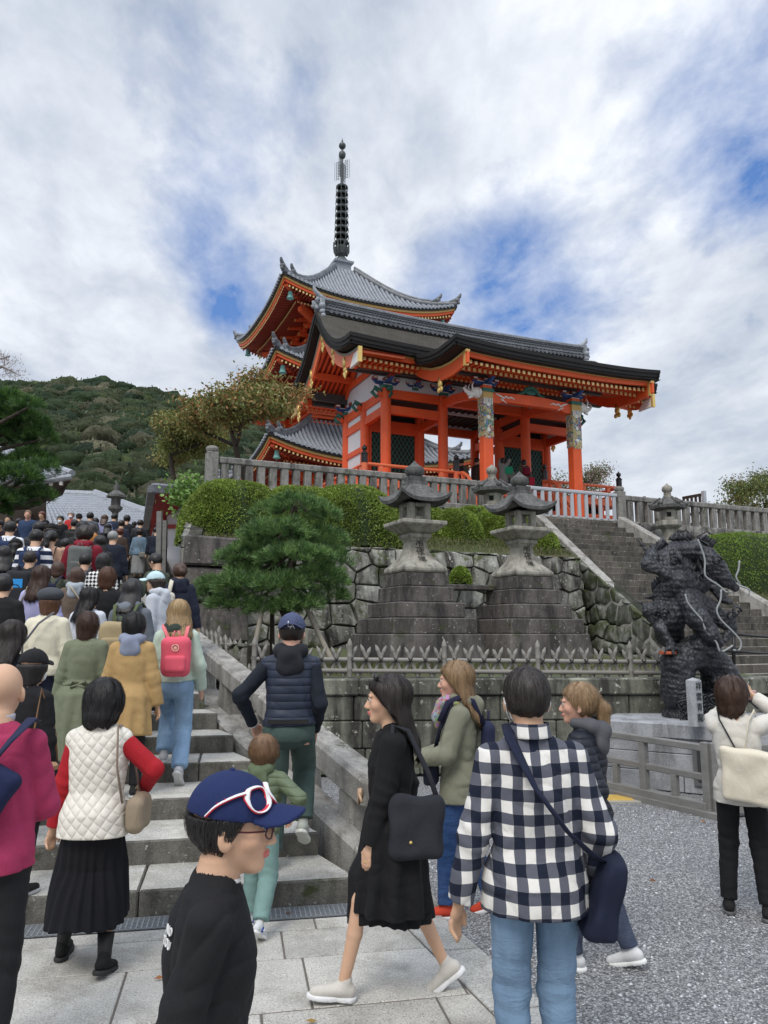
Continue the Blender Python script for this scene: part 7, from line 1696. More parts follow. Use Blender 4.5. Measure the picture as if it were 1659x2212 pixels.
def person(label, pos, face, H, z=0.0, h=.02, skin='a', hair='short', hc='black', turn=0, nod=0, lean=.05, top=None, bot=None, shoe=(.02, .02, .02), sole=(.5, .5, .5), lh=None, rh=None, feet=((-.09, 0, 0), (.09, 0, 0)), fem=True, fine=False, group=None, hat=None, nh=0, extras=None, width=1.0, le=None, re_=None, hs=1.05, cat='person'):
    """pos world x,y; face degrees (0 = away from the photographer, counter-clockwise). Measures are for a 1.7 m figure and scaled."""
    k = H/1.685; root = thing('person', label, cat, (pos[0], pos[1], z), None, group, rot=R(face)); fat = 1.13 if h >= .022 else 1.0; root.scale = (k*fat, k*fat, k*(1+(fat-1)*.25)); o = Pr(); o.root = root; o.k = k; h = h/k
    sw = (.140 if fem else .162)*width; hipw = .085
    RX = lambda p: np.array([p[0], p[1]*math.cos(lean)+(p[2]-.92)*math.sin(lean), .92-p[1]*math.sin(lean)+(p[2]-.92)*math.cos(lean)])
    def unlean(P): y, zz = P[:, 1], P[:, 2]-.92; return np.stack([P[:, 0], y*math.cos(lean)-zz*math.sin(lean), y*math.sin(lean)+zz*math.cos(lean)+.92], 1)
    hc0 = RX((0, .028, 1.568)); HR0 = eul(-nod, 0, R(turn)); HR = HR0*hs; o.hc = hc0; o.HR = HR; toh = lambda P: ((P-hc0)@HR0)/hs
    t0 = (top or {}).get('g', .022); sh = [RX((-sw, -.01, 1.345)), RX((sw, -.01, 1.345))]; arms = []
    for s, tg, hint in ((-1, lh, le), (1, rh, re_)):
        tg = (np.array(tg)*np.array([.86, 1, 1])) if tg is not None else (s*(sw+.06+t0*1.1), .04, .80); e, w_ = ik(sh[(s+1)//2], tg, .285, .255, hint if hint is not None else (s*.4, -1, -.1)); arms.append((sh[(s+1)//2], e, w_))
    legs = []
    for s, (fx, fy, fz, *fp) in zip((-1, 1), feet):
        hp = np.array([s*hipw, 0, .90]); an = np.array([fx, fy, fz+.085+(.06*abs(fp[0]) if fp else 0)]); ll = max(.412, np.linalg.norm(hp-an)*.503); kn, an = ik(hp, an, ll, ll, (0, 1, .05)); legs.append((hp, kn, an, fp[0] if fp else 0.0))
    o.arms, o.legs = arms, legs
    b = 1.0 if fem else 1.08
    rings = [(.80, 0, -.005, .152*b, .108*b), (.90, 0, -.01, .156*b, .112*b), (1.03, 0, .005, (.126 if fem else .142)*b, .092*b), (1.22, 0, .005, .146*b*width, .108*b), (1.32, 0, -.005, .140*b*width, .092*b), (1.385, 0, -.01, .095*b*width, .072), (1.47, 0, 0, .052, .055)]
    def hand(P, w_, e, s):
        d = w_-e; d = d/np.linalg.norm(d); side = np.array([-s*.75, .8, 0]); side = side-d*(side@d); side /= np.linalg.norm(side); nrm = np.cross(d, side)*(-s); q = None
        pc = w_+d*.045; D = cap(P, w_, pc, .026, .032, (nrm, .55))
        for i, (off, L) in enumerate(((.027, .062), (.009, .070), (-.009, .066), (-.026, .052))):
            a = w_+d*.072+side*off; m_ = a+d*L*.5-nrm*.010*-1; c_ = a+d*L*.86+nrm*(.022+.006*i); D = smin(D, chain(P, [a, m_, c_], [.0105, .0098, .0082], .004), .004)
        a = w_+d*.03+side*.024; D = smin(D, chain(P, [a, a+d*.025+side*.020+nrm*.01, a+d*.055+side*.022+nrm*.02], [.013, .011, .009], .006), .006); return D
    def body(P):
        q = toh(P); d = head_sdf(q, fine)*hs; Q = unlean(P); nk = cap(P, hc0+HR@np.array([0, -.022, -.05]), RX((0, -.015, 1.40)), .047 if fem else .055, .058); d = smin(d, nk, .02)
        d = smin(d, loft(Q, [(a, x, y, r1*.86, r2*(.86 if a > .95 else .68)) for a, x, y, r1, r2 in rings]), .03)
        for s, (a, e, w_) in zip((-1, 1), arms):
            d = smin(d, chain(P, [a, e, w_], [.045, .036, .024], .02), .02); d = smin(d, hand(P, w_, e, s) if h < .016 else cap(P, w_, w_+(w_-e)*.42, .028, .022), .012)
        for hp, kn, an, fp in legs: d = smin(d, chain(P, [hp, kn, (kn*.6+an*.4)+np.array([0, -.008, 0]), an], [.068, .043, .042, .030], .01), .02)
        return d
    col0 = np.array(SK[skin])
    def bcol(V):
        c = np.repeat(col0[None], len(V), 0); q = toh(V)
        if fine:
            lip = (np.abs(q[:, 0]) < .023) & (np.abs(q[:, 2]+.0625) < .0095) & (q[:, 1] > .084); c[lip] = (.58, .17, .15); ch = np.exp(-((np.abs(q[:, 0])-.045)**2+(q[:, 2]+.03)**2+(q[:, 1]-.06)**2)/.0012); c = c*(1-.18*ch[:, None])+np.array([.62, .22, .16])*.18*ch[:, None]
        return c
    lo = [-.62, -.62, 0.0]; hi = [.62, .62, 1.78]; reach = np.array([p for a in arms for p in a]+[np.array(l[i]) for l in legs for i in (0, 1, 2)]); lo = [min(reach[:, 0].min()-.16, -.28), min(reach[:, 1].min()-.16, -.28), 0]; hi = [max(reach[:, 0].max()+.16, .28), max(reach[:, 1].max()+.18, .28), 1.80]
    o.RX = RX; o.lo, o.hi = lo, hi; o.body = sdf_obj('body', body, lo, hi, h, M_SKIN, root, bcol)
    # clothing -----------------------------------------------------------------
    t = dict(col=(.02, .02, .022), kind='plain', hem=.78, g=.022, flare=0.0, sleeve=True, scol=None, hood=None, wr=1.0, neck=1.46, belt=False); t.update(top or {}); t['g'] = t['g']*.5+.002; t['wr'] *= 1.6 if h < .01 else 1.15
    def garment(P, g, hem, flare, sleeve=True, slen=.97):
        Q = unlean(P); rr = [(hem-.02 if a == .80 else a, x, y, r1+g+(flare if a == .80 else flare*.55 if a == .90 else 0), r2+g+(flare if a == .80 else flare*.5 if a == .90 else 0)) for a, x, y, r1, r2 in rings]
        if hem < .78: rr = [(hem-.1, 0, .0, .165*b+g+flare, .118*b+g+flare)]+rr[1:]
        else: rr = [(hem-.12,)+rr[0][1:]]+rr[1:]
        rr = [r_ for r_ in rr if r_[0] <= t['neck']] ; d = loft(Q, rr, 2.2); nb = RX((0, -.012, 1.402)); d = smin(d, np.minimum(cap(P, nb, sh[0], .060+g*.4, .050+g*.6), cap(P, nb, sh[1], .060+g*.4, .050+g*.6)), .03)
        fold = .004*vnoise(P*np.array([1, 1, .55]), 15)+.009*(1-np.abs(vnoise(P*np.array([1, 1, .6])+vnoise(P, 3)[:, None]*.05, 9))**.6)+.005*(1-np.abs(vnoise(P*np.array([1.2, 1, 1.9]), 12))**.5)-.008
        if flare > .02: an_ = np.arctan2(P[:, 1], P[:, 0]); fold = fold+.012*np.sin(an_*11+2*vnoise(P, 3))*np.clip((1.0-P[:, 2])*2.2, 0, 1)
        d = np.maximum(d+fold*t['wr'], hem-Q[:, 2]+.006*vnoise(P, 7))
        if sleeve:
            for a, e, w_ in arms:
                we = e+(w_-e)*slen; c = chain(P, [a, e, we], [.056+g*.7, .046+g*.9, .034+g*.9], .02); ax = (we-e)/np.linalg.norm(we-e); c = np.maximum(c, (P-we)@ax-.005); se = np.linalg.norm(P-e, axis=1); c = c+(.007*(.5-np.abs(vnoise(P*1.1, 12))**.6))*t['wr']+.004*np.sin(((P-a)@ax)*95+2.5*vnoise(P, 9))*np.exp(-se**2/.016); d = smin(d, c, .010)
        nk = cap(P, RX((0, .0, t['neck']-.035)), RX((0, .02, 1.7)), .056+g*.5, .075); return np.maximum(d, -nk)
    m = cloth(label[:30], t['col'], t['kind'], t.get('col2', (0, 0, 0)), t.get('sc', 1.0)); G_ = lambda P: garment(P, t['g'], t['hem'], t['flare'], t['sleeve']); o.gar = G_
    L_ = list(lo); L_[2] = t['hem']-.1; o.top = sdf_obj(t.get('name', 'jacket'), G_, [x-.03 for x in L_], [hi[0]+.03, hi[1]+.03, 1.60], h, m, root)
    if t['scol'] is not None: sdf_obj('sleeves', lambda P: np.maximum(garment(P, t['g']*.35, 1.0, 0, True), .02-garment(P, t['g']-.004, t['hem'], t['flare'], False)-.02), [x-.03 for x in L_], [hi[0]+.03, hi[1]+.03, 1.6], h, cloth(label[:30]+'s', t['scol']), root)
    if t['hood'] is not None:
        hd = lambda P: smin(chain(P, [RX((-.085, .03, 1.46)), RX((-.07, -.07, 1.44)), RX((0, -.115, 1.41)), RX((.07, -.07, 1.44)), RX((.085, .03, 1.46))], [.032, .045, .055, .045, .032], .03), ell(P, RX((0, -.115, 1.34)), (.10, .045, .085)), .04)+.006*vnoise(P, 22)
        sdf_obj('hood', hd, RX((-.2, -.25, 1.2)), RX((.2, .15, 1.56)), h, cloth(label[:30]+'h', t['hood']), root)
    if t['belt']:
        mb = MB(); bz = 1.0; pts = [RX((math.cos(a)*(.150+t['g']+.014), math.sin(a)*(.112+t['g']+.014), bz+.012*math.sin(3*a))) for a in np.linspace(0, 6.283, 25)]; mb.tube(pts, .02, 6, sq=(.3, 1))
        for dx, dz in ((-.03, -.26), (.05, -.20)): mb.tube([RX((0, -.15, 1.0)), RX((dx*.6, -.165, .93)), RX((dx, -.16, 1.0+dz))], .018, 6, sq=(1, .3))
        mb.tube([RX((0, -.15, 1.0)), RX((-.06, -.17, 1.03)), RX((-.07, -.17, .97)), RX((0, -.155, .99)), RX((.06, -.17, 1.02)), RX((.07, -.17, .96)), RX((0, -.155, .99))], .016, 6); mb.build('belt', m, root, smooth=True)
    bt = dict(kind='trousers', col=(.02, .02, .022), hem=.08, g=.018, ck='plain', flare=0.0); bt.update(bot or {}); mb_ = cloth(label[:30]+'b', bt['col'], bt['ck'])
    if bt['kind'] == 'trousers':
        def tr(P):
            d = loft(P, [(.84, 0, -.005, .153*b+.008, .110*b+.008), (.92, 0, -.008, .155*b+.004, .110*b+.004), (1.0, 0, 0, .130*b, .088*b)]); d = smin(d, ell(P, (0, -.02, .87), (.15*b, .115*b, .10)), .03)
            for hp, kn, an, fp in legs:
                ae = kn+(an-kn)*(1-bt['hem']*.6); ax = (ae-kn)/np.linalg.norm(ae-kn); c = chain(P, [hp, kn, ae], [.078+bt['g']*.5, .052+bt['g']*.8, .040+bt['g']*.8+bt['flare']], .02); c = np.maximum(c, (P-ae)@ax-.004); c = c+.003*np.sin((P@ax)*80+3*vnoise(P, 8))*(np.exp(-np.linalg.norm(P-kn, axis=1)**2/.02)+np.exp(-np.linalg.norm(P-ae, axis=1)**2/.01)); d = smin(d, c, .012)
            return d+.007*(.5-np.abs(vnoise(P*np.array([1, 1, 1.3]), 11))**.6)
        sdf_obj('trousers', tr, [lo[0], lo[1], 0], [hi[0], hi[1], 1.02], h, mb_, root)
    else:
        hz = bt['hem']; mx = (legs[0][2]+legs[1][2])/2; kx = (legs[0][1]+legs[1][1])/2
        def skf(P):
            d = loft(P, [(hz-.12, mx[0]*.6, mx[1]*.6, .185+bt['flare'], .17+bt['flare']+abs(legs[0][2][1]-legs[1][2][1])*.22), ((hz+.9)/2, kx[0]*.7, kx[1]*.7, .19+bt['flare']*.4, .155+abs(legs[0][1][1]-legs[1][1][1])*.2), (.88, 0, -.01, .163*b, .12*b), (1.02, 0, 0, .14*b, .102*b)], 2.2); an_ = np.arctan2(P[:, 1], P[:, 0]); am = np.clip((.9-P[:, 2])*2, 0, 1)
            return np.maximum(d+am*(.010*np.sin(an_*17+vnoise(P, 4))+.008*vnoise(P*np.array([1, 1, .2]), 22)), hz-P[:, 2]+.01*np.sin(an_*3))
        sdf_obj('skirt', skf, [lo[0]-.1, lo[1]-.1, hz-.05], [hi[0]+.1, hi[1]+.1, 1.04], h, mb_, root)
    for (hp, kn, an, fp), s in zip(legs, (-1, 1)):
        if an[2] < .5 and shoe is not None:
            FR = eul(-fp, 0, s*-.12); org = an-np.array([0, 0, .0])-FR@np.array([0, -.02, .085])
            tq = lambda P: (P-org)@FR
            def shf(P): q = tq(P); d = smin(smin(cap(q, (0, -.055, .05), (0, -.01, .06), .036, .040), cap(q, (0, 0, .052), (0, .125, .034), .040, .032, ((0, 0, 1), .85)), .02), cap(q, (0, -.03, .06), (0, -.03, .10), .036, .036), .015); return np.maximum(d, .018-q[:, 2])
            hh = min(h, .012); so_ = sdf_obj('shoe', shf, an-np.array([.17, .2, .17]), an+np.array([.17, .22, .09]), hh, cloth(label[:26]+'shoe', shoe), root)
            def sof(P): q = tq(P); e = np.minimum(ell(q*np.array([1, 1, .2]), (0, -.045, .003), (.040, .055, .04)), ell(q*np.array([1, 1, .2]), (0, .085, .003), (.045, .085, .04))); e = smin(e, rbox(q, (0, .02, .015), (.034, .09, .02), .01), .02); return np.maximum(np.maximum(e, -q[:, 2]), q[:, 2]-.026)
            if so_ is not None: sdf_obj('sole', sof, an-np.array([.17, .2, .17]), an+np.array([.17, .22, .05]), hh, simple('sole_%.2f' % sole[0], sole, .7), so_)
    if hair and hair != 'bald':
        hf = (lambda P: np.maximum(hair_sdf(toh(P), hair), toh(P)[:, 2]-.034)) if hat else (lambda P: hair_sdf(toh(P), hair)); hl = hc0-np.array([.16, .2, .55 if 'long' in hair else .32 if hair == 'pony' else .2]); hh_ = hc0+np.array([.16, .17, .16]); ext = None
        if nh: rg = np.random.default_rng(int(H*1000)); A, F_ = strands(hf, hl, hh_, nh, (.16 if 'long' in hair else .07 if hair != 'short' else .03)*1.3, .0010 if hair in ('short', 'thin') else .0013, rg, None, flare=.0006 if hair in ('short', 'thin') else .0014); ext = [(A, F_, None)]
        sdf_obj('hair', hf, hl, hh_, min(h, .012), hair_mat(hc, HC[hc]), root, extra=ext)
        if fine:
            mb = MB()
            for s in (-1, 1): mb.tube([hc0+HR@np.array(p) for p in ((s*.014, .099, .022), (s*.032, .097, .028), (s*.050, .083, .022))], [.002, .003, .001], 5)
            mb.build('eyebrows', hair_mat(hc, HC[hc]), root)
    if fine:
        for s in (-1, 1):
            mb = MB(); e = hc0+HR@np.array((s*.031, .0825, .004)); mb.ball(e, .0105*hs, 10); ev = mb.build('eye', simple('eye_white', (.72, .70, .68), .25), root, smooth=True); mb = MB(); e = hc0+HR@np.array((s*.031, .0905, .003)); mb.ball(e, .0048, 8, (1, 1, 1)); mb.build('iris', simple('iris_dark', (.02, .012, .008), .2), ev, smooth=True)
            mb = MB(); mb.tube([hc0+HR@np.array(p) for p in ((s*.016, .0915, .004), (s*.031, .0965, .0105), (s*.046, .086, .005))], [.0012, .002, .001], 5); mb.build('eyelash', hair_mat('black', HC['black']), root)
    if hat: hat(o, toh, h)
    if extras: extras(o)
    return o
def cap_hat(col, brim_back=False, nm='cap', logo=None, kind='plain'):
    def fn(o, toh, h):
        s = -1 if brim_back else 1
        def cf(P): q = toh(P); d = ell(q, (0, -.012, .035), (.096, .114, .108)); d = np.maximum(d, .034-q[:, 2]-q[:, 1]*.10*s); return np.maximum(d, -ell(q, (0, -.012, .03), (.088, .106, .098)))
        def bf(P): q = toh(P); q = q*np.array([1, s, 1]); zz = .060-q[:, 0]**2*6-(q[:, 1]-.07)*.10; d = ell(q*np.array([1, 1, .001]), (0, .095, 0), (.078, .092, .05)); return np.maximum(np.maximum(d, np.abs(q[:, 2]-zz)-.0055), .055-q[:, 1])
        hh = min(h, .008); lo, hi = o.hc-np.array([.22, .24, .08]), o.hc+np.array([.22, .24, .2]); m = cloth(nm+'%.2f%.2f' % (col[0], col[2]), col)
        c = sdf_obj('cap', cf, lo, hi, hh, m, o.root); sdf_obj('brim', bf, lo, hi, min(hh, .005), m, c); mb = MB(); mb.ball(o.hc+o.HR@np.array([0, -.012, .142]), .009, 8); mb.build('button', m, c)
        if logo: logo(o, c)
    return fn
def beret(col):
    def fn(o, toh, h):
        f = lambda P: np.maximum(ell(toh(P), (.0, -.02, .085), (.125, .135, .075))+.004*vnoise(P, 18), .028-toh(P)[:, 2]); sdf_obj('beret', f, o.hc-.2, o.hc+.22, min(h, .012), cloth('beret', col), o.root)
    return fn
def mask(col=(.75, .76, .78)):
    def fn(o):
        H_ = lambda p: o.hc+o.HR@np.array(p); mb = MB(); mb.ball(H_((0, .068, -.052)), .057, 12, (1, .8, .85)); mb.build('face_mask', simple('mask_white', col, .8), o.root, smooth=True)
        mb = MB()
        for s in (-1, 1): mb.tube([H_((s*.05, .075, -.03)), H_((s*.079, .03, -.01)), H_((s*.088, -.01, .012)), H_((s*.086, -.03, -.01)), H_((s*.078, -.015, -.045)), H_((s*.055, .05, -.08))], .0022, 5)
        mb.build('mask_loops', simple('mask_white', col), o.root)
    return fn
def glob(o, p): v = Vector(p)*o.k; a = o.root.rotation_euler.z; return Vector((v.x*math.cos(a)-v.y*math.sin(a), v.x*math.sin(a)+v.y*math.cos(a), v.z))+o.root.location
def backpack(lab, col, o=None, size=(.15, .085, .21), c=(0, -.235, 1.16), strap=None, kind='plain', pocket=True, name='backpack', group=None, logo=None, rot=0):
    def fn(o):
        k = o.k; r = thing(name, lab, name.replace('_', ' '), tuple(glob(o, (c[0], c[1], c[2]-size[2]))), None, group, rot=o.root.rotation_euler.z); r.scale = (k,)*3; BASE[r.name] = ((c[0], c[1], c[2]-size[2]), None); m = cloth(lab[:30], col, kind); RT = eul(0, rot, 0)
        f = lambda P: rbox(P, c, size, .07, RT)+.006*vnoise(P, 14); sdf_obj('bag_body', f, np.array(c)-np.array(size)-.1, np.array(c)+np.array(size)+.1, .014, m, r)
        if pocket: sdf_obj('front_pocket', lambda P: rbox(P, np.array(c)+RT@np.array((0, -size[1]*.95, -size[2]*.35)), (size[0]*.72, .035, size[2]*.42), .03, RT), np.array(c)-.3, np.array(c)+.25, .014, m, r)
        mb = MB(); y = c[1]+size[1]*.9; zt = c[2]+size[2]*.8
        for s in (-1, 1): mb.tube([(s*.07+c[0], y-.01, zt), (s*.11, -.10, 1.44), (s*.115, -.02, 1.468), (s*.115, .07, 1.43), (s*.13, .13, 1.3)], .022, 6, sq=(1, .35))
        mb.tube([(c[0]-.035, c[1], c[2]+size[2]-.02), (c[0]-.02, c[1]-.01, c[2]+size[2]+.05), (c[0]+.02, c[1]-.01, c[2]+size[2]+.05), (c[0]+.035, c[1], c[2]+size[2]-.02)], .008, 6); mb.build('straps', cloth(lab[:30]+'st', strap or col), r, smooth=True)
        if logo: logo(r, c, size)
    return fn
def bag(lab, name, cen, hs, col, strap=None, scol=None, rnd=.05, rot=(0, 0, 0), kind='plain', sw_=.014, wob=.006, taper=0.0, post=None):
    def fn(o):
        k = o.k; r = thing(name, lab, 'bag', tuple(glob(o, (cen[0], cen[1], cen[2]-hs[2]))), None, None, rot=o.root.rotation_euler.z); r.scale = (k,)*3; BASE[r.name] = ((cen[0], cen[1], cen[2]-hs[2]), None); RT = eul(*rot)
        def f(P):
            q = (P-np.array(cen))@RT; s_ = 1+taper*q[:, 2]/hs[2]; q = q*np.stack([1/s_, np.ones(len(q)), np.ones(len(q))], 1); return rbox(q, (0, 0, 0), hs, rnd)+wob*vnoise(P, 16)
        mx = max(hs)*1.5+.03; sdf_obj('bag_body', f, np.array(cen)-mx, np.array(cen)+mx, .009, cloth(lab[:30], col, kind), r)
        if strap: mb = MB(); mb.tube(strap, sw_, 6, sq=(1, .3) if sw_ > .012 else (1, 1)); mb.build('strap', cloth(lab[:30]+'s', scol or col), r, smooth=True)
        if post: post(r)
    return fn
def seq(*fs):
    def fn(o):
        for f in fs: f(o)
    return fn
PLACED = []
def place(u, v, Yg, Hd=1.62):
    best = None
    for Y in np.linspace(Yg*.85, Yg*1.2, 80):
        p = at_Y(u, v, Y); fz = floor_z(p[0], p[1]); Hn = p[2]-fz; c = abs(Hn-Hd)+.07*abs(Y-Yg)+3*max(0, abs(Hn-1.63)-.2)+sum(1.5*max(0, .62-math.hypot(p[0]-a, p[1]-b)) for a, b in PLACED)
        if best is None or c < best[0]: best = (c, p[0], p[1], fz, min(1.86, max(1.42, Hn)))
    PLACED.append(best[1:3]); return best[1:]
# ---------------------------------------------------------------- the people nearest the camera
J = dict
# boy in the navy cap, profile to the right
def specs_logo(o, c):
    W2 = simple('badge_white', (.80, .80, .80), .6); Rr = simple('badge_red', (.60, .03, .05), .6); H_ = lambda p: o.hc+o.HR@np.array(p)
    def on(a, z):      # point on the crown of the cap at azimuth a (0 forward, + right), height z
        zz = (z-.035)/.108; k = math.sqrt(max(0, 1-zz*zz)); return H_((math.sin(a)*.0975*k, -.012+math.cos(a)*.1155*k, z))
    def loop(pts, r, m, nm): mb = MB(); mb.tube([on(a, z) for a, z in pts], r, 6, sq=(1, .35)); mb.build(nm, m, c, smooth=True)
    lens = [(1.05, .102), (.62, .110), (.28, .104), (.30, .070), (.60, .050), (.92, .056), (1.06, .09)]; arm = [(1.04, .098), (1.35, .092), (1.75, .072), (1.95, .046)]; l2 = [(.10, .104), (-.2, .108), (-.5, .104), (-.5, .07), (-.2, .052), (.08, .07)]
    def chk(p, cl):
        for _ in range(2):
            q = [] if cl else [p[0]]
            for i in range(len(p)-(0 if cl else 1)): a, b = p[i], p[(i+1) % len(p)]; q += [(a[0]*.75+b[0]*.25, a[1]*.75+b[1]*.25), (a[0]*.25+b[0]*.75, a[1]*.25+b[1]*.75)]
            p = q if cl else q+[p[-1]]
        return p+[p[0]] if cl else p
    lens, arm, l2 = chk(lens[:-1], True), chk(arm, False), chk(l2, True)
    for pts in (lens, arm, l2): loop(pts, .0125, Rr, 'spectacle_outline')
    def on2(a, z, e=.003): p = on(a, z); d = p-H_((0, -.012, .035)); return p+d/np.linalg.norm(d)*e
    for pts in (lens, arm, l2): mb = MB(); mb.tube([on2(a, z, .0035) for a, z in pts], .0092, 6, sq=(1, .35)); mb.build('spectacle_badge', W2, c, smooth=True)
    mb = MB()
    for a, z in ((1.38, .089), (1.54, .083), (1.70, .074)):
        ce = Vector(on2(a, z, .0065)); n = (ce-Vector(H_((0, -.012, .035)))).normalized(); t1 = n.cross(Vector((0, 0, 1))).normalized(); t2 = t1.cross(n); P = [ce+(t1*math.cos(q)+t2*math.sin(q))*(.0062 if i % 2 == 0 else .0026) for i, q in enumerate(np.linspace(0, 2*math.pi, 11)[:-1])]; mb.add(P+[ce], [(i, (i+1) % 10, 10) for i in range(10)])
    mb.build('stars', Rr, c)
def specs(o, thick=.0027):
    H_ = lambda p: o.hc+o.HR@np.array(p); mb = MB()
    for s in (-1, 1):
        mb.tube([H_((s*(.032+.020*math.cos(a)), .104-abs(.012*math.cos(a))*(1 if s*math.cos(a)*s > 0 else 0), -.002+.016*math.sin(a))) for a in np.linspace(0, 6.283, 19)], thick, 5)
        mb.tube([H_((s*.053, .096, .004)), H_((s*.078, .05, .006)), H_((s*.084, .0, .008)), H_((s*.084, -.012, -.005))], thick, 5)
    mb.tube([H_((-.012, .106, .002)), H_((.012, .106, .002))], thick, 5); r = mb.build('spectacles', simple('spectacle_frame', (.06, .012, .018), .3), o.root)
def boy_x(o):
    specs(o); mb = MB(); H_ = o.root
    q, n = stick(o.gar, (.045, -.16, 1.29), .003); n = Vector(n); up = Vector((0, 0, 1)); rt = up.cross(n).normalized(); put_text(mb, 'NO\nTOU', .032, q, rt, n.cross(rt), .002); mb.build('back_print', simple('print_white', (.8, .8, .8), .6), o.root)
    mb = MB(); pts = [o.RX((math.cos(a)*.061, .0+math.sin(a)*.060, 1.436-.012*math.sin(a))) for a in np.linspace(0, 6.283, 20)]; mb.tube(pts, .007, 6); mb.build('undershirt_collar', simple('badge_white', (.8, .8, .8)), o.root, smooth=True)
p = at_Y(508, 1760, 2.10)
person('boy in profile wearing navy cap with a spectacles badge, glasses and black top', (p[0]-.075, p[1]), -80, 1.50, -.03, h=.0048, skin='b', hair='short', hc='black', turn=-10, nod=.03, lean=.08, top=J(name='sweatshirt', col=(.012, .012, .014), g=.022, hem=.72, wr=1.3, neck=1.455), bot=J(col=(.02, .02, .025)),
       fem=False, width=.93, hs=1.13, fine=True, nh=2600, hat=cap_hat((.012, .022, .085), logo=specs_logo, nm='boycap'), extras=boy_x, lh=(-.24, -.02, .82), rh=(.24, -.08, .82), shoe=(.5, .5, .5))
# woman in the white quilted vest
def vest_x(o):
    for hp, kn, an, fp in o.legs: mb = MB(); mb.tube([an-np.array([0, 0, .04]), an+(kn-an)*.1, an+(kn-an)*.33], [.040, .043, .052], 12); mb.build('boot_shaft', simple('boot_black', (.01, .01, .01), .6), o.root, smooth=True)
    bag('small fawn cloth shoulder bag under the arm of the woman in the white quilted vest', 'shoulder_bag', (.27, .02, .90), (.055, .13, .11), (.30, .24, .17), [(.20, -.10, .98), (.165, -.13, 1.2), (.14, -.07, 1.44), (.13, .05, 1.42), (.2, .12, 1.2), (.25, .12, .98)], (.28, .22, .17), sw_=.018)(o)
person('woman with black bob in white quilted vest, red sleeves and long black velvet skirt', (-1.68, 4.62), 2, 1.56, 0, h=.0075, hair='bob', hc='black', nh=5200, hs=1.19, lean=.09, nod=.25, top=J(name='quilted_vest', col=(.74, .70, .62), kind='quilt', g=.07, hem=.77, flare=.02, sleeve=False, scol=(.36, .012, .02), wr=.4),
       bot=J(kind='skirt', hem=.27, col=(.006, .006, .009), ck='velvet', flare=.06), shoe=(.01, .01, .01), sole=(.02, .02, .02), lh=(-.30, .02, .80), rh=(.30, .20, 1.02), re_=(1, -.6, -.2), feet=((-.20, .16, .0, -.0), (.14, -.10, .0, .25)), extras=vest_x)
# man in magenta jumper at the left edge
def mag_x(o):
    bag('navy sling bag across the back of the bald man in the magenta jumper', 'sling_bag', (.01, -.165, 1.13), (.085, .05, .17), (.012, .018, .06), [(.0, -.17, 1.24), (.10, -.155, 1.38), (.155, -.06, 1.46), (.14, .06, 1.44)], (.02, .025, .06), rnd=.04, rot=(0, .55, 0), sw_=.028)(o)
    g = glob(o, (.10, .33, 1.02)); mb = MB(); mb.box(-.04, .04, -.08, .08, -.005, .005); q = thing('phone', 'phone held flat in the hand of the bald man in the magenta jumper', 'phone', tuple(g), rot=-.9); mb.build('phone_case', simple('phone_case', (.25, .33, .36), .3), q, bevel=.003); mb = MB(); mb.box(-.036, .036, -.075, .075, .0052, .0062); mb.build('screen', simple('phone_screen', (.03, .06, .05), .15), q)
    mb = MB(); mb.lathe([(.064, 1.44), (.066, 1.472), (.06, 1.478), (.056, 1.44)], 16, (0, .02, 0)); mb.build('collar', simple('collar_grey', (.45, .46, .50), .8), o.root, smooth=True)
p = at_Y(22, 1480, 3.5)
person('bald man in magenta jumper at the left edge with a sling bag on his back', (p[0]-.045, 3.5), 10, 1.72, 0, h=.008, skin='b', hair=None, lean=.03, top=J(name='jumper', col=(.36, .035, .10), g=.026, hem=.84, flare=.012), bot=J(col=(.012, .012, .014), g=.035), shoe=(.55, .02, .03), sole=(.7, .7, .7), fem=False, width=.9, rh=(.13, .30, 1.0), re_=(.6, -.6, -.8), feet=((-.1, .1, 0), (.11, -.22, 0, .1)), extras=mag_x)
# father in LA cap
def la(o, c):
    mb = MB(); n = o.HR@np.array((0, -1, .32)); n = n/np.linalg.norm(n); ctr = o.hc+o.HR@np.array((0, -.128, .045)); put_text(mb, 'L', .062, ctr+np.array((-.010, -.003, .004)), (1, 0, 0), (0, .25, 1), .0025); put_text(mb, 'A', .052, ctr+np.array((.012, -.006, -.010)), (1, 0, 0), (0, .25, 1), .0025); mb.build('monogram', simple('badge_white', (.8, .8, .8)), c)
def father_x(o):
    mb = MB(); mb.box(-.14, .14, -.147, -.135, .955, .985); mb.build('belt', simple('belt_black', (.01, .01, .01), .5), o.root); mb = MB(); a, e, w_ = o.arms[0]; d = (w_-e)/np.linalg.norm(w_-e); mb.tube([w_-d*.012, w_+d*.012], .034, 12); mb.build('white_cuff', simple('badge_white', (.8, .8, .8)), o.root)
p = at_Y(622, 1600, 5.85)
person('tall man in navy quilted gilet, green trousers and backwards blue cap climbing the left stair', (p[0], 5.92), 3, 1.82, .17, h=.0085, skin='d', hair='short', hc='dark', lean=.07, nod=.1, hat=cap_hat((.065, .08, .15), True, logo=la, nm='lacap'), top=J(name='gilet', col=(.025, .032, .055), kind='puffer', g=.034, hem=.93, sleeve=False, scol=(.010, .014, .022), hood=(.018, .02, .025), wr=.7, sc=1.1),
       bot=J(col=(.055, .088, .078), g=.040, hem=.14), shoe=(.40, .42, .38), sole=(.65, .65, .6), fem=False, width=.96, lh=(-.31, .10, .93), le=(-1, -.7, 0), rh=(.2, .10, .88), feet=((-.10, -.06, .0, .1), (.10, .12, .13, .55)), extras=father_x)
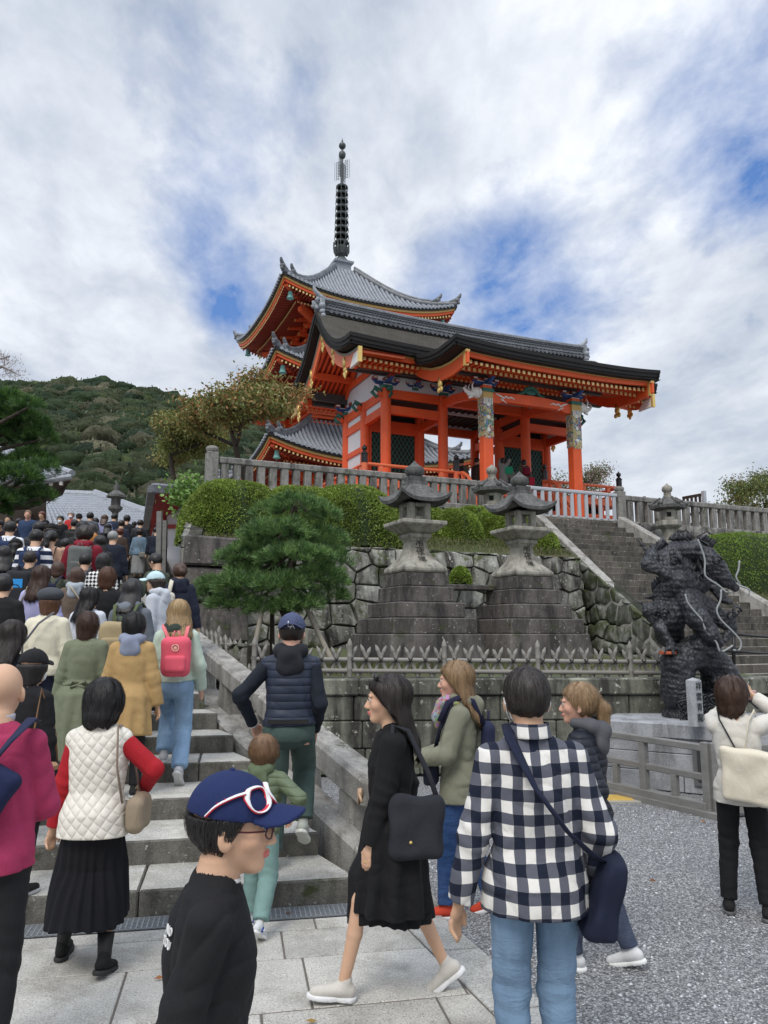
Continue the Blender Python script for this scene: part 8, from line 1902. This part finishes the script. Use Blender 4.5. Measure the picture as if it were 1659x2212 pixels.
# small child
def kid_shoe(o):
    for (hp, kn, an, fp), sg in zip(o.legs, (-1, 1)):
        for e in (-1, 1):
            mb = MB(); c = an+np.array([e*.036, -.01, -.045+.02*fp]); mb.ball(c, .03, 8, (.35, 1.1, .8)); mb.build('blue_heel_patch', simple('shoe_blue', (.03, .07, .35), .5), o.root, smooth=True)
            mb = MB(); mb.tube([c+np.array([e*.012, -.024, .004]), c+np.array([e*.014, -.008, -.009]), c+np.array([e*.012, .026, .012])], [.002, .006, .0015], 6); mb.build('white_tick', simple('badge_white', (.8, .8, .8)), o.root)
person('small fair-haired child in green quilted jacket and pale teal trousers behind the blue-capped man', (-.80, 5.16), -12, 1.16, 0, h=.0085, skin='d', hair='fem', hc='lbrown', nh=1800, lean=.08, top=J(name='quilted_jacket', col=(.12, .155, .09), kind='puffer', g=.045, hem=.86, hood=(.12, .155, .09), sc=.8, wr=.6), bot=J(col=(.19, .31, .29), g=.045, hem=.18), shoe=(.62, .64, .66), sole=(.75, .75, .73), fem=False, width=1.12, hs=1.38,
       rh=(.34, .06, 1.0), re_=(1, -.6, 0), lh=(-.27, .2, 1.0), feet=((-.12, .12, .0, .15), (.10, -.22, .02, .6)), extras=kid_shoe)
# woman in the black coat, striding left
def blackcoat_x(o):
    bag('soft black slouch bag hanging on the arm of the long-haired woman in the black coat', 'slouch_bag', (-.215, -.13, .93), (.05, .15, .165), (.022, .024, .03), [(-.22, .02, 1.05), (-.20, .0, 1.25), (-.165, -.01, 1.45), (-.17, -.09, 1.42), (-.215, -.2, 1.2), (-.23, -.27, 1.0)], rnd=.05, rot=(0, 0, 0), wob=.012, taper=-.38,
        post=lambda r: MB().ball((-.268, -.10, .86), .009, 6).build('bag_stud', M_GOLD, r))(o)
    mb = MB(); H_ = lambda p: o.hc+o.HR@np.array(p)
    for s in (-1, 1): mb.ball(H_((s*.04, .055, .118)), .026, 10, (1, .5, .8)); mb.tube([H_((s*.06, .05, .11)), H_((s*.088, -.01, .075)), H_((s*.09, -.05, .05))], .004, 5)
    mb.build('sunglasses', simple('black_plastic', (.01, .01, .01), .2), o.root, smooth=True); mb = MB(); mb.ball((0.03, .175, 1.04), .05, 10, (1, .35, .8)); mb.tube([(-.06, .165, 1.02), (-.03, .18, 1.06), (0, .185, 1.0), (.03, .185, 1.07), (.06, .17, 1.0)], .009, 6); mb.build('belt_buckle', simple('tan_resin', (.48, .32, .2), .4), o.root, smooth=True)
    mb = MB(); a, e, w_ = o.arms[0]; mb.tube([w_+(w_-e)*.33, w_+(w_-e)*.35], .011, 8); mb.build('ring', M_GOLD, o.root)
person('woman with long dark hair in long black coat and white trainers striding left', (.04, 4.30), 90, 1.61, 0, h=.0065, skin='b', hair='xlong', hc='dark', nh=5200, turn=4, hs=1.12, lean=.0, fine=True, top=J(name='coat', col=(.008, .008, .009), g=.040, hem=.46, flare=.075, wr=.8), bot=J(kind='skirt', hem=.39, col=(.009, .009, .011), ck='pleat', flare=-.045),
       shoe=(.55, .52, .47), sole=(.72, .72, .72), lh=(-.20, .12, .80), le=(-.3, -1, 0), rh=(.2, -.08, .82), feet=((-.07, .26, .0, -.12), (.08, -.30, .0, .65)), extras=blackcoat_x)
# blond woman with scarf
def scarf_x(o):
    f = lambda P: chain(P, [(-.075, .03, 1.44), (-.05, .085, 1.43), (.0, .10, 1.42), (.06, .085, 1.43), (.08, .02, 1.45), (.04, -.06, 1.46), (-.04, -.06, 1.46), (-.075, .02, 1.44)], [.042]*8, .02)+.006*vnoise(P, 30)
    g = lambda P: smin(f(P), chain(P, [(0, .12, 1.40), (.0, .15, 1.32), (-.01, .155, 1.26)], [.05, .045, .02], .02), .02); sdf_obj('scarf', g, (-.2, -.15, 1.15), (.2, .25, 1.55), .009, cloth('scarf', (.28, .18, .22), 'floral'), o.root)
    bag('small black crossbody bag in front of the blond woman with the floral scarf', 'crossbody_bag', (-.05, .20, .98), (.075, .05, .12), (.012, .015, .03), [(-.08, .17, 1.09), (-.12, .13, 1.25), (-.11, .04, 1.43)], rnd=.03, sw_=.014)(o)
    backpack('small navy backpack on the blond woman with the floral scarf', (.02, .025, .06), size=(.10, .05, .15), c=(0, -.20, 1.16), strap=(.02, .02, .05), pocket=False)(o)
person('blond woman in olive parka, floral scarf, jeans and red trainers facing left on the gravel', (.53, 5.52), 82, 1.67, -.03, h=.0075, skin='d', hair='long', hc='dblond', nh=3200, turn=-2, hs=1.1, lean=.0, fine=True, top=J(name='parka', col=(.20, .20, .145), g=.042, hem=.76, flare=.02, hood=(.20, .20, .145)), bot=J(col=(.018, .05, .14), ck='denim', g=.022), shoe=(.55, .06, .03), sole=(.7, .66, .58),
       lh=(-.17, .33, 1.05), le=(-.5, -1, -.4), rh=(.18, .30, 1.02), feet=((-.08, .10, 0, 0), (.09, -.20, 0, .35)), extras=scarf_x)
# man in checked shirt
def plaid_x(o):
    mask((.72, .75, .78))(o)
    bag('navy cloth sling bag hanging at the hip of the man in the checked shirt', 'sling_bag', (.255, -.06, .86), (.052, .085, .15), (.010, .014, .035), [(-.085, .03, 1.475), (-.10, -.08, 1.44), (-.03, -.175, 1.27), (.08, -.185, 1.12), (.18, -.14, 1.03), (.25, -.07, .98)], rnd=.03, rot=(.1, .25, 0), wob=.016, taper=-.25, sw_=.024)(o)
    f = lambda P: np.maximum(np.abs(cap(P, (0, .0, 1.43), (0, .012, 1.50), .076, .068))-.006, np.maximum(1.43-P[:, 2], P[:, 2]-1.487)); sdf_obj('shirt_collar', f, (-.12, -.12, 1.4), (.12, .12, 1.55), .005, cloth('man seen from behind in black ', (1, 1, 1), 'plaid'), o.root)
p = at_Y(1146, 1600, 3.2)
person('man seen from behind in black and white checked shirt and jeans at the right', (p[0], 3.2), 4, 1.74, -.03, h=.0065, skin='c', hair='thin', hc='umber', nh=2600, turn=-3, lean=.03, fem=False, width=.95, top=J(name='checked_shirt', col=(1, 1, 1), kind='plaid', g=.032, hem=.80, flare=.02, wr=1.2, neck=1.45), bot=J(col=(.12, .19, .28), ck='denim', g=.022), shoe=(.4, .4, .4),
       lh=(-.345, .02, .80), rh=(.315, .08, .86), extras=plaid_x)
# blond girl in dark puffer
person('blond girl with ponytail in dark hooded puffer jacket behind the man in the checked shirt', (1.21, 4.72), 62, 1.575, -.03, h=.008, skin='d', hair='pony', hc='dblond', nh=1500, turn=16, hs=1.08, fine=True, lean=.02, top=J(name='puffer_jacket', col=(.014, .017, .026), kind='puffer', g=.045, hem=.88, hood=(.09, .09, .10), sc=1.3), bot=J(col=(.03, .04, .07), ck='denim'), shoe=(.6, .6, .6), sole=(.75, .75, .75), lh=(-.15, .14, 1.06), rh=(.10, .22, 1.02), le=(-.3, -1, 0), feet=((-.1, .1, 0), (.1, -.2, 0, .3)))
# woman photographing
def cam_x(o):
    g = glob(o, (.085, .345, 1.555)); q = thing('compact_camera', 'small pink compact camera held up by the woman with the tote bag', 'camera', tuple(g), rot=R(-40)); mb = MB(); mb.box(-.055, .055, -.018, .018, -.035, .035); mb.build('camera_body', simple('camera_pink', (.45, .28, .27), .4), q, bevel=.008); mb = MB(); mb.tube([(0, .018, 0), (0, .045, 0)], .024, 12); mb.build('lens', M_BLACK, q)
    bag('big cream canvas tote bag on the shoulder of the woman with the camera', 'tote_bag', (.10, -.235, 1.02), (.20, .055, .185), (.66, .60, .48), [(.06, -.22, 1.18), (.10, -.13, 1.40), (.135, -.04, 1.465), (.14, .05, 1.43)], rnd=.035, wob=.012, rot=(0, .12, 0), taper=.10, sw_=.018)(o)
    bag('tiny black pouch at the hip of the woman with the camera', 'pouch', (.215, -.06, .84), (.035, .04, .07), (.015, .015, .018), [(.2, -.1, .93), (.0, -.16, 1.2), (-.1, -.12, 1.4), (-.12, 0, 1.46)], rnd=.02, sw_=.006)(o)
p = at_Y(1592, 1700, 5.5)
person('woman with short brown hair in cream jacket and black trousers taking a photograph', (p[0]+.02, 5.5), -28, 1.565, -.03, h=.0085, skin='a', hair='bob', hc='brown', nh=3800, hs=1.12, turn=-30, lean=-.02, top=J(name='jacket', col=(.62, .59, .53), g=.034, hem=.80, flare=.015), bot=J(col=(.010, .010, .011), g=.022), shoe=(.015, .015, .015), sole=(.10, .10, .10),
       lh=(.02, .30, 1.52), rh=(.16, .30, 1.54), re_=(1, 0, -.35), le=(-1, 0, -.8), feet=((-.13, .02, 0), (.13, -.02, 0)), extras=cam_x)
# ---------------------------------------------------------------- the crowd climbing the left stair
GC = 'people climbing the left stair'
def C(u, v, Y, lab, hair='short', hc='black', col=(.02, .02, .024), kind='plain', bcol=(.015, .015, .018), face=12, fem=None, Hd=1.6, ext=None, hat=None, **kw):
    x, y, z, H = place(u, v, Y, Hd); kw.setdefault('turn', ((u*7+v*3) % 41)-20); kw.setdefault('nod', ((u*5+v) % 7)*.04-.04); kw.setdefault('lean', .03+((u+v) % 5)*.025); fem = fem if fem is not None else hair not in ('short', 'thin', None); tp = J(col=col, kind=kind, g=.034, hem=.80); tp.update(kw.pop('top', {})); bt = J(col=bcol); bt.update(kw.pop('bot', {}))
    h = .013 if Y < 8 else .016 if Y < 11.5 else .022 if Y < 17 else .03
    return person(lab, (x, y), face, H, z, h=h, hair=hair, hc=hc, top=tp, bot=bt, fem=fem, hat=hat, extras=ext, group=GC, **kw)
ST = ((-.09, .16, .0), (.09, -.14, .0, .5))
def pink_logo(r, c, s): mb = MB(); mb.tube([(c[0]+.03*math.cos(a), c[1]-s[1]-.004, c[2]+.08+.03*math.sin(a)) for a in np.linspace(0, 6.283, 14)], .006, 5); mb.ball((c[0], c[1]-s[1], c[2]+.08), .018, 8, (1, .3, 1)); mb.build('round_badge', simple('badge_cream', (.7, .45, .35)), r)
C(385, 1300, 8.0, 'blond girl in mint sweatshirt and blue jeans climbing by the parapet', 'long', 'blond', (.46, .56, .47), face=8, nh=1500, skin='d', bcol=(.17, .27, .40), top=J(name='sweatshirt', hem=.93, g=.045, hood=(.03, .045, .035)), bot=J(ck='denim', g=.035, flare=.01), shoe=(.5, .5, .53), sole=(.6, .6, .6), feet=((-.09, .12, .17), (.09, -.16, .02, .75)), rh=(.27, .12, .85),
  ext=backpack('bright pink square backpack on the blond girl in the mint sweatshirt', (.72, .11, .16), size=(.135, .07, .185), c=(.03, -.24, 1.17), strap=(.75, .2, .22), logo=pink_logo))
C(288, 1325, 6.9, 'woman with black bobbed hair in mustard hooded coat climbing the stair', 'bobl', 'black', (.43, .28, .12), nh=1600, face=5, top=J(name='coat', hem=.55, g=.055, flare=.03, hood=(.24, .27, .36)), lh=(-.27, .1, .82))
C(190, 1325, 6.6, 'woman with maroon-brown hair in long green belted trench coat', 'bobl', 'brown', (.17, .19, .125), nh=1600, face=4, top=J(name='trench_coat', hem=.28, g=.06, flare=.10, belt=True), feet=ST)
C(107, 1278, 7.1, 'woman in grey beret and cream jumper with navy trousers', 'bob', 'auburn', (.70, .66, .52), bcol=(.012, .016, .035), face=6, hat=beret((.06, .065, .075)), top=J(name='jumper', g=.065, hem=.84, flare=.01), bot=J(g=.05, flare=.03),
  ext=bag('thin grey crossbody strap bag of the woman in the beret', 'crossbody_bag', (-.22, .08, .95), (.04, .09, .07), (.15, .15, .17), [(-.22, -.02, 1.0), (-.17, -.17, 1.15), (-.02, -.195, 1.36), (.09, -.10, 1.47)], sw_=.012))
C(193, 1272, 7.6, 'woman with very long straight black hair in white jacket', 'xlong', 'black', (.60, .63, .70), nh=1800, face=-4, top=J(g=.06, hem=.84))
C(285, 1255, 8.4, 'woman with dark hair in two-tone grey hooded jacket', 'long', 'black', (.13, .145, .17), face=-6, top=J(g=.05, hem=.82, hood=(.16, .18, .21), scol=None), ext=backpack('beige and olive canvas backpack on the woman in the grey hooded jacket', (.36, .29, .17), size=(.19, .07, .16), c=(0, -.24, 1.12), strap=(.10, .12, .06)))
C(232, 1228, 8.8, 'woman with copper-tipped bob in loose black top', 'bob', 'auburn', (.012, .012, .014), nh=1200, face=10, top=J(g=.055))
C(165, 1236, 8.9, 'woman with reddish-brown bob in brown jacket with pale grey hood', 'bob', 'brown', (.14, .105, .08), face=14, top=J(g=.05, hood=(.36, .40, .44)), ext=bag('cream strapped bag of the woman in the brown jacket with the grey hood', 'shoulder_bag', (.2, .05, .95), (.05, .1, .09), (.40, .33, .22), [(.2, -.05, 1.02), (.12, -.17, 1.2), (-.02, -.17, 1.4), (-.08, -.06, 1.46)], sw_=.022))
C(90, 1225, 8.3, 'woman with long brown hair in lilac jumper', 'long', 'brown', (.40, .40, .64), nh=1500, face=10, top=J(g=.055, hem=.7), ext=bag('long beige cloth bag of the woman in the lilac jumper', 'cloth_bag', (-.27, .0, .75), (.05, .11, .22), (.40, .34, .24), [(-.25, -.02, .95), (-.19, -.08, 1.25), (-.13, -.03, 1.45)], sw_=.025))
C(352, 1237, 9.1, 'person in pale blue cap and light grey hoodie turned left', 'bob', 'dark', (.50, .53, .58), face=75, hat=cap_hat((.50, .66, .70), nm='palecap'), top=J(g=.055, hood=(.52, .55, .6)), Hd=1.5)
C(390, 1218, 9.4, 'woman with a pinned bun in navy hooded jacket at the right of the stair', 'bun', 'brown', (.014, .018, .035), face=20, top=J(g=.055, hood=(.014, .018, .035)), bcol=(.06, .12, .25), ext=bag('puffy cream quilted bag on the back of the woman in the navy hooded jacket', 'quilted_bag', (-.17, -.20, 1.12), (.10, .06, .17), (.62, .58, .48), [(-.15, -.19, 1.27), (-.12, -.12, 1.42), (-.10, 0, 1.47)], rnd=.055, kind='quilt', sw_=.03))
C(346, 1197, 11.2, 'young man with black hair looking down to the left in olive jacket', 'short', 'black', (.07, .085, .06), face=60, nod=.5, lh=(-.15, .3, 1.2), rh=(.1, .3, 1.2), Hd=1.72)
C(222, 1196, 11.0, 'woman with black bob in black and white diamond jumper', 'bob', 'black', (.012, .012, .014), 'check', top=J(col2=(.72, .72, .70), g=.05), face=12)
C(182, 1196, 10.5, 'man with black hair in plum brown jacket', 'short', 'black', (.13, .085, .08), face=8, ext=backpack('dark grey backpack on the man in the plum brown jacket', (.04, .045, .055)), Hd=1.7)
C(122, 1215, 10.0, 'woman with brown hair in olive jacket lifting a phone', 'bob', 'brown', (.07, .08, .06), face=0, rh=(.25, .22, 1.45), re_=(1, -.2, -.6), ext=backpack('navy backpack on the woman in olive lifting a phone', (.02, .025, .055), size=(.12, .07, .18)))
def blue_logo(r, c, s): mb = MB(); mb.box(c[0]-.10, c[0]+.10, c[1]-s[1]-.012, c[1]-s[1]-.004, c[2]-.16, c[2]+.13); mb.build('blue_panel', cloth('blue panel', (.03, .26, .62)), r, bevel=.02); mb = MB(); mb.tube([(c[0]+.06*math.cos(a), c[1]-s[1]-.014, c[2]+.02+.035*math.sin(a)) for a in np.linspace(0, 6.283, 16)], .006, 5); mb.build('oval_mark', simple('mark_black', (.01, .01, .02)), r)
C(62, 1190, 9.2, 'man with thinning dark hair in black jacket, bright blue pack on his back', 'thin', 'dark', (.012, .012, .014), face=4, Hd=1.6, ext=backpack('large black rucksack with a bright blue panel', (.02, .022, .026), size=(.17, .11, .25), c=(0, -.27, 1.13), logo=blue_logo))
C(30, 1172, 11.6, 'woman in black cap with ponytail and pale yellow-green jumper', 'pony', 'black', (.42, .44, .28), face=6, hat=cap_hat((.012, .012, .012), nm='blackcap'), ext=backpack('shiny blue backpack on the woman in the black cap', (.02, .05, .25), size=(.12, .08, .16)))
C(76, 1152, 13, 'man in navy and white striped jumper', 'short', 'black', (.75, .76, .78), 'stripes', top=J(col2=(.02, .03, .07)), Hd=1.72, ext=backpack('navy backpack on the man in the striped jumper', (.02, .035, .09)))
C(110, 1155, 13.2, 'woman with white hair tie and ponytail in peach cardigan', 'pony', 'black', (.50, .31, .22), ext=backpack('small brown and cream backpack on the woman in the peach cardigan', (.10, .075, .06), size=(.11, .08, .14), c=(.02, -.24, 1.08)))
C(183, 1147, 12.9, 'curly-haired person in crimson hooded coat', 'curly', 'dark', (.20, .012, .025), fem=False, top=J(g=.065, hood=(.22, .014, .028)), Hd=1.76, ext=backpack('big grey hiking backpack on the person in the crimson coat', (.13, .14, .135), size=(.16, .12, .25), c=(0, -.29, 1.17)))
C(215, 1165, 12.4, 'woman with long black hair in charcoal jacket', 'long', 'black', (.03, .03, .034))
C(21, 1134, 14.5, 'man in white T-shirt near the left edge', 'short', 'black', (.72, .73, .76), Hd=1.74, ext=backpack('navy backpack on the man in the white T-shirt', (.03, .05, .12)))
C(8, 1182, 10.6, 'woman with long black hair cut off by the left edge', 'long', 'black', (.025, .025, .03))
C(4, 1240, 8.4, 'person in black at the left edge beside the blue rucksack', 'short', 'black', (.012, .012, .013))
C(22, 1345, 5.7, 'woman with dark brown wavy hair in black coat at the left edge', 'long', 'dark', (.012, .014, .02), nh=1600, Hd=1.58, face=5)
C(56, 1408, 4.75, 'woman in black cap, white mask and black jumper over a white shirt', 'bob', 'black', (.010, .010, .012), face=-10, Hd=1.60, hat=cap_hat((.012, .012, .014), nm='blk2'), ext=seq(mask(), bag('black soft handbag with tan leather flap carried at the left', 'handbag', (.27, -.06, .75), (.07, .17, .16), (.012, .014, .022), [(.27, .06, .9), (.25, .05, 1.1), (.16, -.02, 1.42), (.2, -.14, 1.1), (.27, -.16, .9)], (.22, .12, .06), sw_=.014, post=lambda r: MB().box(.20, .345, -.14, -.02, .86, .925).build('tan_flap', simple('tan_leather', (.38, .22, .11), .5), r, bevel=.02))))
C(244, 1153, 17.5, 'grey-haired man in navy suit', 'thin', 'grey', (.014, .018, .032), Hd=1.68, top=J(hem=.75))
C(302, 1146, 24.6, 'woman in denim jacket and long pale grey skirt on the upper flight', 'fem', 'dark', (.15, .22, .29), bot=J(kind='skirt', hem=.22, col=(.36, .36, .35), flare=.0), ext=bag('grey shoulder bag on the woman in the denim jacket', 'shoulder_bag', (.17, -.17, .85), (.14, .06, .10), (.22, .21, .19), [(.1, -.15, .95), (0, -.15, 1.2), (-.08, -.05, 1.46)], sw_=.02))
C(274, 1117, 23.5, 'tall person in black hooded jacket on the upper flight', 'short', 'black', (.018, .02, .024), Hd=1.8, top=J(hem=.7))
C(303, 1126, 25.5, 'man in black puffer jacket near the top of the stair', 'short', 'dark', (.016, .018, .022), 'puffer', Hd=1.74, width=1.15)
C(226, 1116, 21.5, 'woman with long brown hair in white jumper and pale jeans', 'long', 'brown', (.66, .64, .56), bcol=(.22, .32, .42), top=J(g=.06, hem=.92))
C(194, 1110, 22.5, 'young man in grey jumper near the top of the stair', 'short', 'black', (.09, .10, .115), Hd=1.74)
C(338, 1143, 25, 'person in short navy padded coat by the timber posts', 'short', 'black', (.016, .02, .035), Hd=1.6)
C(344, 1134, 27, 'person in grey woolly hat and dull brown coat by the timber posts', 'fem', 'dark', (.15, .14, .13), hat=beret((.35, .33, .31)))
C(63, 1108, 23, 'grey-haired man in blue zip jumper coming down toward the camera', 'thin', 'lbrown', (.03, .055, .12), face=180, skin='d', Hd=1.78, width=1.1)
C(94, 1110, 25, 'woman with dark red hair in black coming down toward the camera', 'fem', 'red', (.014, .014, .016), face=180, skin='b')
C(133, 1119, 25, 'masked woman in black jacket and white shirt facing the camera', 'fem', 'black', (.014, .014, .018), face=180, skin='b', ext=mask())
C(155, 1110, 26, 'grey-haired person in red jacket and mask facing the camera', 'fem', 'grey', (.45, .03, .03), face=178, skin='d', ext=mask())
C(170, 1113, 26, 'person in black cap and orange-red jacket near the top', 'short', 'black', (.55, .06, .03), hat=cap_hat((.012, .012, .012), nm='blackcap'))
C(160, 1127, 18.5, 'man in black jacket with dark hair below the tiled roof', 'short', 'black', (.02, .02, .024), Hd=1.76, ext=backpack('large brown-grey backpack on the man in the black jacket', (.055, .052, .05), size=(.16, .1, .22)))
C(98, 1134, 19.5, 'woman in glasses with white collar coming down toward the camera', 'fem', 'black', (.02, .02, .022), face=176, skin='b')
C(82, 1134, 17, 'person with black hair in black puffer jacket at the left', 'short', 'black', (.016, .018, .024), 'puffer', Hd=1.7)
C(110, 1138, 16.5, 'person in black cap and black top between the striped jumper and the crimson coat', 'bob', 'black', (.014, .014, .016), hat=cap_hat((.012, .012, .012), nm='blackcap'))
C(199, 1158, 14.5, 'woman with orange-dyed hair and white hood', 'bob', 'orange', (.60, .58, .54))
C(259, 1145, 19, 'woman with red-brown hair in brown jacket beside the man in the suit', 'fem', 'red', (.07, .045, .035), shoe=(.6, .6, .6))
C(246, 1113, 25, 'man in navy jacket with small backpack near the top', 'short', 'black', (.02, .03, .06), Hd=1.7)
C(206, 1122, 23, 'person with black bob in pale pink top near the top', 'bob', 'black', (.60, .38, .38))
C(21, 1120, 21, 'dark-haired man in navy jacket facing the camera at the far left', 'short', 'black', (.02, .025, .045), face=180, skin='c', Hd=1.72)
C(3, 1130, 19, 'dark-haired man at the left edge beneath the big pine', 'short', 'black', (.05, .03, .04), face=170, Hd=1.7)
C(179, 1131, 17.6, 'woman with dark hair just behind the crimson coat', 'long', 'black', (.03, .03, .03))
C(195, 1138, 16.5, 'woman with dark hair left of the woman in the charcoal jacket', 'long', 'dark', (.05, .05, .055))
C(356, 1152, 27, 'small person in white shirt behind the timber posts', 'bob', 'black', (.62, .62, .62), Hd=1.5, face=160)
C(290, 1129, 27, 'dark head of a person between the two black jackets at the top', 'short', 'black', (.02, .02, .024))
C(366, 1150, 27.5, 'person with a bright pink bag beside the white wall', 'bob', 'black', (.5, .03, .12), Hd=1.5)
C(40, 1123, 24, 'person in black behind the man in the blue zip jumper', 'short', 'black', (.015, .015, .018))
C(140, 1172, 13.6, 'man in dark grey jacket behind the woman lifting a phone', 'short', 'black', (.04, .04, .045), Hd=1.5)
C(232, 1135, 20.5, 'woman in black jacket below the woman in the white jumper', 'long', 'black', (.02, .02, .022))
C(262, 1127, 24, 'short-haired person in dark blue beside the tall black hooded jacket', 'short', 'dark', (.025, .03, .05))
# visitors on the gate
def GP(u, v, gy, fl, lab, **kw):
    q = at_gy(u, v, gy); x, y, _ = G(q[0], gy); H = min(1.85, max(1.4, q[2]-fl)); kw.setdefault('fem', True)
    return person(lab, (x, y), kw.pop('face', 0), H, fl, h=.03, **kw)
GP(1086, 992, 27.0, 7.58, 'person in grey coat photographing inside the gate', top=J(col=(.22, .22, .21), hem=.6, g=.05), hair='bob', face=-10, rh=(.15, .3, 1.55), lh=(.0, .3, 1.55), extras=seq(bag('green carrier bag on the arm of the person photographing in the gate', 'carrier_bag', (.25, -.05, 1.15), (.18, .08, .17), (.02, .28, .15), rnd=.04), bag('grey sack below the green carrier bag in the gate', 'cloth_sack', (.33, -.02, .95), (.2, .08, .15), (.14, .14, .13), rnd=.05)))
GP(1132, 996, 26.9, 7.58, 'woman in olive coat with dark red rucksack on the gate platform', top=J(col=(.10, .09, .06), hem=.45, g=.05), hair='bob', extras=seq(backpack('dark red rucksack on the woman in the olive coat', (.16, .01, .03), size=(.16, .09, .19), c=(.05, -.23, 1.15)), bag('red shopping bag beside the woman in the olive coat on the gate', 'shopping_bag', (.32, -.02, .75), (.12, .06, .18), (.42, .02, .05), rnd=.03)))
GP(996, 976, 28.8, 7.58, 'person in olive-grey jacket standing in the gate passage', top=J(col=(.13, .13, .09), g=.04), hair='short', fem=False, face=-20, extras=backpack('black rucksack on the person standing in the gate passage', (.02, .02, .03)))
GP(1028, 977, 28.4, 7.58, 'person in long dark brown coat behind the left painted pillar of the gate', top=J(col=(.045, .035, .03), hem=.4, g=.05), hair='short', fem=False, face=-60)
for u, v, lab in ((1381, 1078, 'dark-haired head looking over the balustrade right of the gate, leftmost of three'), (1391, 1076, 'pale face looking over the balustrade right of the gate, middle of three'), (1401, 1081, 'dark head over the balustrade right of the gate, nearest the lantern'), (1561, 1092, 'dark-haired head passing behind the balustrade near the lattice screen')):
    GP(u, v, 24.0, 5.88, lab, top=J(col=(.05, .05, .055)), hair='bob', face=180 if 'face' in lab else 90, skin='b')
